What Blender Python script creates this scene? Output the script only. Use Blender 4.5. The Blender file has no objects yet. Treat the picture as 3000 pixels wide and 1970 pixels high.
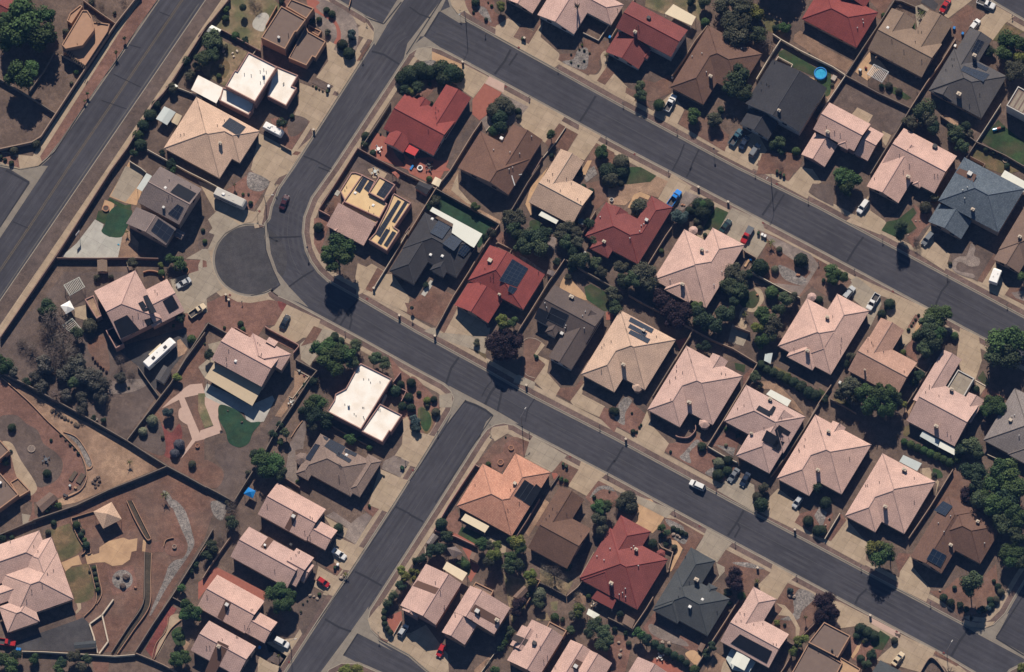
import bpy, bmesh, math, random
from mathutils import Vector, Matrix, noise
R = math.radians
random.seed(7)
scene = bpy.context.scene
col = bpy.data.collections.new('place'); scene.collection.children.link(col)

# ------------------------------------------------------------------ camera
D = 2400.0
CS = Vector((0.050, -0.338, 0.0)); CS.z = math.sqrt(1 - CS.x**2 - CS.y**2)
CAMP = CS * D
F = -CS.normalized()
RT = (Vector((1, 0, 0)) - F * F.x).normalized()
UP = RT.cross(F)
cd = bpy.data.cameras.new('camera'); cam = bpy.data.objects.new('camera', cd)
scene.collection.objects.link(cam)
M = Matrix((RT, UP, -F)).transposed().to_4x4(); M.translation = CAMP
cam.matrix_world = M
cd.sensor_width = 36; cd.sensor_fit = 'HORIZONTAL'; cd.lens = 36 * D / 300.0
cd.clip_start = 100; cd.clip_end = 20000
scene.camera = cam

def unp(px, py, z=0.0):
    """photo pixel (3000 wide) -> point of the place at height z"""
    d = F * D + RT * ((px - 1500) / 10.0) + UP * ((985 - py) / 10.0)
    t = (z - CAMP.z) / d.z
    return CAMP + d * t
def proj(p):
    v = Vector(p) - CAMP; k = D / v.dot(F)
    return 1500 + v.dot(RT) * k * 10, 985 - v.dot(UP) * k * 10
ZS = 3.1265
def T(t, x, y):
    if t == 'P': return (x, y)
    return (600 * int(t[0]) + x / ZS, (0, 490, 980, 1470)[int(t[1])] + y / ZS)
def W(t, x, y, z=0.0):
    px, py = T(t, x, y); return unp(px, py, z)

# ------------------------------------------------------------------ light
_b = W('22', 1030, 835); _s = W('22', 1050, 1125)
sh = (_s - _b); SAZ = math.atan2(sh.y, sh.x)       # direction shadows fall
ELEV = R(38.5)
sl = bpy.data.lights.new('sun', 'SUN'); so = bpy.data.objects.new('sun', sl); scene.collection.objects.link(so)
sl.energy = 5.0; sl.angle = R(0.5); sl.color = (1.0, 0.905, 0.795)
sdir = Vector((math.cos(SAZ) * math.cos(ELEV), math.sin(SAZ) * math.cos(ELEV), -math.sin(ELEV)))
so.rotation_euler = sdir.to_track_quat('-Z', 'Y').to_euler(); so.location = (0, 0, 200)
w = bpy.data.worlds.new('World'); scene.world = w; w.use_nodes = True
nt = w.node_tree; bg = nt.nodes['Background']
sky = nt.nodes.new('ShaderNodeTexSky'); sky.sky_type = 'NISHITA'; sky.sun_disc = False
sky.sun_elevation = ELEV
to_sun = -sdir
sky.sun_rotation = math.atan2(to_sun.x, to_sun.y)
sky.altitude = 1600; sky.air_density = 1.0; sky.dust_density = 0.1; sky.ozone_density = 3.0
nt.links.new(sky.outputs[0], bg.inputs[0]); bg.inputs[1].default_value = 0.05
scene.view_settings.view_transform = 'Standard'; scene.view_settings.look = 'None'
scene.view_settings.exposure = 0.38; scene.view_settings.gamma = 1.0
scene.cycles.max_bounces = 4; scene.cycles.diffuse_bounces = 1

# street direction of the estate (world)
_a = W('20', 500, 550); _c = W('41', 1500, 1545)
SA = math.degrees(math.atan2((_c - _a).y, (_c - _a).x))     # about -30

# ------------------------------------------------------------------ materials
def srgb(c):
    return tuple(((v / 255) / 12.92 if v / 255 <= .04045 else ((v / 255 + .055) / 1.055) ** 2.4) for v in c)
def mat(name, c1, c2=None, scale=1.0, rough=.9, bump=0.0, c3=None, s3=.05, metal=0, spec=.3, detail=6, dist=.05):
    m = bpy.data.materials.new(name); m.use_nodes = True; n = m.node_tree.nodes; l = m.node_tree.links
    b = n['Principled BSDF']; b.inputs['Roughness'].default_value = rough; b.inputs['Metallic'].default_value = metal
    b.inputs['Specular IOR Level'].default_value = spec
    if c2 is None:
        b.inputs['Base Color'].default_value = (*c1, 1); return m
    tc = n.new('ShaderNodeTexCoord'); no = n.new('ShaderNodeTexNoise'); no.inputs['Scale'].default_value = scale
    no.inputs['Detail'].default_value = detail; no.inputs['Roughness'].default_value = .65
    l.new(tc.outputs['Object'], no.inputs['Vector'])
    cr = n.new('ShaderNodeValToRGB'); cr.color_ramp.elements[0].position = .33; cr.color_ramp.elements[1].position = .67
    cr.color_ramp.elements[0].color = (*c1, 1); cr.color_ramp.elements[1].color = (*c2, 1)
    l.new(no.outputs['Fac'], cr.inputs[0]); out = cr.outputs[0]
    if c3:
        n3 = n.new('ShaderNodeTexNoise'); n3.inputs['Scale'].default_value = s3; n3.inputs['Detail'].default_value = 4
        l.new(tc.outputs['Object'], n3.inputs['Vector'])
        r3 = n.new('ShaderNodeValToRGB'); r3.color_ramp.elements[0].position = .42; r3.color_ramp.elements[1].position = .62
        l.new(n3.outputs['Fac'], r3.inputs[0])
        mx = n.new('ShaderNodeMixRGB'); l.new(r3.outputs[0], mx.inputs[0]); l.new(out, mx.inputs[1]); mx.inputs[2].default_value = (*c3, 1)
        out = mx.outputs[0]
    if bump >= .15:      # coarse drifts and fine speckle of loose ground
        for sc, lo, hi, p0, p1 in ((.11, .80, 1.16, .35, .66), (.55, .86, 1.12, .38, .62), (5.5, .72, 1.30, .36, .64)):
            q = n.new('ShaderNodeTexNoise'); q.inputs['Scale'].default_value = sc; q.inputs['Detail'].default_value = 5; q.inputs['Distortion'].default_value = .6; l.new(tc.outputs['Object'], q.inputs['Vector'])
            qr = n.new('ShaderNodeMapRange'); qr.inputs[1].default_value = p0; qr.inputs[2].default_value = p1; qr.inputs[3].default_value = lo; qr.inputs[4].default_value = hi; l.new(q.outputs['Fac'], qr.inputs[0])
            mx = n.new('ShaderNodeMixRGB'); mx.blend_type = 'MULTIPLY'; mx.inputs[0].default_value = 1; l.new(out, mx.inputs[1]); l.new(qr.outputs[0], mx.inputs[2]); out = mx.outputs[0]
    l.new(out, b.inputs['Base Color'])
    if bump:
        bp = n.new('ShaderNodeBump'); bp.inputs['Strength'].default_value = bump; bp.inputs['Distance'].default_value = dist
        l.new(no.outputs['Fac'], bp.inputs['Height']); l.new(bp.outputs[0], b.inputs['Normal'])
    return m
def rot_coord(n, l, ang):
    tc = n.new('ShaderNodeTexCoord'); mp = n.new('ShaderNodeMapping'); mp.inputs['Rotation'].default_value[2] = -R(ang)
    l.new(tc.outputs['Object'], mp.inputs['Vector']); return mp.outputs[0]
def slab_mat(name, c1, c2, sx=3.0, sy=3.0, mortar=.03, cm=None, ang=None):
    """concrete cast in slabs: mottled, each slab a slightly different tone, thin joints"""
    m = bpy.data.materials.new(name); m.use_nodes = True; n = m.node_tree.nodes; l = m.node_tree.links
    b = n['Principled BSDF']; b.inputs['Roughness'].default_value = .9; b.inputs['Specular IOR Level'].default_value = .25
    v = rot_coord(n, l, SA if ang is None else ang)
    br = n.new('ShaderNodeTexBrick'); br.offset = 0; br.inputs['Scale'].default_value = 1
    br.inputs['Brick Width'].default_value = sx; br.inputs['Row Height'].default_value = sy
    br.inputs['Mortar Size'].default_value = mortar; br.inputs['Mortar Smooth'].default_value = .3
    br.inputs['Color1'].default_value = (*c1, 1); br.inputs['Color2'].default_value = (*c2, 1)
    cm = cm or tuple(x * .55 for x in c1); br.inputs['Mortar'].default_value = (*cm, 1)
    l.new(v, br.inputs['Vector'])
    no = n.new('ShaderNodeTexNoise'); no.inputs['Scale'].default_value = .35; no.inputs['Detail'].default_value = 8; no.inputs['Roughness'].default_value = .7
    l.new(v, no.inputs['Vector'])
    r = n.new('ShaderNodeValToRGB'); r.color_ramp.elements[0].position = .3; r.color_ramp.elements[1].position = .7
    r.color_ramp.elements[0].color = (.78, .76, .75, 1); r.color_ramp.elements[1].color = (1.12, 1.12, 1.1, 1)
    l.new(no.outputs['Fac'], r.inputs[0])
    mx = n.new('ShaderNodeMixRGB'); mx.blend_type = 'MULTIPLY'; mx.inputs[0].default_value = 1
    l.new(br.outputs['Color'], mx.inputs[1]); l.new(r.outputs[0], mx.inputs[2]); l.new(mx.outputs[0], b.inputs['Base Color'])
    return m
def road_mat(name, c1, c2, ang):
    """asphalt: streaks along the lanes, mottling, darker oiled and patched areas"""
    m = bpy.data.materials.new(name); m.use_nodes = True; n = m.node_tree.nodes; l = m.node_tree.links
    b = n['Principled BSDF']; b.inputs['Roughness'].default_value = .88; b.inputs['Specular IOR Level'].default_value = .25
    v = rot_coord(n, l, ang); mp = n.new('ShaderNodeMapping'); mp.inputs['Scale'].default_value = (.035, .9, 1); l.new(v, mp.inputs['Vector']); out = None
    for vec, sc, lo, hi, p0, p1 in ((mp.outputs[0], 1, .84, 1.2, .32, .68), (mp.outputs[0], 3.2, .9, 1.1, .35, .65), (v, .07, .86, 1.14, .35, .65), (v, .5, .92, 1.08, .35, .65), (v, 5, .85, 1.15, .35, .65)):
        q = n.new('ShaderNodeTexNoise'); q.inputs['Scale'].default_value = sc; q.inputs['Detail'].default_value = 5; l.new(vec, q.inputs['Vector'])
        qr = n.new('ShaderNodeMapRange'); qr.inputs[1].default_value = p0; qr.inputs[2].default_value = p1; qr.inputs[3].default_value = lo; qr.inputs[4].default_value = hi; l.new(q.outputs['Fac'], qr.inputs[0])
        if out is None: out = qr.outputs[0]
        else:
            k = n.new('ShaderNodeMath'); k.operation = 'MULTIPLY'; l.new(out, k.inputs[0]); l.new(qr.outputs[0], k.inputs[1]); out = k.outputs[0]
    mx = n.new('ShaderNodeMixRGB'); mx.blend_type = 'MULTIPLY'; mx.inputs[0].default_value = 1; mx.inputs[1].default_value = (*[(a + c) / 2 for a, c in zip(c1, c2)], 1); l.new(out, mx.inputs[2]); l.new(mx.outputs[0], b.inputs['Base Color'])
    return m
def roof_mat(name, c1, c2, row=.36, colw=.0, contrast=.62, bump=.5, rough=.85, noise_s=2.5):
    """rows of tile or shingle from the UV map (u along the eave, v up the slope, metres)"""
    m = bpy.data.materials.new(name); m.use_nodes = True; n = m.node_tree.nodes; l = m.node_tree.links
    b = n['Principled BSDF']; b.inputs['Roughness'].default_value = rough; b.inputs['Specular IOR Level'].default_value = .25
    uv = n.new('ShaderNodeUVMap'); uv.uv_map = 'rows'
    br = n.new('ShaderNodeTexBrick'); br.offset = .5; br.inputs['Scale'].default_value = 1
    br.inputs['Brick Width'].default_value = colw or .9; br.inputs['Row Height'].default_value = row
    br.inputs['Mortar Size'].default_value = row * .14; br.inputs['Mortar Smooth'].default_value = .6
    br.inputs['Bias'].default_value = 0
    br.inputs['Color1'].default_value = (*c1, 1); br.inputs['Color2'].default_value = (*c2, 1)
    br.inputs['Mortar'].default_value = (*[x * contrast for x in c1], 1)
    l.new(uv.outputs[0], br.inputs['Vector'])
    no = n.new('ShaderNodeTexNoise'); no.inputs['Scale'].default_value = noise_s; no.inputs['Detail'].default_value = 6
    l.new(uv.outputs[0], no.inputs['Vector'])
    r = n.new('ShaderNodeValToRGB'); r.color_ramp.elements[0].position = .3; r.color_ramp.elements[1].position = .7
    r.color_ramp.elements[0].color = (.8, .79, .78, 1); r.color_ramp.elements[1].color = (1.1, 1.09, 1.08, 1)
    l.new(no.outputs['Fac'], r.inputs[0])
    n2 = n.new('ShaderNodeTexNoise'); n2.inputs['Scale'].default_value = .22; n2.inputs['Detail'].default_value = 3
    l.new(uv.outputs[0], n2.inputs['Vector'])
    r2 = n.new('ShaderNodeValToRGB'); r2.color_ramp.elements[0].position = .3; r2.color_ramp.elements[1].position = .75
    r2.color_ramp.elements[0].color = (.80, .80, .81, 1); r2.color_ramp.elements[1].color = (1.07, 1.06, 1.05, 1)
    oi = n.new('ShaderNodeObjectInfo'); r4 = n.new('ShaderNodeValToRGB'); r4.color_ramp.elements[0].color = (.90, .91, .93, 1); r4.color_ramp.elements[1].color = (1.06, 1.03, 1.0, 1); l.new(oi.outputs['Random'], r4.inputs[0])
    mx4 = n.new('ShaderNodeMixRGB'); mx4.blend_type = 'MULTIPLY'; mx4.inputs[0].default_value = 1; l.new(r4.outputs[0], mx4.inputs[2])
    l.new(n2.outputs['Fac'], r2.inputs[0])
    mx = n.new('ShaderNodeMixRGB'); mx.blend_type = 'MULTIPLY'; mx.inputs[0].default_value = 1
    mx2 = n.new('ShaderNodeMixRGB'); mx2.blend_type = 'MULTIPLY'; mx2.inputs[0].default_value = 1
    l.new(br.outputs['Color'], mx.inputs[1]); l.new(r.outputs[0], mx.inputs[2])
    l.new(mx.outputs[0], mx2.inputs[1]); l.new(r2.outputs[0], mx2.inputs[2]); l.new(mx2.outputs[0], mx4.inputs[1]); l.new(mx4.outputs[0], b.inputs['Base Color'])
    bp = n.new('ShaderNodeBump'); bp.inputs['Strength'].default_value = bump; bp.inputs['Distance'].default_value = .04
    inv = n.new('ShaderNodeMath'); inv.operation = 'SUBTRACT'; inv.inputs[0].default_value = 1
    l.new(br.outputs['Fac'], inv.inputs[1]); l.new(inv.outputs[0], bp.inputs['Height']); l.new(bp.outputs[0], b.inputs['Normal'])
    return m
def leaf_mat(name, c1, c2):
    m = bpy.data.materials.new(name); m.use_nodes = True; n = m.node_tree.nodes; l = m.node_tree.links
    b = n['Principled BSDF']; b.inputs['Roughness'].default_value = .75; b.inputs['Specular IOR Level'].default_value = .2
    tc = n.new('ShaderNodeTexCoord'); no = n.new('ShaderNodeTexNoise'); no.inputs['Scale'].default_value = 3.0; no.inputs['Detail'].default_value = 4
    l.new(tc.outputs['Object'], no.inputs['Vector'])
    g = n.new('ShaderNodeNewGeometry')
    ad = n.new('ShaderNodeMath'); ad.operation = 'ADD'
    ml = n.new('ShaderNodeMath'); ml.operation = 'MULTIPLY'; ml.inputs[1].default_value = .35
    l.new(g.outputs['Random Per Island'], ml.inputs[0]); l.new(no.outputs['Fac'], ad.inputs[0]); l.new(ml.outputs[0], ad.inputs[1])
    cr = n.new('ShaderNodeValToRGB'); cr.color_ramp.elements[0].position = .45; cr.color_ramp.elements[1].position = .9
    cr.color_ramp.elements[0].color = (*c1, 1); cr.color_ramp.elements[1].color = (*c2, 1)
    l.new(ad.outputs[0], cr.inputs[0])
    oi = n.new('ShaderNodeObjectInfo'); hs = n.new('ShaderNodeHueSaturation'); mr = n.new('ShaderNodeMapRange'); mr.inputs[3].default_value = .7; mr.inputs[4].default_value = 1.4
    m2 = n.new('ShaderNodeMath'); m2.operation = 'MULTIPLY_ADD'; m2.inputs[1].default_value = .05; m2.inputs[2].default_value = .465
    m3 = n.new('ShaderNodeMath'); m3.operation = 'MULTIPLY'; m3.inputs[1].default_value = 7.3; m4 = n.new('ShaderNodeMath'); m4.operation = 'FRACT'
    l.new(oi.outputs['Random'], mr.inputs[0]); l.new(oi.outputs['Random'], m3.inputs[0]); l.new(m3.outputs[0], m4.inputs[0]); l.new(m4.outputs[0], m2.inputs[0])
    l.new(mr.outputs[0], hs.inputs['Value']); l.new(m2.outputs[0], hs.inputs['Hue']); hs.inputs['Saturation'].default_value = .9; l.new(cr.outputs[0], hs.inputs['Color']); l.new(hs.outputs[0], b.inputs['Base Color'])
    return m
MT = {}
def defm():
    m = MT
    # ground
    m['ground'] = mat('ground_gravel', (.10, .068, .052), (.145, .10, .076), .9, .95, .3, c3=(.10, .07, .055), s3=.04)
    for k, a_ in (('asphalt', SA), ('asphaltc', SA - 93), ('asphalta', 57.5)): m[k] = road_mat(k, (.038, .0365, .0425), (.052, .050, .058), a_)
    m['asphalt2'] = mat('old_asphalt', (.046, .043, .045), (.060, .054, .056), 2.5, .88, .15, c3=(.050, .047, .049), s3=.12)
    m['track'] = mat('wheel_worn_asphalt', (.048, .046, .052), (.060, .057, .064), 1.2, .88, .1, c3=(.037, .035, .041), s3=.15)
    m['seam'] = mat('pale_paving_seam', (.085, .08, .08), (.06, .057, .06), 1.0, .88)
    m['tar'] = mat('tar_seam', (.014, .014, .018), (.021, .021, .026), 4, .8)  # black of the sealed cracks, also of the shade line painted along one kerb
    m['yellow'] = mat('worn_yellow_paint', (.125, .092, .055), (.08, .068, .055), 1.2, .8)
    m['wline'] = mat('worn_white_paint', (.10, .095, .088), (.075, .07, .068), 2, .8)
    m['redb'] = mat('bright_red_cover', (.42, .03, .03), (.46, .035, .035), 1, .6)
    m['cc'] = slab_mat('tan_concrete', (.325, .25, .175), (.37, .285, .205))
    m['cg'] = slab_mat('grey_concrete', (.27, .228, .178), (.31, .262, .205))
    m['cw'] = slab_mat('pale_concrete', (.37, .36, .32), (.41, .39, .35), 5, 5)
    m['co'] = slab_mat('orange_concrete', (.42, .27, .16), (.45, .29, .17), 6, 6)
    m['walk'] = slab_mat('sidewalk_concrete', (.32, .25, .18), (.35, .272, .198), 1.6, 1.6, .02)
    m['gutt'] = slab_mat('gutter_concrete', (.20, .175, .145), (.225, .195, .16), 3, 3, .02)
    m['kerb'] = mat('kerb_concrete', (.27, .235, .185), (.32, .275, .22), 1.5, .9)
    m['gb'] = mat('brown_gravel', (.118, .060, .042), (.162, .088, .062), 1.6, .95, .4, c3=(.145, .088, .066), s3=.1)
    m['gd'] = mat('dull_brown_gravel', (.082, .058, .047), (.12, .086, .07), 1.8, .95, .4, c3=(.105, .078, .067), s3=.09)
    m['gr'] = mat('grey_gravel', (.17, .135, .115), (.25, .20, .17), 2.2, .95, .5, c3=(.16, .125, .11), s3=.12)
    m['gp'] = mat('reddish_gravel', (.145, .075, .055), (.19, .102, .078), 1.8, .95, .4)
    m['gs'] = mat('verge_gravel', (.115, .074, .060), (.15, .10, .084), 1.8, .95, .4, c3=(.125, .085, .072), s3=.1)
    m['rd'] = mat('red_gravel', (.14, .04, .035), (.19, .06, .05), 1.8, .95, .4)
    m['dt'] = mat('bare_dirt', (.27, .17, .11), (.34, .225, .15), .6, .95, .4, c3=(.20, .125, .085), s3=.06)
    m['dd'] = mat('scrubby_dirt', (.16, .125, .07), (.27, .185, .12), 1.2, .95, .5, c3=(.095, .095, .045), s3=.15)
    m['gn'] = mat('green_lawn', (.020, .042, .014), (.034, .062, .021), 2.2, .95, .4, c3=(.05, .05, .024), s3=.2)
    m['ga'] = mat('artificial_turf', (.014, .042, .022), (.020, .054, .027), 1.5, .95, .2, c3=(.024, .048, .022), s3=.3)
    m['gy'] = mat('dry_lawn', (.12, .085, .044), (.18, .118, .064), .9, .95, .4, c3=(.085, .078, .035), s3=.2)
    m['pv'] = mat('red_paving', (.25, .085, .06), (.29, .105, .075), 1.2, .9)
    m['pk'] = mat('pink_paving', (.42, .29, .235), (.47, .33, .265), .8, .9)
    m['dk'] = mat('dark_soil', (.045, .036, .026), (.07, .055, .04), 2, .95, .3)
    m['rk'] = mat('river_rock', (.09, .08, .075), (.27, .235, .21), 2.2, .9, .8, detail=3)
    # roofs
    m['pink'] = roof_mat('pink_concrete_tile', (.57, .385, .33), (.63, .43, .37))
    m['pinkb'] = roof_mat('pale_pink_concrete_tile', (.60, .41, .35), (.66, .455, .39))
    m['peach'] = roof_mat('peach_concrete_tile', (.60, .43, .325), (.66, .475, .36))
    m['sand'] = roof_mat('sand_concrete_tile', (.58, .41, .30), (.63, .45, .335))
    m['salmon'] = roof_mat('salmon_clay_tile', (.56, .27, .18), (.70, .37, .255), .4, .5, .6, noise_s=5)
    m['rose'] = roof_mat('rose_brown_tile', (.48, .29, .215), (.60, .37, .28), .38, .5, .62, noise_s=4)
    m['grtile'] = roof_mat('grey_brown_tile', (.25, .188, .160), (.30, .225, .19), .36, .45, .5)
    m['mauve'] = roof_mat('mauve_grey_tile', (.20, .162, .152), (.235, .188, .175))
    m['redt'] = roof_mat('red_tile', (.225, .066, .060), (.25, .076, .068), .4, .8, .6)
    m['redm'] = roof_mat('red_metal_roof', (.245, .06, .054), (.27, .068, .06), .4, 3, .7)
    m['brown'] = roof_mat('brown_shingle', (.155, .086, .062), (.185, .106, .076), .3, .6, .85, .2)
    m['brownd'] = roof_mat('dark_brown_shingle', (.135, .078, .056), (.16, .094, .068), .3, .6, .85, .2)
    m['char'] = roof_mat('charcoal_shingle', (.040, .040, .046), (.052, .052, .058), .3, .6, .85, .2)
    m['slate'] = roof_mat('slate_grey_shingle', (.060, .068, .073), (.072, .08, .086), .3, .6, .85, .2)
    m['greyr'] = roof_mat('grey_shingle', (.088, .085, .088), (.105, .10, .102), .3, .6, .85, .2)
    m['gbr'] = roof_mat('grey_brown_shingle', (.11, .085, .076), (.13, .10, .088), .3, .6, .85, .2)
    m['blueg'] = roof_mat('blue_grey_tile', (.105, .135, .165), (.16, .195, .23), .36, .6, .55)
    m['tanr'] = roof_mat('tan_shingle', (.235, .17, .125), (.26, .19, .14), .3, .6, .85, .2)
    m['taupe'] = roof_mat('taupe_shingle', (.20, .135, .105), (.225, .155, .12), .3, .6, .85, .2)
    m['gtile'] = roof_mat('grey_concrete_tile', (.26, .225, .21), (.32, .28, .26), .36, .6, .55)
    m['white'] = mat('white_roof_coating', (.78, .73, .65), (.84, .79, .71), .35, .6, c3=(.73, .65, .55), s3=.28)
    m['cream'] = mat('cream_roof_coating', (.60, .42, .215), (.66, .465, .245), .4, .7, c3=(.56, .38, .20), s3=.3)
    m['bflat'] = mat('brown_roll_roofing', (.15, .105, .085), (.175, .125, .10), .8, .9)
    m['adobe'] = mat('adobe_stucco', (.33, .195, .125), (.38, .225, .145), .6, .9)
    m['stucco'] = mat('tan_stucco', (.36, .255, .19), (.40, .285, .21), .8, .9)
    m['stpink'] = mat('pink_stucco', (.32, .185, .155), (.36, .21, .175), .8, .9)
    m['stwhite'] = mat('white_stucco', (.45, .42, .38), (.50, .47, .42), .8, .9)
    m['blockw'] = mat('tan_block', (.27, .19, .14), (.31, .22, .165), 1.5, .9)
    m['blockp'] = mat('rose_block', (.20, .13, .105), (.24, .155, .125), 1.5, .9)
    m['blockd'] = mat('grey_brown_block', (.16, .125, .10), (.19, .15, .12), 1.5, .9)
    m['blockc'] = mat('cream_block', (.48, .40, .31), (.54, .45, .35), 1.5, .9)
    m['patw'] = mat('white_metal_cover', (.62, .62, .54), (.66, .66, .58), .4, .5)
    m['patg'] = mat('pale_glass_cover', (.42, .46, .44), (.47, .50, .48), .6, .4)
    m['patc'] = mat('cream_metal_cover', (.60, .50, .35), (.65, .54, .38), .4, .6)
    m['patt'] = mat('tan_metal_cover', (.42, .33, .22), (.46, .36, .24), .4, .6)
    m['panel'] = mat('solar_cell', (.012, .016, .028), (.015, .021, .036), .8, .55, spec=.12)
    m['panelb'] = mat('black_heating_mat', (.008, .010, .015), (.012, .014, .02), .6, .7, spec=.1)
    m['paneld'] = mat('blue_solar_cell', (.008, .017, .036), (.012, .024, .048), .8, .5, spec=.15)
    m['frame'] = mat('panel_frame', (.09, .10, .115), None, rough=.5)
    m['metal'] = mat('galvanised_metal', (.50, .48, .45), (.58, .56, .52), 3, .4)
    m['dmetal'] = mat('dark_pipe', (.05, .045, .045), None, rough=.5)
    m['pole'] = mat('street_lamp_steel', (.20, .19, .18), None, rough=.5)
    m['glass'] = mat('window_glass', (.015, .02, .03), None, rough=.15, spec=.6)
    m['wood'] = mat('weathered_wood', (.30, .25, .20), (.42, .36, .30), 3, .9)
    m['whitep'] = mat('white_paint', (.74, .72, .68), (.80, .78, .74), 2, .4)
    m['black'] = mat('black_rubber', (.015, .015, .016), None, rough=.7)
    m['blue'] = mat('blue_plastic', (.01, .16, .45), (.015, .19, .5), 1, .4)
    m['water'] = mat('pool_water', (.02, .24, .42), (.06, .40, .62), 1.8, .1, spec=.6)  # the lighter flecks are glints painted into the water colour
    m['boulder'] = mat('boulder_stone', (.20, .15, .12), (.36, .28, .22), 2, .9)
    m['bark'] = mat('tree_bark', (.08, .058, .042), (.12, .09, .065), 5, .95)
    m['terra'] = mat('terracotta', (.30, .15, .09), (.36, .19, .12), 3, .9)
    for k, nm, a, b in (('g', 'fresh_green_leaves', (.020, .046, .013), (.054, .105, .024)),
                        ('d', 'dark_green_leaves', (.013, .028, .015), (.030, .056, .024)),
                        ('o', 'olive_leaves', (.036, .040, .024), (.074, .074, .042)),
                        ('b', 'yellow_green_leaves', (.06, .085, .014), (.15, .17, .026)),
                        ('m', 'muted_green_leaves', (.03, .05, .022), (.06, .088, .036)),
                        ('k', 'grey_olive_scrub', (.045, .045, .034), (.095, .09, .07)),
                        ('p', 'purple_leaves', (.015, .008, .011), (.03, .014, .018)),
                        ('y', 'grey_brown_twigs', (.07, .055, .045), (.13, .10, .082)),
                        ('c', 'blue_green_needles', (.03, .055, .055), (.06, .095, .095)),
                        ('v', 'grey_violet_leaves', (.055, .055, .07), (.10, .095, .11)),
                        ('l', 'pale_sage_leaves', (.10, .12, .065), (.19, .20, .12)),
                        ('s', 'clipped_dark_leaves', (.013, .026, .012), (.028, .048, .018))):
        m['L' + k] = leaf_mat(nm, a, b)
defm()

# ------------------------------------------------------------------ helpers
def link(o, parent=None):
    col.objects.link(o)
    if parent is not None: o.parent = parent
    return o
def obj(name, verts, faces, m, parent=None, loc=None, uvs=None, smooth=False, mats=None, fm=None):
    me = bpy.data.meshes.new(name); me.from_pydata([tuple(v) for v in verts], [], faces)
    if uvs:
        ul = me.uv_layers.new(name='rows')
        k = 0
        for p, u in zip(me.polygons, uvs):
            for li, uv in zip(p.loop_indices, u): ul.data[li].uv = uv
    if mats:
        for x in mats: me.materials.append(MT[x] if isinstance(x, str) else x)
        for p, i in zip(me.polygons, fm): p.material_index = i
    else: me.materials.append(MT[m] if isinstance(m, str) else m)
    if smooth:
        for p in me.polygons: p.use_smooth = True
    me.update()
    o = bpy.data.objects.new(name, me); link(o, parent)
    if loc is not None: o.location = loc
    return o
ITEMS = []
def tag(o, look, cat, group=None, label=None):
    """look: words for the automatic label (finished at the end with what it stands beside)"""
    o['category'] = cat
    if group: o['group'] = group
    if label: o['label'] = label
    ITEMS.append((o, look, label))
    return o
def thing(name, loc, rot=0.0):
    o = bpy.data.objects.new(name, None); o.empty_display_size = .5; link(o)
    o.location = loc; o.rotation_euler = (0, 0, rot); return o
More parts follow.
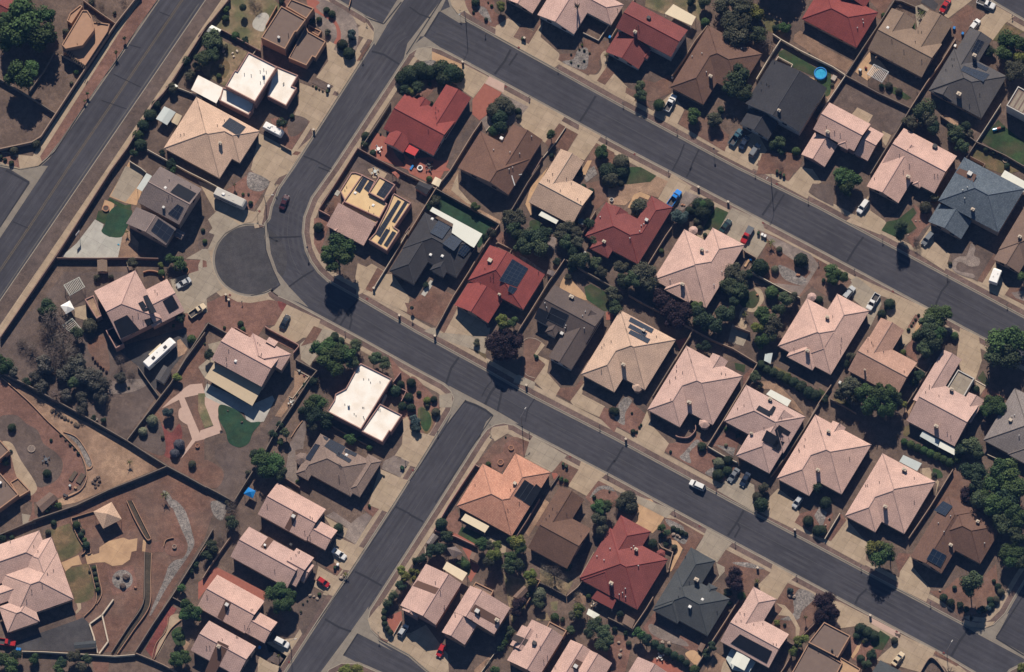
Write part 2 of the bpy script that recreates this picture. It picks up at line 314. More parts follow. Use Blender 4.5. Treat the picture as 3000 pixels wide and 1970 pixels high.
class MB:
    def __init__(s): s.v = []; s.f = []; s.m = []
    def box(s, x0, x1, y0, y1, z0, z1, mi=0, tx=0, ty=0):
        b = len(s.v)
        s.v += [(x0, y0, z0), (x1, y0, z0), (x1, y1, z0), (x0, y1, z0), (x0 + tx, y0 + ty, z1), (x1 - tx, y0 + ty, z1), (x1 - tx, y1 - ty, z1), (x0 + tx, y1 - ty, z1)]
        for q in ((0, 3, 2, 1), (4, 5, 6, 7), (0, 1, 5, 4), (1, 2, 6, 5), (2, 3, 7, 6), (3, 0, 4, 7)):
            s.f.append(tuple(b + i for i in q)); s.m.append(mi)
        return s
    def obox(s, c, ux, w, d, z0, z1, mi=0):
        """box centred c (x,y), axis direction ux (unit 2d), length w, depth d"""
        b = len(s.v); vx = (-ux[1], ux[0])
        for z in (z0, z1):
            for a, e in ((-1, -1), (1, -1), (1, 1), (-1, 1)):
                s.v.append((c[0] + ux[0] * a * w / 2 + vx[0] * e * d / 2, c[1] + ux[1] * a * w / 2 + vx[1] * e * d / 2, z))
        for q in ((0, 3, 2, 1), (4, 5, 6, 7), (0, 1, 5, 4), (1, 2, 6, 5), (2, 3, 7, 6), (3, 0, 4, 7)):
            s.f.append(tuple(b + i for i in q)); s.m.append(mi)
        return s
    def cyl(s, x, y, z0, z1, r0, r1=None, n=10, mi=0, cap=True):
        r1 = r0 if r1 is None else r1; b = len(s.v)
        for z, r in ((z0, r0), (z1, r1)):
            for i in range(n):
                a = 2 * math.pi * i / n; s.v.append((x + r * math.cos(a), y + r * math.sin(a), z))
        for i in range(n):
            j = (i + 1) % n; s.f.append((b + i, b + j, b + n + j, b + n + i)); s.m.append(mi)
        if cap: s.f.append(tuple(b + n + i for i in range(n))); s.m.append(mi)
        return s
    def tube(s, p, q, r, n=6, mi=0, r1=None):
        p = Vector(p); q = Vector(q); d = (q - p).normalized(); r1 = r if r1 is None else r1
        a = d.cross(Vector((0, 0, 1)));
        if a.length < .01: a = Vector((1, 0, 0))
        a.normalize(); c = d.cross(a); b = len(s.v)
        for o, rr in ((p, r), (q, r1)):
            for i in range(n):
                t = 2 * math.pi * i / n; s.v.append(tuple(o + a * rr * math.cos(t) + c * rr * math.sin(t)))
        for i in range(n):
            j = (i + 1) % n; s.f.append((b + i, b + j, b + n + j, b + n + i)); s.m.append(mi)
        s.f.append(tuple(b + n + i for i in range(n))); s.m.append(mi)
        s.f.append(tuple(b + i for i in reversed(range(n)))); s.m.append(mi)
        return s
    def loft(s, secs, mi=0, cap=True):
        """sections: lists of equal length of 3d points"""
        b = len(s.v); n = len(secs[0])
        for sc in secs: s.v += [tuple(p) for p in sc]
        for k in range(len(secs) - 1):
            for i in range(n):
                j = (i + 1) % n; s.f.append((b + k * n + i, b + k * n + j, b + (k + 1) * n + j, b + (k + 1) * n + i)); s.m.append(mi)
        if cap:
            s.f.append(tuple(b + i for i in reversed(range(n)))); s.m.append(mi)
            s.f.append(tuple(b + (len(secs) - 1) * n + i for i in range(n))); s.m.append(mi)
        return s
    def build(s, name, m, parent=None, loc=None, smooth=False, mats=None):
        return obj(name, s.v, s.f, m, parent, loc, smooth=smooth, mats=mats, fm=s.m if mats else None)
def spline(pts, closed=True, n=6):
    out = []; N = len(pts)
    rng = range(N) if closed else range(N - 1)
    for i in rng:
        if closed: p0, p1, p2, p3 = pts[(i - 1) % N], pts[i], pts[(i + 1) % N], pts[(i + 2) % N]
        else: p0, p1, p2, p3 = pts[max(i - 1, 0)], pts[i], pts[i + 1], pts[min(i + 2, N - 1)]
        for k in range(n):
            t = k / n
            out.append(tuple(.5 * (2 * p1[a] + (p2[a] - p0[a]) * t + (2 * p0[a] - 5 * p1[a] + 4 * p2[a] - p3[a]) * t * t + (3 * p1[a] - p0[a] - 3 * p2[a] + p3[a]) * t ** 3) for a in (0, 1)))
    if not closed: out.append(tuple(pts[-1]))
    return out
_pk = [0]; KERBS = []; BLOCKS = []
def keep_in(p):
    """pull a point that has strayed over the kerb back behind it"""
    if any(inpoly(p, B) for B in BLOCKS): return p
    best = None
    for l, side in KERBS:
        for a, b in zip(l, l[1:]):
            d = Vector(b) - Vector(a); t = max(0, min(1, (Vector(p) - Vector(a)).dot(d) / max(d.dot(d), 1e-9))); q = Vector(a) + d * t; r = (Vector(p) - q).length
            if best is None or r < best[0]: d.normalize(); best = (r, q + Vector((-d.y, d.x)) * .05 * side)
    return (best[1].x, best[1].y) if best and best[0] < 5 else p
def inpoly(p, P):
    r = False; n = len(P)
    for i in range(n):
        a, b = P[i], P[(i + 1) % n]
        if (a[1] > p[1]) != (b[1] > p[1]) and p[0] < (b[0] - a[0]) * (p[1] - a[1]) / (b[1] - a[1]) + a[0]: r = not r
    return r
def ccw(p):
    a = sum(p[i][0] * p[(i + 1) % len(p)][1] - p[(i + 1) % len(p)][0] * p[i][1] for i in range(len(p)))
    return p if a > 0 else p[::-1]
def patch(name, t, pts, m, lev=0, curved=False, z=None):
    """a sheet of ground cover, paving or lawn"""
    _pk[0] += 1
    if z is None: z = .145 + .022 * lev + .001 * (_pk[0] % 21)
    w_ = [tuple(W(t, x, y, z)[:2]) for x, y in pts]
    if curved: w_ = spline(w_)
    w_ = ccw(w_); N = len(w_)
    if z > .1: w_ = [keep_in(p) for p in w_]
    vs = [(x, y, z) for x, y in w_]
    o = obj(name, vs, [tuple(range(N))], m)
    o['kind'] = 'structure'; return o
def offs(line, d):
    """offset a 2d polyline to its left by d"""
    out = []
    for i in range(len(line)):
        a = Vector(line[max(i - 1, 0)]); b = Vector(line[min(i + 1, len(line) - 1)])
        if 0 < i < len(line) - 1:
            t1 = (Vector(line[i]) - a).normalized(); t2 = (b - Vector(line[i])).normalized(); t = (t1 + t2).normalized()
            k = 1 / max(.5, t.dot(t1))
        else: t = (b - a).normalized(); k = 1
        out.append((line[i][0] - t.y * d * k, line[i][1] + t.x * d * k))
    return out
def band(mb, line, d0, d1, z, z0=None, mi=0):
    """strip between offsets d0 and d1 of a line; with z0 also its sides"""
    A = offs(line, d0); B = offs(line, d1); b = len(mb.v); n = len(line)
    for p in A: mb.v.append((p[0], p[1], z))
    for p in B: mb.v.append((p[0], p[1], z))
    for i in range(n - 1): mb.f.append((b + i, b + i + 1, b + n + i + 1, b + n + i)); mb.m.append(mi)
    if z0 is not None:
        b2 = len(mb.v)
        for p in A: mb.v.append((p[0], p[1], z0))
        for p in B: mb.v.append((p[0], p[1], z0))
        for i in range(n - 1):
            mb.f.append((b2 + i, b2 + i + 1, b + i + 1, b + i)); mb.m.append(mi)
            mb.f.append((b + n + i, b + n + i + 1, b2 + n + i + 1, b2 + n + i)); mb.m.append(mi)
        for e in (0, n - 1): mb.f.append((b2 + e, b + e, b + n + e, b2 + n + e)); mb.m.append(mi)
HAZE = 1.5e-5
# ------------------------------------------------------------------ ground, roads, blocks
G = 4000
o = obj('ground', [(-G, -G, -.3), (G, -G, -.3), (G, G, -.3), (-G, G, -.3)], [(0, 1, 2, 3)], 'ground'); o['kind'] = 'structure'
rp = [unp(-75, -75), unp(3075, -75), unp(3075, 2025), unp(-75, 2025)]
o = obj('road', [(p.x, p.y, 0) for p in rp], [(3, 2, 1, 0)], 'asphalt'); o['kind'] = 'structure'
def ell(cx, cy, rx, ry, a0, a1, n):
    return [(cx + rx * math.cos(R(a0 + (a1 - a0) * i / n)), cy - ry * math.sin(R(a0 + (a1 - a0) * i / n))) for i in range(n + 1)]
circ = ell(735, 762, 111, 106, 68, 302, 40)
E = -60; XE = 3060; YE = 2010
# kerb lines: (points in photo pixels, in order with the block on the left-hand side when seen from above)
K_B1 = [(940, -60), (984, 0), (1050, 38), (1082, 58), (1098, 84), (1094, 120), (862, 485), (817, 550), (794, 606), (788, 640), (775, 656)] + circ + [(815, 867), (846, 880), (904, 911), (1064, 997), (1200, 1073), (1300, 1127), (1322, 1146), (1331, 1168), (1320, 1205), (1200, 1402), (1157, 1470), (833, 1970), (807, 2010)]
K_AR = [(-40, 941), (0, 883), (262, 500), (600, 5), (644, -60)]      # arterial, right edge
K_B0 = [(-60, 470), (60, 497), (112, 487), (140, 462), (172, 420), (462, 0), (503, -60)]
K_B2a = [(2838, 1836), (2400, 1603), (2133, 1463), (1800, 1283), (1561, 1161), (1421, 1081), (1222, 972), (1044, 868), (962, 822), (934, 796), (912, 765), (898, 733), (889, 682), (893, 637), (915, 580), (979, 490), (1198, 158), (1222, 142), (1262, 137), (1293, 146), (1362, 182), (1800, 420), (2005, 527), (2400, 735), (2880, 992), (3060, 1086)]
K_B2b = [(3060, 1610), (3000, 1702), (2969, 1755), (2944, 1799), (2912, 1831), (2886, 1841), (2838, 1836)]
K_B3 = [(3060, 960), (2995, 925), (2400, 608), (2158, 489), (1800, 298), (1366, 57), (1340, 40), (1323, 18), (1318, 0), (1310, -60)]
K_B3b = [(2870, -60), (2908, 6), (3000, 60), (3060, 94)]
K_B4 = [(1310, 2010), (1248, 1962), (1200, 1920), (1112, 1872), (1086, 1846), (1077, 1815), (1083, 1790), (1283, 1480), (1408, 1282), (1426, 1259), (1448, 1245), (1475, 1239), (1507, 1246), (1523, 1256), (1800, 1401), (1945, 1480), (2400, 1724), (2777, 1926), (2860, 1975), (2910, 2010)]
K_B5 = [(940, 2010), (962, 1962), (1000, 1943), (1050, 1945), (1120, 1975), (1170, 2010)]
K_B6 = [(2925, 2010), (2960, 1965), (3000, 1945), (3060, 1925)]
def block(pts, m='ground'):
    w_ = ccw([tuple(unp(x, y, .12)[:2]) for x, y in pts]); N = len(w_); BLOCKS.append(w_)
    vs = [(x, y, .12) for x, y in w_] + [(x, y, -.02) for x, y in w_]
    fs = [tuple(range(N))] + [(i, N + i, N + (i + 1) % N, (i + 1) % N) for i in range(N)]
    o = obj('ground', vs, fs, m); o['kind'] = 'structure'; return o
block(K_B1 + [(-60, YE), (-60, 970)] + K_AR)
block(K_B0 + [(-60, -60)])
block(K_B2a + K_B2b[:-1])
block(K_B3 + [(2870, -60)] + K_B3b[1:])
block(K_B4); block(K_B5); block(K_B6 + [(XE, YE)])
kb, gu, st, wk = MB(), MB(), MB(), MB()
def kerbline(line, side, strip=True, walk=True, a=0, b=None):
    l = [tuple(unp(x, y, .12)[:2]) for x, y in line]; KERBS.append((l, side))
    band(gu, l, -.55 * side, 0, .03)
    band(kb, l, 0, .22 * side, .15, 0)
    l = l[a:b]
    if strip: band(st, l, .22 * side, 1.75 * side, .135)
    if walk: band(wk, l, 1.75 * side, 3.1 * side, .14)
kerbline(K_B1[:12], -1); kerbline(K_B1[51:], -1)
kerbline(K_B1[11:53], -1, strip=False, walk=False)
band(wk, [tuple(unp(x, y, .12)[:2]) for x, y in K_B1[12:51]], -.22, -3.1, .143)
kerbline(K_B0, -1 if False else 1)
kerbline(K_B2a, -1); kerbline(K_B2b, -1); kerbline(K_B3, -1); kerbline(K_B3b, -1); kerbline(K_B4, -1); kerbline(K_B5, -1); kerbline(K_B6, -1)
l = [tuple(unp(x, y, .12)[:2]) for x, y in K_AR]
band(kb, l, 0, .2, .15, 0); band(kb, l, 0, -.2, .15, 0)
for mb, nm, m in ((kb, 'kerb', 'kerb'), (gu, 'gutter', 'gutt'), (st, 'planting_strip', 'gs'), (wk, 'sidewalk', 'walk')):
    o = mb.build(nm, m); o['kind'] = 'structure'
# arterial: verge and footpath
patch('verge', 'P', [(600, 5), (644, -60), (690, -60), (600, 70), (313, 495), (0, 953), (-40, 1010), (-40, 941), (0, 883), (262, 500)], 'gd', 1)
patch('path', 'P', [(690, -60), (712, -60), (622, 70), (336, 490), (6, 979), (-40, 1045), (-40, 1010), (0, 953), (313, 495), (600, 70)], 'cc', 2)
patch('verge', 'P', [(460, 0), (497, -60), (450, -60), (411, 0), (118, 458), (122, 474), (140, 458), (174, 415)], 'gp', 2)
patch('path', 'P', [(411, 0), (450, -60), (425, -60), (384, 20), (110, 430), (95, 460), (105, 483), (118, 458)], 'cc', 3)
patch('path', '00', [(370, 1440), (180, 1420), (60, 1390), (0, 1400), (0, 1500), (60, 1520), (170, 1563), (350, 1525), (390, 1490)], 'cc', 2)
patch('gravel_bed', '00', [(0, 1400), (60, 1400), (165, 1440), (180, 1540), (0, 1480)], 'gp', 4)
def roadpatch(name, t, pts, m, z=.04): return patch(name, t, pts, m, z=z)
for pl, m_ in (([(470, 0), (503, -60), (644, -60), (600, 5), (262, 500), (0, 883), (-60, 968), (-60, 520), (60, 500), (112, 487), (172, 425)], 'asphalta'), ([(1124, 72), (1180, -30), (1300, -30), (1235, 105), (979, 495), (915, 585), (800, 600), (862, 495)], 'asphaltc'), ([(1361, 1175), (1445, 1217), (1030, 1852), (950, 1985), (815, 2005), (840, 1970), (1169, 1470)], 'asphaltc')):
    roadpatch('road', 'P', pl, m_, .009)
# valley gutters and aprons
roadpatch('concrete_apron', '22', [(360, 470), (512, 603), (375, 790), (330, 850), (395, 700), (405, 620), (385, 540)], 'gutt', .036); roadpatch('concrete_apron', '22', [(765, 738), (590, 1010), (640, 930), (700, 870), (780, 830), (900, 810), (800, 702)], 'gutt', .033)
roadpatch('concrete_apron', '13', [(1400, 1207), (1345, 1180), (1500, 960), (1480, 1090), (1520, 1170), (1600, 1290), (1720, 1370)], 'gutt', .036); roadpatch('concrete_apron', '13', [(1270, 1410), (1640, 1600), (1400, 1485), (1250, 1480), (1140, 1548), (1060, 1563)], 'gutt', .033)
roadpatch('valley_gutter', 'P', [(1188, -40), (1176, -20), (1119, 72), (1131, 78), (1197, -20), (1208, -40)], 'gutt')
roadpatch('valley_gutter', '10', [(1490, 150), (1640, 222), (1665, 240), (1560, 420), (1535, 330)], 'gutt', .034)
roadpatch('valley_gutter', '20', [(330, 0), (280, 105), (135, 335), (100, 335), (-60, 560), (-20, 400), (290, 0)], 'gutt')
roadpatch('concrete_apron', '20', [(280, 105), (380, 60), (520, 210), (450, 210)], 'gutt', .034)
roadpatch('concrete_apron', '20', [(135, 335), (330, 470), (200, 435), (60, 450), (0, 490), (-20, 460)], 'gutt', .034)
roadpatch('valley_gutter', '22', [(360, 470), (800, 702), (1000, 820), (900, 810), (765, 738), (510, 602), (400, 690), (400, 560)], 'gutt')
roadpatch('concrete_apron', '22', [(765, 738), (930, 820), (860, 812), (760, 830), (650, 930), (700, 800)], 'gutt', .034)
roadpatch('valley_gutter', '13', [(1340, 1185), (1500, 960), (1480, 1090), (1560, 1240), (1400, 1207), (1270, 1410), (1300, 1500), (1100, 1563), (1060, 1563)], 'gutt')
roadpatch('valley_gutter', '43', [(1370, 1165), (1520, 1165), (1740, 1020), (1620, 1248), (1876, 1395), (1950, 1430), (1950, 1480), (1876, 1440), (1490, 1235)], 'gutt')
roadpatch('valley_gutter', '11', [(430, 522), (560, 500), (588, 640), (605, 790), (665, 960), (775, 1100), (950, 1285), (860, 1240), (700, 1180), (590, 1168), (692, 1082), (620, 930), (565, 760), (545, 640), (545, 540)], 'gutt')
roadpatch('old_road', '11', ell(423, 852, 330, 322, 0, 360, 60), 'asphalt2', .02)
roadpatch('concrete_apron', '01', [(-60, -30), (60, 0), (270, 130), (272, 142), (0, 545), (-60, 630), (-60, 760), (0, 650), (440, -10), (180, -20)], 'gutt')
roadpatch('tar_seam', '01', [(60, 20), (270, 135), (272, 150), (0, 560), (0, 540), (255, 145), (50, 35)], 'tar', .055)
# road paint
def stripe(name, t, pts, wd, m, z=.05):
    l = [tuple(W(t, x, y, z)[:2]) for x, y in pts]; mb = MB(); band(mb, l, -wd / 2, wd / 2, z)
    mb.v = mb.v; mb.f = [f if True else f for f in mb.f]
    o = mb.build(name, m); o['kind'] = 'structure'; return o
for dx in (-2.5, 2.5):
    stripe('centre_line', 'P', [(556 + dx, -35), (534 + dx, 0), (370 + dx, 242), (208 + dx, 480), (100 + dx, 645), (-20 + dx, 822)], .22, 'yellow')
stripe('edge_line', 'P', [(582, 12), (425, 245), (250, 500), (-10, 885)], .35, 'wline')
# tar seams, then a kerb's shade painted as a black line
for t, pts, wd in (('10', [(1530, 470), (1640, 500), (1780, 590)], .45), ('10', [(905, 1430), (1010, 1470), (1160, 1550)], .35), ('11', [(1040, 0), (1145, 40)], .3),
        ('11', [(585, 645), (880, 635)], .35), ('11', [(770, 1095), (900, 1000), (1000, 942)], .35), ('11', [(1180, 1415), (1260, 1310)], .4), ('11', [(1240, 1450), (1320, 1310), (1410, 1215)], .45), ('11', [(1325, 1480), (1345, 1400), (1330, 1310)], .45),
        ('20', [(780, 680), (870, 560), (925, 455)], .5), ('20', [(910, 600), (985, 490)], .45), ('20', [(1560, 1110), (1620, 1020), (1705, 880)], .5), ('20', [(0, 65), (90, 130), (190, 165)], .35),
        ('30', [(530, 1563), (600, 1430), (640, 1320)], .35), ('30', [(690, 1563), (720, 1480), (775, 1370)], .35), ('31', [(660, 90), (710, 0)], .35),
        ('31', [(1355, 440), (1430, 330), (1490, 220)], .5), ('31', [(1460, 400), (1555, 250)], .4), ('41', [(255, 865), (330, 740), (405, 640)], .5), ('41', [(1070, 1250), (1120, 1140), (1195, 1045)], .45),
        ('22', [(335, 450), (380, 310), (450, 210)], .5), ('22', [(690, 640), (740, 540), (790, 470)], .55), ('22', [(805, 705), (830, 590), (850, 490)], .5), ('22', [(660, 570), (700, 490), (750, 430)], .25),
        ('22', [(1060, 800), (1080, 690), (1145, 590)], .25), ('22', [(1810, 1250), (1876, 1150)], .45), ('32', [(0, 1170), (80, 1030)], .45), ('33', [(1040, 310), (1110, 210), (1185, 80)], .5), ('33', [(1100, 330), (1150, 240), (1130, 200)], .4),
        ('43', [(330, 935), (360, 870), (435, 800)], .45), ('43', [(1210, 1410), (1290, 1270), (1365, 1170)], .5), ('13', [(1750, 45), (1876, 110)], .4), ('13', [(1375, 640), (1480, 690), (1620, 770)], .45), ('13', [(1100, 1075), (1230, 1150), (1340, 1190)], .45), ('23', [(0, 115), (125, 185)], .45),
        ('22', [(505, 612), (600, 645), (690, 690), (760, 745)], .5), ('00', [(1180, 410), (1290, 440)], .2), ('00', [(930, 920), (1160, 1000)], .2), ('00', [(1040, 680), (1290, 800)], .2), ('00', [(1460, 110), (1560, 150)], .2), ('01', [(120, 500), (260, 560)], .2),
        ('10', [(1800, 20), (1640, 220)], .3), ('10', [(1440, 150), (1640, 222)], .3), ('20', [(275, 108), (135, 335)], .35), ('20', [(305, -20), (-30, 500)], .25), ('13', [(1400, 1210), (1270, 1410)], .3), ('43', [(1618, 1250), (1876, 1410)], .35), ('43', [(1622, 1242), (1876, 850)], .3),
        ('22', [(515, 602), (370, 790), (0, 1345)], .22), ('22', [(765, 742), (640, 930), (235, 1540)], .22), ('13', [(1776, 5), (1480, 450)], .18), ('13', [(1370, 620), (900, 1290)], .18), ('11', [(545, 540), (560, 760), (620, 930), (690, 1080), (560, 1150), (420, 1178)], .2)):
    stripe('tar_seam', t, pts, wd * 1.25, 'tar', .062)
stripe('tar_seam', '00', [(1445, 0), (1270, 240), (1060, 570), (900, 770), (640, 1180), (500, 1390), (360, 1520)], .18, 'tar', .16)  # shade of the high left kerb painted as a black line, no sealant here

# thin air: even haze from below the ground to above the camera
hz = MB(); hz.box(-4300, 4300, -4300, 4300, -1.4, CAMP.z + 60)
hm = bpy.data.materials.new('thin_blue_air'); hm.use_nodes = True; hn = hm.node_tree.nodes; hn.remove(hn['Principled BSDF'])
pv = hn.new('ShaderNodeVolumePrincipled'); pv.inputs['Color'].default_value = (.17, .40, 1.0, 1); pv.inputs['Density'].default_value = HAZE; pv.inputs['Anisotropy'].default_value = 0
hm.node_tree.links.new(pv.outputs[0], hn['Material Output'].inputs['Volume'])
hz = hz.build('haze', hm); hz['kind'] = 'stuff'

# wheel paths and the paving seam along the middle of each street
tr, sm = MB(), MB()
def lanes(line, a, b, sgn, wid):
    l = [tuple(unp(x, y, 0)[:2]) for x, y in line[a:b]]
    for f in (.2, .36, .64, .8): band(tr, l, sgn * (wid * f - .35), sgn * (wid * f + .35), .017)
    band(sm, l, sgn * (wid * .5 - .06), sgn * (wid * .5 + .06), .023)
lanes(K_B3, 0, 5, 1, 10.0); lanes(K_B2a, 0, 18, 1, 9.6); lanes(K_B2a, 18, 21, 1, 9.6); lanes(K_B4, 6, 9, 1, 10.0)
for mb, m in ((tr, 'track'), (sm, 'seam')):
    o = mb.build('wheel_path' if m == 'track' else 'paving_seam', m); o['kind'] = 'structure'
# ------------------------------------------------------------------ roofs
def clip(poly, g):
    """keep the part of a convex polygon where g(u,v) = A*u + B*v + C >= 0"""
    out = []; A, B, C = g; n = len(poly)
    for i in range(n):
        p, q = poly[i], poly[(i + 1) % n]
        a = A * p[0] + B * p[1] + C; b = A * q[0] + B * q[1] + C
        if a >= 0: out.append(p)
        if (a > 0 and b < 0) or (a < 0 and b > 0):
            t = a / (a - b); out.append((p[0] + (q[0] - p[0]) * t, p[1] + (q[1] - p[1]) * t))
    return out
def area(p):
    return abs(sum(p[i][0] * p[(i + 1) % len(p)][1] - p[(i + 1) % len(p)][0] * p[i][1] for i in range(len(p)))) / 2 if len(p) > 2 else 0
PITCH = .36
class Wing:
    def __init__(s, u0, u1, v0, v1, h, sl, p=PITCH):
        s.r = (u0, u1, v0, v1); s.h = h; s.sl = sl; s.p = p
        s.pl = []; s.dir = []
        pp = p if isinstance(p, dict) else {}
        if pp: s.p = p = pp.get('*', PITCH)
        for c in sl:
            p = pp.get(c, s.p)
            if c == 'a': s.pl.append((p, 0, h - p * u0))
            if c == 'b': s.pl.append((-p, 0, h + p * u1))
            if c == 'c': s.pl.append((0, p, h - p * v0))
            if c == 'd': s.pl.append((0, -p, h + p * v1))
            s.dir.append(c)
        if not s.pl: s.pl.append((0, 0, h)); s.dir.append('f')
        s.rect = [(1, 0, -u0), (-1, 0, u1), (0, 1, -v0), (0, -1, v1)]
    def z(s, u, v): return min(a * u + b * v + c for a, b, c in s.pl)
    def inside(s, u, v, e=1e-6): return all(a * u + b * v + c >= -e for a, b, c in s.rect)
def sub(g, h, e): return (g[0] - h[0], g[1] - h[1], g[2] - h[2] - e)
def roof_faces(ws):
    out = []
    for i, w_ in enumerate(ws):
        u0, u1, v0, v1 = w_.r
        for k, pk in enumerate(w_.pl):
            poly = [(u0, v0), (u1, v0), (u1, v1), (u0, v1)]
            for j, pj in enumerate(w_.pl):
                if j != k: poly = clip(poly, sub(pj, pk, 0))
            if area(poly) < .05: continue
            pieces = [poly]
            for j, x in enumerate(ws):
                if j == i: continue
                e = -1e-4 if j < i else 1e-4
                Q = x.rect + [sub(pm, pk, e) for pm in x.pl]
                new = []
                for pc in pieces:
                    cur = pc
                    for g in Q:
                        o_ = clip(cur, (-g[0], -g[1], -g[2]))
                        if area(o_) > .01: new.append(o_)
                        cur = clip(cur, g)
                        if area(cur) < .01: break
                pieces = new
            for pc in pieces: out.append((i, k, pc))
    return out
def cut_seg(p, q, Q):
    """parts of segment pq outside the convex region Q"""
    t0, t1 = 0.0, 1.0
    for A, B, C in Q:
        a = A * p[0] + B * p[1] + C; b = A * q[0] + B * q[1] + C
        if a < 0 and b < 0: return [(p, q)]
        if a < 0: t0 = max(t0, a / (a - b))
        elif b < 0: t1 = min(t1, a / (a - b))
    if t0 >= t1: return [(p, q)]
    L = lambda t: (p[0] + (q[0] - p[0]) * t, p[1] + (q[1] - p[1]) * t)
    r = []
    if t0 > .02: r.append((p, L(t0)))
    if t1 < .98: r.append((L(t1), q))
    return r
HOUSES = []
class House:
    def __init__(s, label, t, roof, wall, h, wings, a=None, ridge=None, flats=(), name='house', cat='house', pitch=PITCH, garage=None):
        s.t = t; s.ang = R(SA if a is None else a); s.label = label
        ca, sa = math.cos(s.ang), math.sin(s.ang)
        # u = along the angle; v = to its right-hand side (down-left in the photo for the default)
        s.U = Vector((ca, sa)); s.V = Vector((sa, -ca))
        s.ws = []; raw = []
        for wg in wings:
            x1, y1, x2, y2, sl = wg[:5]; hh = wg[5] if len(wg) > 5 else h
            p1 = W(t, x1, y1, hh); p2 = W(t, x2, y2, hh); raw.append((p1, p2, sl, hh, wg[6] if len(wg) > 6 else pitch))
        if raw: org = (raw[0][0] + raw[0][1]) / 2
        else:
            f = flats[0]; org = Vector((0, 0, 0))
            for x, y in f[0]: org += W(t, x, y, f[1]) / len(f[0])
        s.org = Vector((org.x, org.y, 0))
        s.e = thing(name, s.org); s.e['group'] = 'buildings of the estate'
        if name != 'house': del s.e['group']
        for p1, p2, sl, hh, pt in raw:
            a1 = s.loc(p1); a2 = s.loc(p2)
            s.ws.append(Wing(min(a1[0], a2[0]), max(a1[0], a2[0]), min(a1[1], a2[1]), max(a1[1], a2[1]), hh, sl, pt))
        s.roofm = roof; s.wallm = wall; s.flats = []
        if s.ws: s.make_roof(ridge)
        for f in flats: s.flat(*f)
        tag(s.e, 'house', cat, label=label); HOUSES.append(s)
    def loc(s, p):
        d = Vector((p.x, p.y)) - s.org.xy; return (d.dot(s.U), d.dot(s.V))
    def xyz(s, u, v, z): d = s.U * u + s.V * v; return (d.x, d.y, z)
    def make_roof(s, ridge):
        F_ = roof_faces(s.ws); vs, fs, uvs = [], [], []
        for i, k, pc in F_:
            w_ = s.ws[i]; A, B, C = w_.pl[k]; d = w_.dir[k]; b = len(vs)
            pts = [(u, v, A * u + B * v + C) for u, v in pc]
            for p in pts: vs.append(s.xyz(*p))
            sc = math.sqrt(1 + w_.p ** 2)
            uv = []
            for u, v, z in pts:
                if d in 'ab': uv.append((v, (u if d == 'a' else -u) * sc))
                else: uv.append((u, (v if d == 'c' else -v) * sc))
            n = list(range(b, b + len(pts)))
            # orientation up
            p0, p1, p2 = (Vector(vs[b]), Vector(vs[b + 1]), Vector(vs[b + 2]))
            s_area = sum(vs[n[x]][0] * vs[n[(x + 1) % len(n)]][1] - vs[n[(x + 1) % len(n)]][0] * vs[n[x]][1] for x in range(len(n)))
            if s_area < 0: n = n[::-1]; uv = uv[::-1]
            fs.append(tuple(n)); uvs.append(uv)
        # fascia: a rim hanging from the outline of every wing
        for wi, w_ in enumerate(s.ws):
            u0, u1, v0, v1 = w_.r; mu, mv = (u0 + u1) / 2, (v0 + v1) / 2
            for (p, q) in (((u0, v0), (u1, v0)), ((u1, v0), (u1, v1)), ((u1, v1), (u0, v1)), ((u0, v1), (u0, v0))):
                m_ = ((p[0] + q[0]) / 2, (p[1] + q[1]) / 2)
                pts = [p, m_, q]; b = len(vs)
                segs = [(p, m_), (m_, q)]
                for x in s.ws:
                    if x is w_: continue
                    new = []
                    for a_, b_ in segs:
                        pa = w_.z(*a_) - .02; 
                        # hidden where the other roof is at least as high
                        gz = w_.z(*a_), w_.z(*b_)
                        L = math.dist(a_, b_)
                        if L < .05: continue
                        du, dv = (b_[0] - a_[0]) / L, (b_[1] - a_[1]) / L; sl_ = (gz[1] - gz[0]) / L
                        lin = (du * sl_, dv * sl_, gz[0] - (a_[0] * du + a_[1] * dv) * sl_)
                        new += cut_seg(a_, b_, x.rect + [sub(pm, lin, -.02) for pm in x.pl])
                    segs = new
                for a_, b_ in segs:
                    b = len(vs); za, zb = w_.z(*a_), w_.z(*b_)
                    vs += [s.xyz(a_[0], a_[1], za), s.xyz(b_[0], b_[1], zb), s.xyz(b_[0], b_[1], zb - .2), s.xyz(a_[0], a_[1], za - .2)]
                    fs.append((b, b + 1, b + 2, b + 3)); uvs.append([(0, 0), (1, 0), (1, .1), (0, .1)])
        s.roof = obj('roof', vs, fs, s.roofm, s.e, uvs=uvs)
        # ridge and hip caps
        mb = MB(); done = set(); new_ = []
        env = lambda u, v: max([x.z(u, v) for x in s.ws if x.inside(u, v, 0)] + [-9])
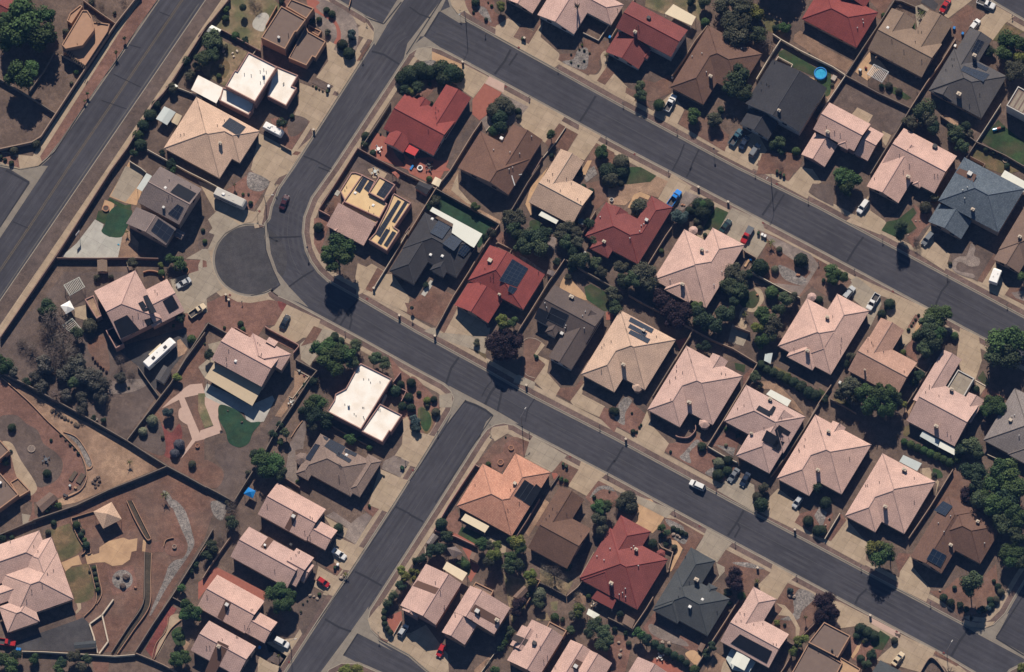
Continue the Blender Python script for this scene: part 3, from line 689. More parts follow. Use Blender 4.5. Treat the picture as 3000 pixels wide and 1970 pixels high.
        for i, w_ in enumerate(s.ws):
            u0, u1, v0, v1 = w_.r
            for k in range(len(w_.pl)):
                poly = [(u0, v0), (u1, v0), (u1, v1), (u0, v1)]
                for j in range(len(w_.pl)):
                    if j != k: poly = clip(poly, sub(w_.pl[j], w_.pl[k], 0))
                n = len(poly)
                for a_ in range(n):
                    p, q = poly[a_], poly[(a_ + 1) % n]
                    if math.dist(p, q) < .3: continue
                    m_ = ((p[0] + q[0]) / 2, (p[1] + q[1]) / 2)
                    z0 = w_.pl[k][0] * m_[0] + w_.pl[k][1] * m_[1] + w_.pl[k][2]
                    for j in range(k + 1, len(w_.pl)):
                        zj = w_.pl[j][0] * m_[0] + w_.pl[j][1] * m_[1] + w_.pl[j][2]
                        if abs(zj - z0) < 1e-3:
                            # keep only the stretches where the finished roof really has a crease
                            L_ = math.dist(p, q); N_ = max(1, int(L_ / .6)); nx_, ny_ = -(q[1] - p[1]) / L_, (q[0] - p[0]) / L_; run = None
                            for c_ in range(N_ + 1):
                                ok = False
                                if c_ < N_:
                                    t = (c_ + .5) / N_; x_, y_ = p[0] + (q[0] - p[0]) * t, p[1] + (q[1] - p[1]) * t; e0 = env(x_, y_)
                                    ok = abs(e0 - w_.z(x_, y_)) < .02 and e0 - (env(x_ + nx_ * .2, y_ + ny_ * .2) + env(x_ - nx_ * .2, y_ - ny_ * .2)) / 2 > .012 and (round(x_ * 2), round(y_ * 2)) not in done
                                    if ok: new_.append((round(x_ * 2), round(y_ * 2)))
                                if ok and run is None: run = c_ / N_
                                if not ok and run is not None:
                                    A_, B_ = [(p[0] + (q[0] - p[0]) * t, p[1] + (q[1] - p[1]) * t) for t in (run, c_ / N_)]; run = None
                                    mb.tube(s.xyz(A_[0], A_[1], w_.z(*A_)), s.xyz(B_[0], B_[1], w_.z(*B_)), .13, n=6)
            done.update(new_); new_ = []
        if mb.v: mb.build('ridge_cap', RIDGE.get(s.roofm, s.roofm), s.e) if True else None
        # walls, one closed body per wing under its own roof
        mb = MB(); ins = .5
        for i, w_ in enumerate(s.ws):
            o_ = min(ins + .013 * i, (w_.r[1] - w_.r[0]) / 4, (w_.r[3] - w_.r[2]) / 4)
            u0, u1, v0, v1 = w_.r[0] + o_, w_.r[1] - o_, w_.r[2] + o_, w_.r[3] - o_
            ring = [(u0, v0), ((u0 + u1) / 2, v0), (u1, v0), (u1, (v0 + v1) / 2), (u1, v1), ((u0 + u1) / 2, v1), (u0, v1), (u0, (v0 + v1) / 2)]
            b = len(mb.v)
            for u, v in ring: mb.v.append(s.xyz(u, v, 0.1))
            for u, v in ring: mb.v.append(s.xyz(u, v, w_.z(u, v) - .06))
            for q in range(8):
                r_ = (q + 1) % 8; mb.f.append((b + q, b + r_, b + 8 + r_, b + 8 + q)); mb.m.append(0)
            # windows on the long outer sides
        mb.build('wall', s.wallm, s.e)
        s.windows()
    def windows(s):
        rnd = random.Random(len(HOUSES))
        for i, w_ in enumerate(s.ws[:2]):
            o_ = .5 + .013 * i; u0, u1, v0, v1 = w_.r
            for side in 'db':
                L = (u1 - u0) if side == 'd' else (v1 - v0)
                if L < 5: continue
                for fr in (.3, .7):
                    if side == 'd': c = (u0 + L * fr, v1 - o_); dr = s.U
                    else: c = (u1 - o_, v0 + L * fr); dr = s.V
                    out = s.V if side == 'd' else s.U
                    cc = (c[0] + (.04 if side == 'b' else 0), c[1] + (.04 if side == 'd' else 0))
                    # skip when inside another wing
                    if any(x is not w_ and x.inside(c[0] + (.6 if side == 'b' else 0), c[1] + (.6 if side == 'd' else 0)) for x in s.ws): continue
                    P = s.xyz(cc[0], cc[1], 0); zt = min(w_.h - .5, 2.2) if w_.h < 4.2 else w_.h - .7
                    mb = MB(); mb.obox((P[0], P[1]), (dr.x, dr.y), 1.5, .1, zt - 1.1, zt); mb.build('window', 'glass', s.e)
    def flat(s, pts, h, m='bflat', wm=None, par=.35, base=0.1, nm='flat_roof'):
        """a flat-roofed volume with parapet"""
        wm = wm or s.wallm
        P = ccw([tuple((W(s.t, x, y, h + par) - s.org)[:2]) for x, y in pts]); n = len(P)
        In = offs_closed(P, .28)
        mb = MB(); zt = h + par
        mb.v += [(x, y, base) for x, y in P] + [(x, y, zt) for x, y in P] + [(x, y, zt) for x, y in In] + [(x, y, h) for x, y in In]
        for i in range(n):
            j = (i + 1) % n
            for k in range(3): mb.f.append((k * n + i, k * n + j, (k + 1) * n + j, (k + 1) * n + i)); mb.m.append(0)
        mb.build('wall', wm, s.e)
        obj(nm, [(x, y, h + .01) for x, y in offs_closed(P, .26)], [tuple(range(n))], m, s.e)
        s.flats.append((P, h))
    def zat(s, px, py):
        """height of the roof seen at a photo pixel"""
        z = 3.0
        for _ in range(12):
            q = unp(px, py, z); u, v = s.loc(q)
            zs = [w_.z(u, v) for w_ in s.ws if w_.inside(u, v, .3)]
            for P, h in s.flats:
                if inpoly((q.x - s.org.x, q.y - s.org.y), P): zs.append(h)
            if not zs: break
            z = max(zs)
        return z
    def pt(s, x, y, up=0.0):
        px, py = T(s.t, x, y); z = s.zat(px, py); q = unp(px, py, z)
        return q - s.org + Vector((0, 0, up))
    def panel(s, pts, m='panel', nm='solar_panel', up=.12, frame=True, nx=0, ny=0, th=.06):
        n = len(pts); cx = sum(p[0] for p in pts) / n; cy = sum(p[1] for p in pts) / n
        q = s.pt(cx, cy) + s.org; u, v = s.loc(q); best = None
        for w_ in s.ws:
            if w_.inside(u, v, .3):
                z = w_.z(u, v)
                if best is None or z > best[0]:
                    k = min(range(len(w_.pl)), key=lambda i: w_.pl[i][0] * u + w_.pl[i][1] * v + w_.pl[i][2]); best = (z, w_.pl[k])
        A, B_, C_ = best[1] if best and abs(best[0] - q.z) < .5 else (0, 0, q.z)
        gx = s.U * A + s.V * B_; nn = Vector((-gx.x, -gx.y, 1)).normalized(); P0 = Vector((q.x, q.y, A * u + B_ * v + C_ + up))
        P = []
        for x, y in pts:
            px, py = T(s.t, x, y); r0 = unp(px, py, 0); r1 = unp(px, py, 50); d = r1 - r0
            t_ = (P0 - r0).dot(nn) / d.dot(nn); P.append(r0 + d * t_ - s.org)
        bury = max([max([w_.z(*s.loc(p + s.org)) for w_ in s.ws if w_.inside(*s.loc(p + s.org), 0)] + [-9]) - p.z for p in [x_.lerp(P0 - s.org, .12) for x_ in P]])
        if 0 < bury + .03 < .6: P = [p + Vector((0, 0, bury + .05)) for p in P]
        if not s.ws or area([tuple(p[:2]) for p in P]) < 1e-3: pass
        if sum(P[i].x * P[(i + 1) % n].y - P[(i + 1) % n].x * P[i].y for i in range(n)) < 0: P = P[::-1]
        vs = [p for p in P] + [p - nn * th for p in P]
        fs = [tuple(range(n)), tuple(reversed(range(n, 2 * n)))] + [(i, (i + 1) % n, n + (i + 1) % n, n + i) for i in range(n)]
        pn = obj(nm, vs, fs, m, s.e)
        if nx and n == 4:
            mb = MB()
            for a in range(nx + 1):
                t = a / nx; mb.tube(P[0].lerp(P[1], t) + nn * .01, P[3].lerp(P[2], t) + nn * .01, .035, 4)
            for a in range(ny + 1):
                t = a / ny; mb.tube(P[0].lerp(P[3], t) + nn * .01, P[1].lerp(P[2], t) + nn * .01, .035, 4)
            mb.build('panel_frame', 'frame', pn)
        return pn
    def chimney(s, x, y, hh=1.3, w_=.9, d=.7, m=None, cap=True):
        """x, y: the middle of its top as seen"""
        px, py = T(s.t, x, y); z = 3.5
        for _ in range(8):
            q = unp(px, py, z); u, v = s.loc(q)
            zs = [q_.z(u, v) for q_ in s.ws if q_.inside(u, v, .3)] + [h for P, h in s.flats if inpoly((q.x - s.org.x, q.y - s.org.y), P)]
            z = (max(zs) if zs else 3) + hh
        q = q - s.org; mb = MB()
        mb.obox((q.x, q.y), tuple(s.U), w_, d, z - hh - 1.2, z)
        c = mb.build('chimney', m or s.wallm, s.e)
        if cap:
            mb = MB(); mb.obox((q.x, q.y), tuple(s.U), w_ + .16, d + .16, z, z + .1)
            mb.cyl(q.x - .15, q.y, z + .1, z + .42, .14, .11, 8); mb.cyl(q.x + .2, q.y, z + .1, z + .35, .12, .10, 8)
            mb.build('cap', 'blockc', c)
        return c
    def vents(s, pts, m='dmetal', r=.09, h=.55):
        for x, y in pts:
            p = s.pt(x, y); mb = MB(); mb.cyl(p.x, p.y, p.z - .2, p.z + h, r, r, 8); mb.cyl(p.x, p.y, p.z + h, p.z + h + .1, r * 1.5, r * .6, 8)
            mb.build('vent', m, s.e)
    def cooler(s, x, y, m='metal', w_=1.0):
        p = s.pt(x, y); mb = MB(); mb.obox((p.x, p.y), tuple(s.U), w_, w_ * .9, p.z - .1, p.z + .85)
        mb.obox((p.x, p.y), tuple(s.U), w_ * 1.06, w_ * .96, p.z + .85, p.z + .93); mb.build('rooftop_cooler', m, s.e)
    def skylight(s, pts):
        for x, y in pts:
            p = s.pt(x, y, .02); mb = MB(); mb.obox((p.x, p.y), tuple(s.U), .75, .75, p.z - .15, p.z + .12); mb.obox((p.x, p.y), tuple(s.U), .5, .5, p.z + .12, p.z + .2)
            mb.build('skylight', 'whitep', s.e)
    def cover(s, pts, h, m='patw', nm='patio_cover', th=.12, posts=True):
        P = [W(s.t, x, y, h) - s.org for x, y in pts]; P = [Vector(p) for p in ccw([tuple(p) for p in P])]; n = len(P)
        vs = [(p.x, p.y, h) for p in P] + [(p.x, p.y, h - th) for p in P]
        fs = [tuple(range(n)), tuple(reversed(range(n, 2 * n)))] + [(i, (i + 1) % n, n + (i + 1) % n, n + i) for i in range(n)]
        c = obj(nm, vs, fs, m, s.e)
        if posts:
            for p in P: 
                q = p.lerp(sum(P, Vector()) / n, .06); mb = MB(); mb.cyl(q.x, q.y, .1, h - th - .01, .07, n=6); mb.build('post', 'whitep', c)
        return c
    def cone(s, x, y, r, h, n=8, rise=.9, top=True):
        p = W(s.t, x, y, h + rise) - s.org; vs = [(p.x + r * math.cos(2 * math.pi * i / n + s.ang), p.y + r * math.sin(2 * math.pi * i / n + s.ang), h) for i in range(n)]
        uvs = []
        vs.append((p.x, p.y, h + rise)); fs = [(i, (i + 1) % n, n) for i in range(n)]
        e = 2 * r * math.sin(math.pi / n)
        uvs = [[(0, 0), (e, 0), (e / 2, r)] for _ in range(n)]
        obj('bay_roof', vs, fs, s.roofm, s.e, uvs=uvs)
        mb = MB(); mb.cyl(p.x, p.y, .1, h + .02, r - .35, n=n, cap=False); mb.build('bay_wall', s.wallm, s.e)
RIDGE = {}
def offs_closed(P, d):
    """move a counter-clockwise polygon inwards"""
    n = len(P); out = []
    for i in range(n):
        a, b, c = Vector(P[i - 1]), Vector(P[i]), Vector(P[(i + 1) % n])
        t1 = (b - a).normalized(); t2 = (c - b).normalized(); n1 = Vector((-t1.y, t1.x)); n2 = Vector((-t2.y, t2.x))
        nn = (n1 + n2); k = nn.length
        if k < .1: nn = n1
        else: nn = nn / k / max(.4, (nn / k).dot(n1))
        out.append((b.x + nn.x * d, b.y + nn.y * d))
    return out
for k, c in (('pink', (.34, .22, .20)), ('pinkb', (.36, .25, .22)), ('peach', (.36, .26, .20)), ('sand', (.36, .28, .22)), ('salmon', (.34, .18, .13)), ('rose', (.28, .19, .16)), ('grtile', (.22, .16, .13)),
             ('mauve', (.34, .25, .22)), ('redt', (.20, .045, .04)), ('redm', (.18, .04, .04)), ('char', (.055, .055, .06)), ('slate', (.05, .058, .062)), ('blueg', (.08, .10, .13))):
    MT['R' + k] = mat(MT[k].name + '_ridge', c); RIDGE[k] = 'R' + k
# ------------------------------------------------------------------ the houses
H = House
# block between the arterial and the curving street
h = H('brown flat roofed stucco house with rounded parapets by the top street', '10', 'brown', 'adobe', 3, [], flats=[([(700, 55), (925, 180), (845, 290), (825, 290), (735, 450), (515, 345)], 5.6, 'bflat'), ([(790, -10), (1000, 75), (930, 172), (745, 62)], 4.6, 'bflat'), ([(925, 235), (950, 290), (1108, 378), (1015, 530), (985, 515), (930, 600), (765, 530)], 3.1, 'bflat')])
h.cooler(678, 350, w_=.7); h.vents([(765, 315), (768, 335)])
h.flat([(950, 225), (1070, 285), (1040, 330), (945, 275)], .9, 'gb')
h = H('white flat roofed two storey house with stepped roofs', '10', 'white', 'stpink', 3, [], flats=[([(400, 478), (662, 612), (460, 932), (188, 790), (275, 640), (297, 650)], 5.6, 'white'), ([(640, 600), (855, 690), (798, 788), (843, 806), (745, 970), (570, 880)], 3.0, 'white'), ([(165, 800), (460, 900), (440, 1000), (400, 1055), (132, 920)], 3.0, 'white')])
h.vents([(363, 680), (425, 690), (508, 655), (540, 638), (563, 660), (510, 757), (543, 748), (725, 765), (718, 773)]); h.cooler(540, 695, 'whitep', .6)
h.cover([(-60, 690), (178, 812), (105, 948), (-126, 825)], 2.8, 'white')
h = H('big peach tiled house with a square of black panels', '10', 'peach', 'stucco', 3.0, [(-77, 890, 320, 1495, 'abcd'), (-77, 890, 134, 1635, 'abcd')])
h.panel([(228, 1080), (376, 1165), (308, 1246), (158, 1155)], nx=5, ny=3); h.chimney(140, 1310, 1.2, .8, .7, 'blockc'); h.vents([(115, 1150), (180, 1105), (-220, 1240), (-190, 1230)])
h = H('grey tan tiled two storey house with five dark panel fields', '01', 'mauve', 'stucco', 5.0, [(1258, 320, 1850, 200, 'cd', 5.6, .3), (1250, 365, 1520, 715, 'ab', 4.4, .3), (1620, 560, 1660, 665, 'cd', 2.8)])
h.panel([(1632, 150), (1798, 240), (1732, 320), (1560, 228)], 'panelb'); h.panel([(1625, 340), (1682, 372), (1628, 482), (1540, 425)], nx=3, ny=2); h.panel([(1450, 472), (1600, 578), (1525, 690), (1385, 580)], nx=3, ny=2)
h.cooler(1500, 375, w_=.7); h.skylight([(1515, 190)]); h.vents([(1545, 265), (1575, 285), (1530, 290), (1510, 410), (1550, 120), (1745, 185)])
h.cover([(1342, 55), (1392, 82), (1302, 222), (1250, 195)], 2.7, 'patg'); h.cover([(1395, 90), (1447, 115), (1380, 205), (1342, 185)], 2.75, 'patw')
h = H('pink tiled two storey house turned towards the turning circle', '01', 'pink', 'stpink', 4.9, [(1102, 1580, 1240, 945, 'bcd'), (1395, 1468, 1530, 1025, 'cd', 4.2, .3)], a=28.6, flats=[([(775, 1210), (858, 1172), (932, 1360), (884, 1388)], 3.2, 'dt'), ([(968, 1495), (1045, 1462), (1135, 1620), (1060, 1660)], 3.2, 'panelb')])
h.panel([(1308, 1190), (1352, 1175), (1437, 1335), (1388, 1348)], 'panelb'); h.panel([(1266, 1246), (1308, 1226), (1366, 1310), (1312, 1328)], 'panelb'); h.panel([(1490, 1228), (1580, 1175), (1640, 1285), (1550, 1340)], 'panelb')
h.panel([(1040, 1415), (1165, 1355), (1280, 1495), (1105, 1570)], 'panelb'); h.panel([(1320, 1400), (1380, 1380), (1405, 1430), (1350, 1457)], 'panelb')
h.vents([(1420, 1135), (1440, 1160), (1265, 1350), (1215, 1370), (1310, 1410)])
h = H('pink tiled two storey house with a wide tan porch roof', '12', 'pink', 'stucco', 5.2, [(245, -63, 520, 480, 'cd'), (440, -10, 700, 330, 'abc', 4.9), (590, 25, 640, 120, 'c', 4.9)], flats=[])
h.skylight([(283, 245)]); h.vents([(195, 215), (200, 270), (218, 145), (505, 95), (520, 180), (515, 195), (485, 80)], h=.4)
h.cover([(85, 262), (0, 400), (435, 655), (540, 470)], 3.0, 'patt', th=.2)
h = H('dazzling white flat roofed house with a lower wing', '12', 'white', 'stpink', 3, [], flats=[([(1428, 262), (1715, 405), (1430, 868), (1118, 705), (1185, 600), (1195, 545), (1290, 495), (1400, 290)], 3.7, 'white'), ([(1605, 635), (1808, 738), (1705, 892), (1690, 885), (1627, 985), (1430, 885)], 3.1, 'white')])
h.vents([(1455, 410), (1502, 412), (1518, 440), (1605, 437), (1283, 642), (1445, 670), (1457, 672), (1368, 728), (1385, 745), (1453, 755), (1460, 775)], h=.3); h.cooler(1318, 655, 'whitep', .5); h.vents([(1590, 680), (1605, 690)])
h = H('grey brown tiled house with an octagonal bay and panels', '12', 'grtile', 'stucco', 3.0, [(1060, 910, 1335, 1485, 'abcd'), (1500, 1095, 1420, 1490, 'abcd'), (830, 1275, 1050, 1170, 'abcd')])
h.cone(887, 1132, 2.0, 2.9, 8, .8); h.panel([(1150, 960), (1290, 1030), (1235, 1115), (1095, 1022)], nx=3, ny=2); h.panel([(1222, 1075), (1345, 1150), (1322, 1175), (1205, 1108)], nx=4, ny=1); h.panel([(1290, 1045), (1395, 1092), (1378, 1118), (1278, 1075)], nx=4, ny=1); h.panel([(1082, 930), (1135, 950), (1118, 975), (1090, 950)])
h.panel([(1010, 1000), (1055, 1015), (965, 1160), (916, 1140)]); h.skylight([(1298, 1105)]); h.vents([(1230, 1190), (1245, 1200), (1228, 1300), (1230, 1330)], h=.6)
h = H('pink tiled row house with a step, uppermost of its street', '13', 'pink', 'stucco', 3.5, [(485, 115, 1110, 70, 'cd'), (1215, 265, 740, 245, 'cd')])
h.panel([(812, 85), (858, 108), (775, 272), (730, 242)], 'brown', 'roof_well', .03); h.cooler(813, 140); h.vents([(570, 35), (940, 330), (963, 315), (965, 350), (915, 275), (1010, 400), (965, 140), (985, 155)])
h = H('pink tiled row house with two notched gables at its front', '13', 'pink', 'stucco', 3.5, [(405, 230, 755, 790, 'cd'), (840, 425, 835, 780, 'cd', 3.4), (960, 560, 905, 740, 'cd', 3.2)])
h.panel([(582, 320), (632, 350), (560, 442), (510, 415)], 'brown', 'roof_well', .03); h.cooler(552, 405, 'whitep', .6); h.vents([(640, 630), (790, 520), (835, 490), (855, 465), (868, 462)]); h.cooler(790, 400, 'dmetal', .7)
h = H('pink tiled row house with a green tree over its front corner', '13', 'pink', 'stucco', 3.5, [(550, 910, -70, 965, 'cd'), (665, 1105, 200, 1105, 'cd')])
h.panel([(190, 895), (242, 930), (165, 1092), (115, 1058)], 'brown', 'roof_well', .03); h.cooler(203, 950); h.vents([(20, 865), (365, 1140), (395, 1170), (410, 1165), (440, 990), (425, 992)])
h = H('pink tiled row house, lowermost of its street', '13', 'pink', 'stucco', 3.5, [(40, 1090, 300, 1600, 'cd'), (465, 1340, 400, 1400, 'cd', 3.2)])
h.panel([(120, 1275), (222, 1322), (85, 1600), (0, 1560)], 'brown', 'roof_well', .03); h.chimney(125, 1325, 1.4, .9, .8, 'blockc'); h.vents([(290, 1240), (303, 1245), (160, 1262), (45, 1330), (15, 1330)])
h = H('sprawling pink tiled house with many hips in the lower left corner', '03', 'pinkb', 'stucco', 3.2, [(135, 1082, 522, 460, 'abcd'), (250, 760, 470, 325, 'abc'), (-140, 800, 360, 265, 'abcd'), (70, 1200, 280, 860, 'abcd'), (-240, 1020, 200, 700, 'abcd')], a=20.5)
h.vents([(290, 815), (385, 760), (490, 630), (435, 660), (348, 455), (310, 410), (243, 905), (95, 370)], 'dmetal')
h = H('brown stucco house with courtyard cut by the left edge', '02', 'brown', 'adobe', 3, [], flats=[([(-150, 900), (-20, 945), (85, 1065), (0, 1140), (-150, 1200)], 3.2, 'gbr' if False else 'bflat'), ([(-150, 1240), (0, 1268), (172, 1467), (-60, 1640), (-180, 1500)], 3.2, 'bflat'), ([(90, 1355), (165, 1310), (275, 1430), (175, 1490)], 1.6, 'dt')])
h.cooler(5, 1365, 'whitep', .7); h.vents([(48, 1375)])
h = H('adobe brown house with a curved wall and beam ends', '00', 'adobe', 'adobe', 3, [], flats=[([(752, 95), (800, 95), (840, 155), (862, 250), (858, 280), (755, 415), (600, 447), (565, 410)], 4.8, 'adobe'), ([(905, 205), (1005, 220), (985, 290), (780, 600), (575, 465), (600, 440), (745, 420), (855, 290), (850, 200)], 2.6, 'adobe'), ([(735, 45), (755, 60), (655, 215), (612, 190), (640, 120)], 2.2, 'adobe')])
def rafters(hh, t, p0, p1, dx, dy, n, z):
    mb = MB()
    for i in range(n):
        x = p0[0] + (p1[0] - p0[0]) * i / (n - 1); y = p0[1] + (p1[1] - p0[1]) * i / (n - 1)
        mb.tube(W(t, x, y, z) - hh.org, W(t, x + dx, y + dy, z) - hh.org, .12, 6)
    mb.build('beam_ends', 'bark', hh.e)
rafters(h, '00', (840, 150), (890, 215), 30, -8, 6, 3.05); rafters(h, '00', (632, 462), (725, 548), -22, 42, 7, 3.05); rafters(h, '00', (745, 570), (790, 610), -14, 30, 4, 3.05)
h.vents([(708, 408)])
h = H('dark red tiled house cut by the top left corner', '00', 'redt', 'stucco', 3.0, [(190, 20, -287, 43, 'cd')])
# wedge between the two streets, left end
h = H('red tiled house on the corner beside the dark hedge', '20', 'redm', 'stwhite', 3.0, [(425, 1100, -241, 1180, 'cd'), (335, 775, 330, 1270, 'ab'), (90, 880, 150, 1010, 'ab', 2.9), (-160, 1180, -60, 1400, 'ab', 2.9)])
h.vents([(240, 990), (262, 1015), (238, 1035), (243, 1080), (250, 1140), (170, 1190)]); h.cover([(-35, 1310), (88, 1368), (48, 1430), (-75, 1372)], 2.6, 'redb')
h = H('brown shingled two gabled house between the red corner house and the peach one', '20', 'brown', 'stucco', 3.3, [(650, 1205, 905, 1787, 'abc', 3.3, {'a': .25, 'b': .45, 'c': .3}), (950, 1140, 960, 1700, 'ab')])
h.cooler(843, 1275, 'whitep', .9); h.panel([(1000, 1600), (1028, 1594), (1029, 1600), (1003, 1606)], 'whitep', 'white_rail', .15); h.panel([(932, 1610), (940, 1608), (968, 1700), (960, 1702)], 'whitep', 'white_rail', .15); h.vents([(1118, 1255), (945, 1540), (912, 1555), (770, 1378), (920, 1400), (1008, 1412)], 'metal', .12); 
h = H('pale peach L shaped house behind the white scalloped awning', '21', 'sand', 'stucco', 3.0, [(1090, 320, 1680, 225, 'cd'), (1385, -167, 1374, 308, 'ab')])
h.vents([(1310, 65), (1265, 120), (1280, 128), (1437, 105), (1480, 150), (1380, 215), (1540, 295), (1568, 320)]); h.cover([(1212, 400), (1366, 485), (1342, 522), (1180, 440)], 2.5, 'patw')
h = H('cream flat roofed adobe house with long strips of panels', '11', 'pink', 'stpink', 3.0, [(1230, 350, 1455, 720, 'd', 2.9, .3), (1345, 405, 1345, 592, 'abd', 2.95, .36), (1215, 520, 1225, 600, 'ab', 2.9, .36)], flats=[([(1340, 48), (1380, 45), (1450, 70), (1440, 90), (1285, 312), (1238, 215)], 3.4, 'cream'), ([(1440, 68), (1562, 130), (1505, 240), (1672, 335), (1600, 468), (1270, 315)], 3.9, 'cream'), ([(1598, 82), (1745, 160), (1640, 308), (1500, 232)], 4.6, 'cream'),
    ([(1728, 235), (1890, 325), (1738, 550), (1785, 582), (1668, 765), (1500, 665), (1560, 600), (1675, 370)], 3.4, 'cream'), ([(1265, 318), (1600, 468), (1560, 540), (1245, 365)], 3.1, 'cream')])
for q, a, b in (([(1450, 90), (1492, 112), (1420, 235), (1378, 210)], 2, 3), ([(1512, 120), (1555, 142), (1500, 230), (1458, 195)], 2, 3), ([(1652, 130), (1732, 162), (1642, 285), (1573, 250)], 2, 4), ([(1768, 300), (1796, 316), (1606, 640), (1566, 612)], 1, 8), ([(1830, 315), (1856, 328), (1742, 510), (1715, 498)], 1, 5), ([(1662, 565), (1696, 578), (1615, 712), (1583, 692)], 1, 4), ([(1720, 585), (1752, 602), (1670, 732), (1640, 712)], 1, 4)): h.panel(q, nx=a, ny=b)
h.skylight([(1378, 238), (1543, 350)]); h.vents([(1500, 403), (1548, 428), (1510, 368), (1432, 428), (1300, 185), (1283, 212), (1715, 260), (1690, 560), (1722, 545)], h=.35)
h = H('charcoal shingled house with a white patio cover strip', '21', 'char', 'stucco', 3.0, [(140, 415, 430, 1010, 'abcd'), (70, 540, 40, 1075, 'abd'), (275, 800, 310, 1010, 'abd')])
h.cover([(210, 365), (668, 612), (590, 738), (560, 722), (470, 660), (385, 600), (400, 520), (185, 402)], 4.4, 'patw', posts=False)
for q in ([(265, 488), (378, 543), (298, 657), (188, 600)], [(385, 620), (485, 668), (405, 768), (300, 700)], [(500, 705), (562, 742), (495, 822), (438, 787)]): h.panel(q, 'paneld', up=.35, nx=3, ny=4)
h.skylight([(208, 475), (192, 803), (300, 815)])
h = H('red tiled house with one large solar array', '21', 'redm', 'stucco', 3.4, [(535, 1035, 1240, 985, 'abd', 3.4, {'a': .42, 'b': .2, 'd': .42}), (555, 1030, 720, 1430, 'ab', 2.8)])
h.panel([(942, 842), (1086, 930), (985, 1095), (820, 1040)], 'paneld', nx=4, ny=6); h.panel([(915, 1085), (985, 1110), (947, 1162), (900, 1135)], 'paneld', nx=2, ny=1)
h.cooler(737, 860, 'blockc', 1.2); h.vents([(765, 975), (740, 1010), (765, 1020), (650, 1065), (690, 930), (1180, 965)]); h.chimney(822, 1165, .8, .7, .5)
h = H('grey brown shingled house with black panels by the yellow tree', '21', 'gbr', 'stwhite', 3.2, [(1140, 1385, 1795, 1330, 'cd'), (1560, 1270, 1480, 1857, 'ab'), (1290, 1430, 1330, 1560, 'abd', 3.1)])
h.panel([(1180, 1285), (1300, 1345), (1240, 1440), (1140, 1385)], 'panelb'); h.panel([(1300, 1280), (1460, 1355), (1405, 1465), (1252, 1390)], 'panelb', nx=1, ny=2); h.chimney(1482, 1185, .9, 1.2, .8, 'blockc'); h.vents([(1240, 1250), (1255, 1290), (1585, 1365), (1610, 1328), (1432, 1455), (1425, 1478), (1600, 1480)], 'metal', .12); h.cooler(1395, 1530, 'metal', .9)
# wedge, upper row
h = H('red tiled house beside the blue pickup truck', '31', 'redt', 'stucco', 3.0, [(-76, 320, 215, 890, 'abcd'), (340, 265, 215, 890, 'abcd'), (-226, 745, -10, 755, 'abd', 2.95), (-10, 345, 60, 520, 'ab', 2.9)])
h.cooler(295, 490, 'metal', .9); h.vents([(142, 655), (247, 540), (270, 527), (232, 592), (-130, 460)], 'metal', .13); h.chimney(-95, 680, 1.2, .9, .7)
h = H('pink tiled house beside the red pickup truck', '31', 'pinkb', 'stucco', 3.0, [(640, 570, 840, 1290, 'abcd'), (900, 555, 840, 1290, 'abcd'), (520, 1020, 685, 1245, 'abd', 2.95)])
h.cone(722, 572, 1.4, 2.8, 8, .7); h.chimney(800, 752, 1.3, .9, .7, 'blockc'); h.chimney(622, 1070, 1.3, 1.0, .7); h.vents([(840, 772), (855, 770), (508, 1035), (985, 960), (912, 1080)], 'metal', .12)
h = H('pink tiled house beside the white pickup truck', '32', 'pinkb', 'stucco', 3.0, [(1762, -330, 1978, 365, 'abcd'), (2041, -372, 1981, 370, 'abcd'), (1655, 75, 1815, 330, 'abd', 2.95)])
h.cone(1808, -350, 1.4, 2.8, 8, .7); h.chimney(1768, 148, 1.3, 1.0, .7); h.chimney(1950, -160, 1.2, .9, .7); h.vents([(1645, 135), (2000, -165), (2080, 40), (2075, 100), (2070, 150)])
h = H('rose brown tiled L shaped house between two pink ones', '42', 'rose', 'stucco', 3.0, [(1085 - 823, 330, 897, 260, 'cd'), (565, -152, 564, 317, 'ab')])
h.chimney(418, 325, 1.0, .4, .4); h.vents([(447, 45), (480, 75), (492, 100), (445, 155), (590, 160), (778, 340)])
h = H('pink tiled house around a grey flat roofed porch', '42', 'pinkb', 'stucco', 3.2, [(800, 790, 1470, 640, 'cd'), (1135, 140, 1028, 690, 'ab'), (1370, 530, 1389, 813, 'ab', 3.1)], flats=[([(1272, 322), (1422, 402), (1318, 582), (1168, 490)], 2.8, 'gtile' if False else 'cg', 'stwhite')])
h.chimney(1212, 500, 1.2, .9, .7, 'blockc'); h.chimney(1072, 838, 1.8, 1.1, .7, 'blockw'); h.vents([(1010, 470), (1008, 492), (975, 530), (1097, 562), (1172, 900), (1205, 935), (1105, 205)])
h.cover([(950, 885), (1105, 970), (1085, 1028), (920, 932)], 2.6, 'patg'); h.cover([(1110, 975), (1266, 1055), (1236, 1106), (1090, 1030)], 2.6, 'patw')
h = H('grey tiled hipped house cut by the right edge', '42', 'gtile', 'stucco', 3.0, [(1790, 490, 1982, 1225, 'abcd'), (2050, 560, 2250, 1380, 'abcd')])
h.cooler(1752, 790, 'blockc', .9); h.vents([(1765, 755), (1790, 745), (1830, 930)], 'metal', .12)
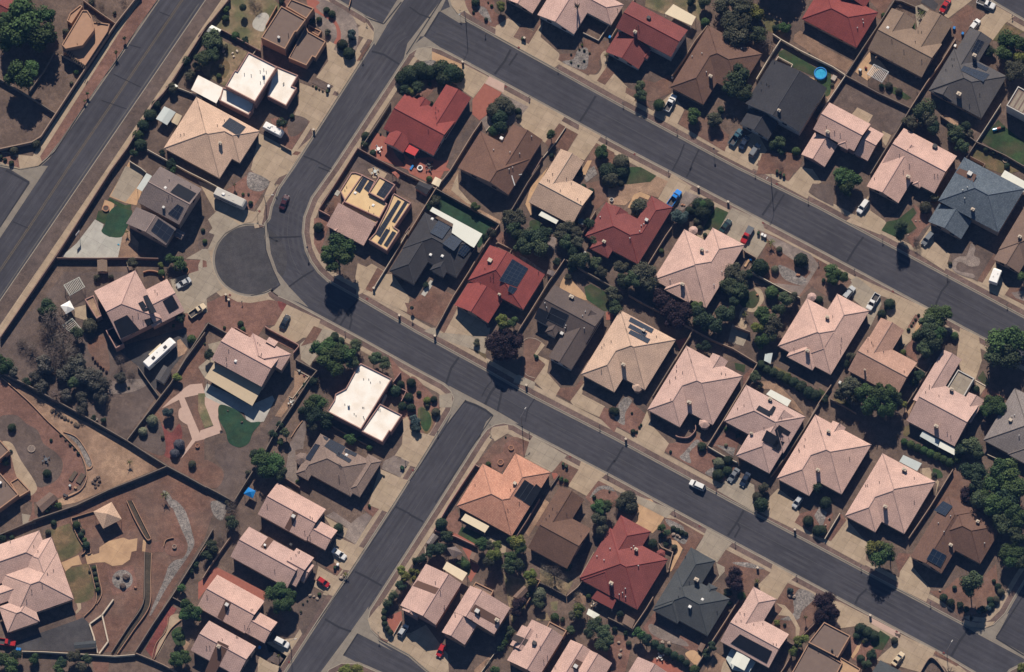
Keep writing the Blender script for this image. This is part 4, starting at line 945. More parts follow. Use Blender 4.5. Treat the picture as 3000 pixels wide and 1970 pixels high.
# wedge, lower row
def zhouse(lab, t, roof, T1, B1, B2, **k):
    return H(lab, t, roof, k.pop('wall', 'stucco'), 3.1, [(T1[0], T1[1], B1[0], B1[1], 'abcd'), (T1[0], T1[1], B2[0], B2[1], 'abcd')] + k.pop('more', []), **k)
h = zhouse('sand coloured hipped house with three rows of blue panels', '32', 'peach', (55, -222), (0, 530), (280, 510), more=[(190, 260, 215, 440, 'abd', 3.0)])
h.cone(213, 470, 1.7, 2.8, 8, .7); h.chimney(82, 275, 1.9, 1.0, .7, 'blockw')
for q, a in (([(150, -157), (360, -47), (340, -12), (132, -122)], 7), ([(145, -95), (300, -12), (283, 18), (125, -65)], 5), ([(150, -40), (328, 45), (303, 82), (128, -10)], 7)): h.panel(q, 'paneld', nx=a, ny=2)
h.cooler(268, -30, 'blockc', .8); h.vents([(385, 20), (-95, 95), (-115, 120), (-30, 65), (62, 262), (-120, 330)])
h = zhouse('largest pink hipped house, with a curved patio wall', '32', 'pinkb', (660, 105), (600, 850), (900, 830), more=[(900, 170, 935, 420, 'ab', 3.0), (800, 580, 810, 760, 'abd', 3.0)])
h.cone(825, 805, 1.7, 2.8, 8, .7); h.chimney(685, 620, 1.9, 1.1, .7, 'blockw'); h.vents([(570, 292), (568, 333), (625, 350), (560, 395), (505, 425), (508, 440), (515, 598), (980, 358), (1018, 368)])
h = H('pink hipped house with a zigzag of black panels', '32', 'pinkb', 'stucco', 3.1, [(1005, 795, 1750, 755, 'abcd'), (1402, 632, 1420, 1275, 'abd', 3.0), (1190, 800, 1345, 975, 'abd', 3.1)])
for q in ([(1325, 650), (1442, 715), (1422, 757), (1298, 690)], [(1455, 655), (1482, 672), (1442, 742), (1405, 720)], [(1508, 830), (1615, 895), (1592, 932), (1480, 868)], [(1395, 880), (1530, 960), (1480, 1040), (1350, 975)], [(1490, 850), (1548, 882), (1500, 965), (1430, 930)], [(1490, 965), (1560, 990), (1502, 1075), (1440, 1040)]): h.panel(q, 'panelb')
h.cover([(1432, 505), (1620, 605), (1585, 662), (1390, 548)], 2.7, 'patw'); h.chimney(1425, 590, 1.0, 1.0, .7); h.chimney(1255, 905, .8, .8, .5); h.vents([(1187, 652), (1128, 680), (1370, 858), (1532, 770), (1538, 940), (1598, 955)])
h = zhouse('pink hipped house with a round tree shadow on its roof', '42', 'pinkb', (-36, 735), (-91, 1480), (205, 1465), more=[(125, 790, 150, 1010, 'ab', 3.0)])
h.chimney(85, 885, 1.0, .9, .7); h.chimney(-12, 1240, 1.9, 1.0, .7, 'blockw'); h.vents([(-130, 960), (-138, 1022), (-188, 1055), (-183, 1068), (188, 815), (278, 1135)])
h = zhouse('pink hipped house with a pale glass patio roof', '42', 'pinkb', (580, 1090), (515, 1812), (780, 1827))
h.chimney(780, 1235, 1.1, 1.2, .8); h.chimney(605, 1575, 1.9, 1.0, .7, 'blockw'); h.vents([(550, 1352), (425, 1385), (440, 1383), (870, 1315), (870, 1530)]); h.cover([(770, 1105), (940, 1182), (897, 1252), (733, 1165)], 2.6, 'patg')
h = H('brown hipped corner house with two small solar arrays', '43', 'brown', 'stucco', 3.0, [(1475, 570, 1230, -30, 'abcd'), (1100, 60, 1120, 660, 'ab', 2.9), (1180, -60, 1330, 300, 'abc')])
h.panel([(1135, -5), (1222, 42), (1155, 130), (1052, 80)], 'paneld', nx=3, ny=2, up=.3); h.panel([(1042, 428), (1167, 495), (1112, 602), (983, 530)], 'paneld', nx=3, ny=2, up=.2)
h.chimney(1452, 180, .9, .8, .7, 'blockc'); h.chimney(1205, 395, 1.0, .9, .7, 'blockw'); h.vents([(1203, 135), (1092, 200), (1143, 280), (1515, 385)], 'metal', .12)
# north of the upper street
h = H('pink tiled house cut by the top edge beside a young tree', '20', 'pink', 'stucco', 3.0, [(1100, -400, 1125, 125, 'ab')])
h = H('pale pink tiled house by the cactus garden', '20', 'pink', 'stwhite', 3.2, [(1400, -230, 1505, 315, 'ab'), (1500, -200, 1845, 232, 'abcd')])
h.vents([(1530, 50), (1515, 40)]); h.vents([(1905, 90)])
h = H('red tiled two storey house with a cream patio cover', '30', 'redt', 'stwhite', 5.2, [(165, 10, 520, 525, 'cd'), (60, 250, 220, 635, 'ab', 2.9), (300, 280, 400, 445, 'abd', 5.1), (290, 460, 300, 545, 'ab', 2.9)])
h.cooler(315, 170, 'dmetal', 1.0); h.chimney(190, 290, 1.2, .9, .7); h.vents([(220, 240), (225, 270), (205, 255)]); h.cover([(540, 40), (747, 155), (705, 235), (460, 125)], 2.9, 'patc')
h = H('brown shingled hipped house under the big round tree', '30', 'brown', 'stucco', 3.0, [(860, 235, 815, 960, 'abcd'), (860, 235, 1130, 860, 'abcd')])
h.chimney(880, 695, 1.7, .9, .7, 'blockw'); h.vents([(712, 522), (802, 493), (843, 665), (1165, 450)], 'metal', .12)
h = H('charcoal shingled house beside the round blue pool', '30', 'char', 'stwhite', 4.6, [(1450, 545, 1700, 1215, 'ab', 4.6, .25), (1260, 960, 1410, 1280, 'ab', 2.9)])
h.chimney(1507, 1010, 1.0, .8, .6, 'metal'); h.vents([(1467, 575), (1343, 755), (1393, 770), (1416, 785), (1345, 825)])
h = H('red hipped house cut by the top edge', '40', 'redm', 'stucco', 3.0, [(-161, 175, 540, 115, 'abcd'), (40, -250, 420, 70, 'ab')])
h.vents([(350, 260), (400, 185), (405, 215)], 'metal', .12)
h = H('tan shingled house around an entry court, with a white pergola', '40', 'tanr', 'stucco', 3.0, [(445, 450, 1125, 405, 'cd'), (665, 75, 760, 400, 'ab'), (1000, 90, 1040, 520, 'ab')])
h.skylight([(628, 255)]); h.vents([(665, 370), (775, 465), (938, 555), (668, 560), (905, 292), (938, 295), (880, 385), (887, 715)])
h = H('grey shingled house with two tall chimneys', '40', 'greyr', 'stucco', 3.2, [(1380, 255, 1233, 938, 'ab'), (1000, 830, 1720, 700, 'abcd')])
h.chimney(1422, 505, 2.6, 1.0, .8, 'blockw'); h.chimney(1280, 858, 2.6, 1.2, .9, 'blockw')
h.panel([(1325, 605), (1560, 682), (1502, 750), (1295, 645)], 'paneld', nx=6, ny=2); h.panel([(1440, 570), (1550, 625), (1528, 652), (1400, 592)], 'paneld', nx=3, ny=1); h.panel([(1452, 360), (1512, 385), (1442, 500), (1393, 470)], nx=2, ny=4); h.vents([(1215, 540), (1235, 545), (1220, 600), (1160, 640), (1375, 960), (1470, 865)])
h = H('flat roofed two storey house with white parapet at the right edge', '40', 'white', 'stwhite', 5, [], flats=[([(1822, 790), (2150, 970), (2040, 1140), (1715, 968)], 5.4, 'greyr' if False else 'bflat', 'stwhite')])
for k in range(4): h.panel([(1830 + k * 42, 835 + k * 22), (1858 + k * 42, 848 + k * 22), (1775 + k * 42, 985 + k * 22), (1745 + k * 42, 972 + k * 22)], 'cg', 'roof_walkway', .06)
h = H('pink tiled two storey house beside the raked gravel yard', '40', 'pink', 'stpink', 5.0, [(95, 940, 320, 1385, 'cd'), (460, 1160, 445, 1475, 'cd', 3.0), (-20, 1180, 50, 1530, 'ab', 2.9), (225, 1235, 260, 1375, 'abd', 4.95)])
h.chimney(77, 1205, 1.0, 1.0, .7, 'blockc'); h.vents([(65, 1165), (140, 1210), (192, 1232)])
h = H('rose tiled house with a black rooftop cooler', '41', 'pink', 'stucco', 3.0, [(775, -357, 1055, 240, 'cd'), (700, -260, 725, 330, 'ab'), (930, 30, 920, 195, 'abd', 2.95)])
h.cooler(1060, -185, 'dmetal', 1.2); h.chimney(815, 85, 1.9, 1.1, .7, 'blockw'); h.vents([(505, 105), (770, 40), (1085, 75), (1055, 70), (825, -20), (735, -110), (812, -155)])
h = H('blue grey tiled two storey house with a lower garage wing', '41', 'blueg', 'stucco', 4.8, [(1330, -90, 1640, 600, 'abcd'), (1150, 250, 1300, 660, 'ab', 3.0)])
h.panel([(1285, 10), (1442, 70), (1415, 135), (1250, 50)], 'brownd', 'roof_well', .03); h.cooler(1380, 65, 'metal', 1.3); h.chimney(1407, 385, 1.1, .9, .7, 'blockw'); h.vents([(1315, 215), (1357, 190), (1332, 290)], 'metal', .13); h.cover([(1700, 28), (1900, 140), (1870, 230), (1660, 92)], 3.0, 'patw')
h = H('brown shingled house by the white cargo trailer', '41', 'tanr' if False else 'taupe', 'stucco', 3.0, [(1750, 590, 1830, 970, 'ab'), (1900, 330, 2100, 1000, 'abcd', 3.0)])
h.chimney(1838, 635, 1.0, .9, .7)
# south of the curving street
h = H('salmon clay tiled house on the street corner', '22', 'salmon', 'stucco', 3.0, [(670, 1185, 935, 1847, 'abcd'), (970, 1090, 935, 1847, 'abcd'), (740, 1270, 740, 1390, 'abc', 2.95)])
h.panel([(1055, 1332), (1140, 1388), (1050, 1530), (958, 1475)], 'panelb', nx=2, ny=1); h.panel([(1160, 1370), (1210, 1412), (1110, 1575), (1040, 1530)], 'panelb'); h.cooler(965, 1370, 'blockc', .9); h.vents([(600, 1380), (925, 1425), (1005, 1545), (900, 1605)])
h.cover([(510, 1642), (730, 1757), (690, 1817), (470, 1698)], 2.5, 'patc')
h = H('brown shingled L shaped house on the lower street', '23', 'brownd', 'stucco', 3.0, [(1085, 420, 1665, 250, 'cd'), (1375, -142, 1379, 340, 'ab')])
h.vents([(1310, 65), (1350, 100), (1440, 115), (1280, 130), (1250, 160), (1570, 315)], 'dmetal')
h = H('red tiled house between the brown and slate grey ones', '33', 'redt', 'stucco', 3.0, [(60, 125, -26, 870, 'abcd'), (-321, 700, 490, 530, 'abcd')])
h.cone(425, 470, 1.4, 2.7, 6, .7); h.chimney(198, 435, 1.5, .9, .7, 'blockc'); h.chimney(-30, 745, 1.6, 1.0, .8, 'blockc'); h.vents([(177, 412), (155, 430), (220, 592), (100, 800), (75, 838), (45, 855), (102, 875), (-40, 435), (-160, 505), (-95, 540)], 'metal', .13)
h.cover([(-150, 805), (20, 895), (-20, 985), (-212, 885)], 2.6, 'redm')
h = H('slate grey hipped house with one tall chimney', '33', 'slate', 'stucco', 3.0, [(700, 420, 578, 1118, 'abcd'), (365, 965, 1060, 890, 'abcd'), (865, 745, 880, 900, 'abc', 2.95)])
h.chimney(752, 712, 1.7, 1.2, .8, 'blockw'); h.skylight([(807, 897)]); h.cooler(692, 970, 'whitep', .8); h.vents([(650, 505), (685, 735), (600, 790), (588, 870), (940, 1005)])
h = H('pale pink L shaped house with black panels and an awning', '33', 'pinkb', 'stucco', 3.0, [(970, 1280, 1600, 1215, 'cd'), (1275, 780, 1254, 1282, 'abc')])
h.panel([(1150, 1215), (1445, 1372), (1395, 1482), (1065, 1298)], 'panelb'); h.vents([(1150, 1020), (1190, 1030), (1113, 1098), (1160, 1095), (1277, 1125), (1360, 1120), (1455, 1305), (1483, 1308)])
h = H('brown flat roofed stucco house with a tan deck', '43', 'brown', 'adobe', 3, [], flats=[([(45, 1102), (287, 1228), (170, 1430), (-100, 1290)], 3.6, 'bflat'), ([(-100, 1295), (212, 1478), (130, 1640), (-270, 1600)], 3.0, 'bflat'), ([(180, 1415), (378, 1530), (330, 1640), (120, 1640), (205, 1480)], 2.6, 'co')])
h.cooler(118, 1365, 'dmetal', .5); h.vents([(148, 1415), (-10, 1370)])
h = H('blue grey shingled house cut by the bottom edge', '43', 'blueg' if False else 'slate', 'stucco', 3.0, [(560, 1452, 720, 1900, 'cd')])
# lower middle group of close two storey houses
h = H('pink tiled two storey house with a white slatted patio cover', '23', 'pink', 'stpink', 5.0, [(150, 570, 240, 1130, 'ab', 5.0, {'a': .26, 'b': .48}), (-70, 990, 190, 870, 'ab', 4.9)])
h.panel([(72, 722), (270, 795), (235, 848), (30, 772)], 'brown', 'roof_well', .03); h.vents([(282, 825), (318, 960), (315, 985), (237, 742)], h=.7); h.cover([(340, 550), (530, 655), (482, 728), (303, 615)], 2.9, 'patc')
h = H('pink tiled two storey house with a sunken brown roof well', '23', 'pink', 'adobe', 5.0, [(555, 770, 775, 1215, 'ab', 5.0, {'a': .5, 'b': .22}), (545, 790, 505, 1312, 'ab', 4.95, {'a': .5, 'b': .36})], flats=[([(603, 733), (770, 815), (745, 862), (580, 772)], 2.9, 'bflat')])
h.panel([(600, 940), (832, 1072), (790, 1130), (555, 1005)], 'brown', 'roof_well', .03); h.cooler(620, 1008, 'metal', 1.2); h.chimney(800, 1082, 1.2, 1.1, .8, 'blockc'); h.vents([(415, 1025), (418, 1048), (572, 1085)])
h = H('pink tiled two storey house with an orange balcony', '23', 'pink', 'adobe', 5.0, [(1120, 1080, 1180, 1610, 'ab', 5.0, {'a': .26, 'b': .48}), (1030, 1130, 1080, 1400, 'ab', 4.95)], flats=[([(1280, 1095), (1440, 1180), (1405, 1240), (1255, 1150)], 2.9, 'bflat')])
h.panel([(962, 1215), (1175, 1298), (1150, 1365), (930, 1262)], 'gbr', 'roof_well', .03); h.cooler(1143, 1300, 'dmetal', 1.1); h.vents([(1195, 1330), (1228, 1455), (1262, 1420), (1165, 1225)], h=.7)
h = H('pink tiled two storey house cut by the bottom edge beside a dark tree', '23', 'pink', 'adobe', 5.0, [(1475, 1265, 1358, 1958, 'ab'), (1600, 1340, 1720, 1700, 'ab', 4.9)])
h.panel([(1525, 1440), (1640, 1500), (1590, 1580), (1480, 1520)], 'brown', 'roof_well', .03); h.cooler(1522, 1515, 'metal', 1.1); h.vents([(1332, 1520)])
h = H('pale pink tiled house cut by the bottom edge', '33', 'pink', 'stucco', 3.2, [(215, 1420, 344, 1900, 'ab')])
# ------------------------------------------------------------------ trees and shrubs
def blob_pts(rnd, n, r, squash=.8, lobes=7):
    """points through the outer part of a lumpy crown of radius 1, with gaps between the lobes"""
    L = []
    for i in range(lobes):
        a = rnd.uniform(0, 2 * math.pi); e = rnd.uniform(-.35, 1.0); rr = rnd.uniform(.35, .62)
        L.append((Vector((math.cos(a) * math.cos(e) * (1 - rr), math.sin(a) * math.cos(e) * (1 - rr), math.sin(e) * (1 - rr) * squash)), rr * rnd.uniform(.75, 1.15)))
    L.append((Vector((0, 0, .1)), .55))
    out = []
    for _ in range(n):
        c, rr = L[rnd.randrange(len(L))]
        d = Vector((rnd.gauss(0, 1), rnd.gauss(0, 1), rnd.gauss(.25, 1))).normalized()
        p = c + d * rr * rnd.uniform(.62, 1.03) * Vector((1, 1, squash)).length / 1.7320508
        out.append((p, d))
    return out, L
def crown_mesh(name, seed, n, leaf, kind='broad'):
    rnd = random.Random(seed); vs, fs = [], []
    if kind == 'shrub':
        P = []
        for _ in range(n):
            d = Vector((rnd.gauss(0, 1), rnd.gauss(0, 1), rnd.gauss(.2, 1))).normalized()
            k = 1 + .16 * noise.noise(d * 2.2 + Vector((seed, 0, 0)))
            P.append((Vector((d.x, d.y, d.z * .85)) * k * rnd.uniform(.88, 1.0), d))
    elif kind == 'conifer':
        P = []
        for _ in range(n):
            h = rnd.uniform(-.95, 1.2); a = rnd.uniform(0, 2 * math.pi); lay = .75 + .25 * math.cos(h * 22) ; rr = max(.06, (1.2 - h) / 2.15) * (.86 + .14 * math.sin(a * 5 + h * 9)) * lay
            q = rnd.uniform(.55, 1.0)
            P.append((Vector((math.cos(a) * rr * q, math.sin(a) * rr * q, h)), Vector((math.cos(a), math.sin(a), .5)).normalized()))
    elif kind == 'bare':
        P = []
        for _ in range(n):
            d = Vector((rnd.gauss(0, 1), rnd.gauss(0, 1), rnd.gauss(.3, .9))).normalized()
            if noise.noise(d * 3 + Vector((seed * 3.1, 0, 0))) < -.12: continue
            P.append((d * rnd.uniform(.35, 1.0) ** .7, d))
    elif kind == 'palm':
        P = []
        for k in range(14):
            a = 2 * math.pi * k / 14 + rnd.uniform(-.2, .2); up = rnd.uniform(-.1, .6)
            for i in range(n // 14):
                t = (i + 1) / (n // 14); P.append((Vector((math.cos(a) * t, math.sin(a) * t, up * t - .7 * t * t)), Vector((rnd.uniform(-.3, .3), rnd.uniform(-.3, .3), 1))))
    else:
        P, L = blob_pts(rnd, n, 1, .8, 9)
    for p, d in P:
        nrm = (d + Vector((rnd.uniform(-1, 1), rnd.uniform(-1, 1), rnd.uniform(-.6, 1))) * .75).normalized()
        a = nrm.cross(Vector((rnd.uniform(-1, 1), rnd.uniform(-1, 1), .3)))
        if a.length < .05: continue
        a.normalize(); c = nrm.cross(a); s_ = leaf * rnd.uniform(.6, 1.3); b = len(vs)
        if kind == 'bare': a *= 2.2; c *= .35
        vs += [p + a * s_, p + c * s_ * .7, p - a * s_, p - c * s_ * .7]; fs.append((b, b + 1, b + 2, b + 3))
    if kind in ('shrub', 'broad', 'conifer'):
        # leafy core so that the middle is closed
        bm = bmesh.new(); bmesh.ops.create_icosphere(bm, subdivisions=2, radius=.80 if kind == 'shrub' else .5)
        for v in bm.verts:
            d = v.co.normalized(); v.co *= 1 + .3 * noise.noise(d * 2 + Vector((seed, 1, 0)))
            v.co.z *= .85 if kind != 'conifer' else 1.5
            if kind == 'conifer':
                f = max(.1, (1.1 - v.co.z) / 2.0); v.co.x *= f; v.co.y *= f
        b = len(vs); bm.verts.ensure_lookup_table()
        vs += [v.co.copy() for v in bm.verts]; fs += [tuple(b + v.index for v in f.verts) for f in bm.faces]; bm.free()
    me = bpy.data.meshes.new(name); me.from_pydata([tuple(v) for v in vs], [], fs); me.update(); return me
PROTO = {}
def crown(kind, mk):
    """mesh for a crown shape in one leaf colour, three shapes of each"""
    if (kind, mk) not in PROTO:
        lst = []
        for s_ in range(4 if kind in ('broad',) else 3 if kind == 'shrub' else 2):
            base = PROTO.get((kind, s_))
            if base is None:
                base = crown_mesh('crown', 11 + s_ * 7, {'broad': 3800, 'shrub': 1700, 'conifer': 3000, 'bare': 1500, 'palm': 14 * 14}[kind], {'broad': .066, 'shrub': .085, 'conifer': .06, 'bare': .05, 'palm': .09}[kind], kind)
                PROTO[(kind, s_)] = base
            c = base.copy(); c.materials.clear(); c.materials.append(MT['L' + mk]); lst.append(c)
        PROTO[(kind, mk)] = lst
    return PROTO[(kind, mk)]
tm = MB(); tm.cyl(0, 0, 0, 1, .5, .3, 8, cap=False)
for k in range(5):
    a = k * 1.256; tm.tube((0, 0, .85), (math.cos(a) * 4.2, math.sin(a) * 4.2, 1.45 + .1 * (k % 2)), .22, 5, r1=.06)
TRUNK = bpy.data.meshes.new('trunk'); TRUNK.from_pydata(tm.v, [], tm.f); TRUNK.materials.append(MT['bark'])
LOOK = {'g': 'fresh green', 'd': 'dark green', 'o': 'olive green', 'k': 'grey olive', 'b': 'yellow green', 'm': 'soft green', 'p': 'purple leaved', 'y': 'bare greyish brown', 'c': 'blue green', 'v': 'grey violet', 'l': 'pale sage', 's': 'clipped dark'}
NV = [0]
def kinds(k):
    if k in 'SOGDLVB': return 'shrub', k.lower()
    if k == 'y': return 'bare', 'y'
    if k == 'Y': return 'bare', 'm'
    if k == 'C': return 'conifer', 'c'
    if k == 'T': return 'conifer', 'm'
    if k == 'P': return 'palm', 'b'
    return 'broad', k
def veg(t, grp):
    """one plant, from one or several touching crown circles: (x, y, radius, kind, height)"""
    NV[0] += 1; rnd = random.Random(NV[0] * 13 + 5)
    k = grp[0][3]
    if k == 'd' and len(grp[0]) > 4: k = 'domd'[NV[0] % 4] if NV[0] % 4 else 'm'
    kind, mk = kinds(k); R0 = max(g[2] for g in grp) / 31.265
    h0 = grp[0][4] if len(grp[0]) > 4 else None
    shrub = kind == 'shrub' or (R0 < 1.6 and h0 is None) or kind == 'palm'
    nm = 'hedge' if (kind == 'shrub' and len(grp) > 2) else 'shrub' if shrub else 'tree'
    cs = []
    for g in grp:
        x, y, r = g[:3]; h = g[4] if len(g) > 4 else None; rad = r / 31.265
        sz = {'broad': .8, 'shrub': .85, 'conifer': 1.2, 'bare': .8, 'palm': .6}[kind] * rad
        if kind == 'shrub': cz = sz * .75 + .12 if h is None else max(h - sz, sz * .75)
        elif h is None: cz = sz * .8 + .12 if rad < 1.6 else 1.0 + rad * .95
        else: cz = max(h - sz, sz * .75)
        if kind == 'palm': cz = max(.7, (h or 1.8))
        cs.append((W(t, x, y, cz), rad, cz))
    c0 = sum((c[0] for c in cs), Vector()) / len(cs)
    e = thing(nm, (c0.x, c0.y, .1), 0)
    for p, rad, cz in cs:
        me = crown(kind, mk); me = me[rnd.randrange(len(me))]
        c = bpy.data.objects.new('foliage' if nm != 'tree' else 'crown', me); link(c, e); c.location = (p.x - c0.x, p.y - c0.y, cz - .1)
        c.rotation_euler = (0, 0, rnd.uniform(0, 6.28))
        sv = rad * (1.05 if kind == 'broad' else 1.0) * rnd.uniform(.97, 1.04); c.scale = (sv, sv * rnd.uniform(.92, 1.06), sv if kind != 'conifer' else rad * 1.15)
    if nm == 'tree' or kind == 'palm':
        tr = bpy.data.objects.new('trunk', TRUNK); link(tr, e); w_ = .12 + R0 * .07 + .03 * len(cs); tr.scale = (w_, w_, max(.3, cs[0][2] - .3))
    wd = R0 * (1 + .35 * (len(cs) - 1))
    size = 'tiny' if wd < .7 else 'small' if wd < 1.2 else 'medium' if wd < 2.2 else 'large' if wd < 4.5 else 'huge'
    word = 'hedge' if nm == 'hedge' else 'round shrub' if kind == 'shrub' else 'palm' if kind == 'palm' else 'conifer' if kind == 'conifer' else ('shrub' if shrub else 'tree')
    tag(e, size + ' ' + LOOK[mk] + ' ' + word, nm, {'hedge': 'hedges of the yards', 'shrub': 'shrubs of the yards', 'tree': 'trees of the yards'}[nm])
    return e
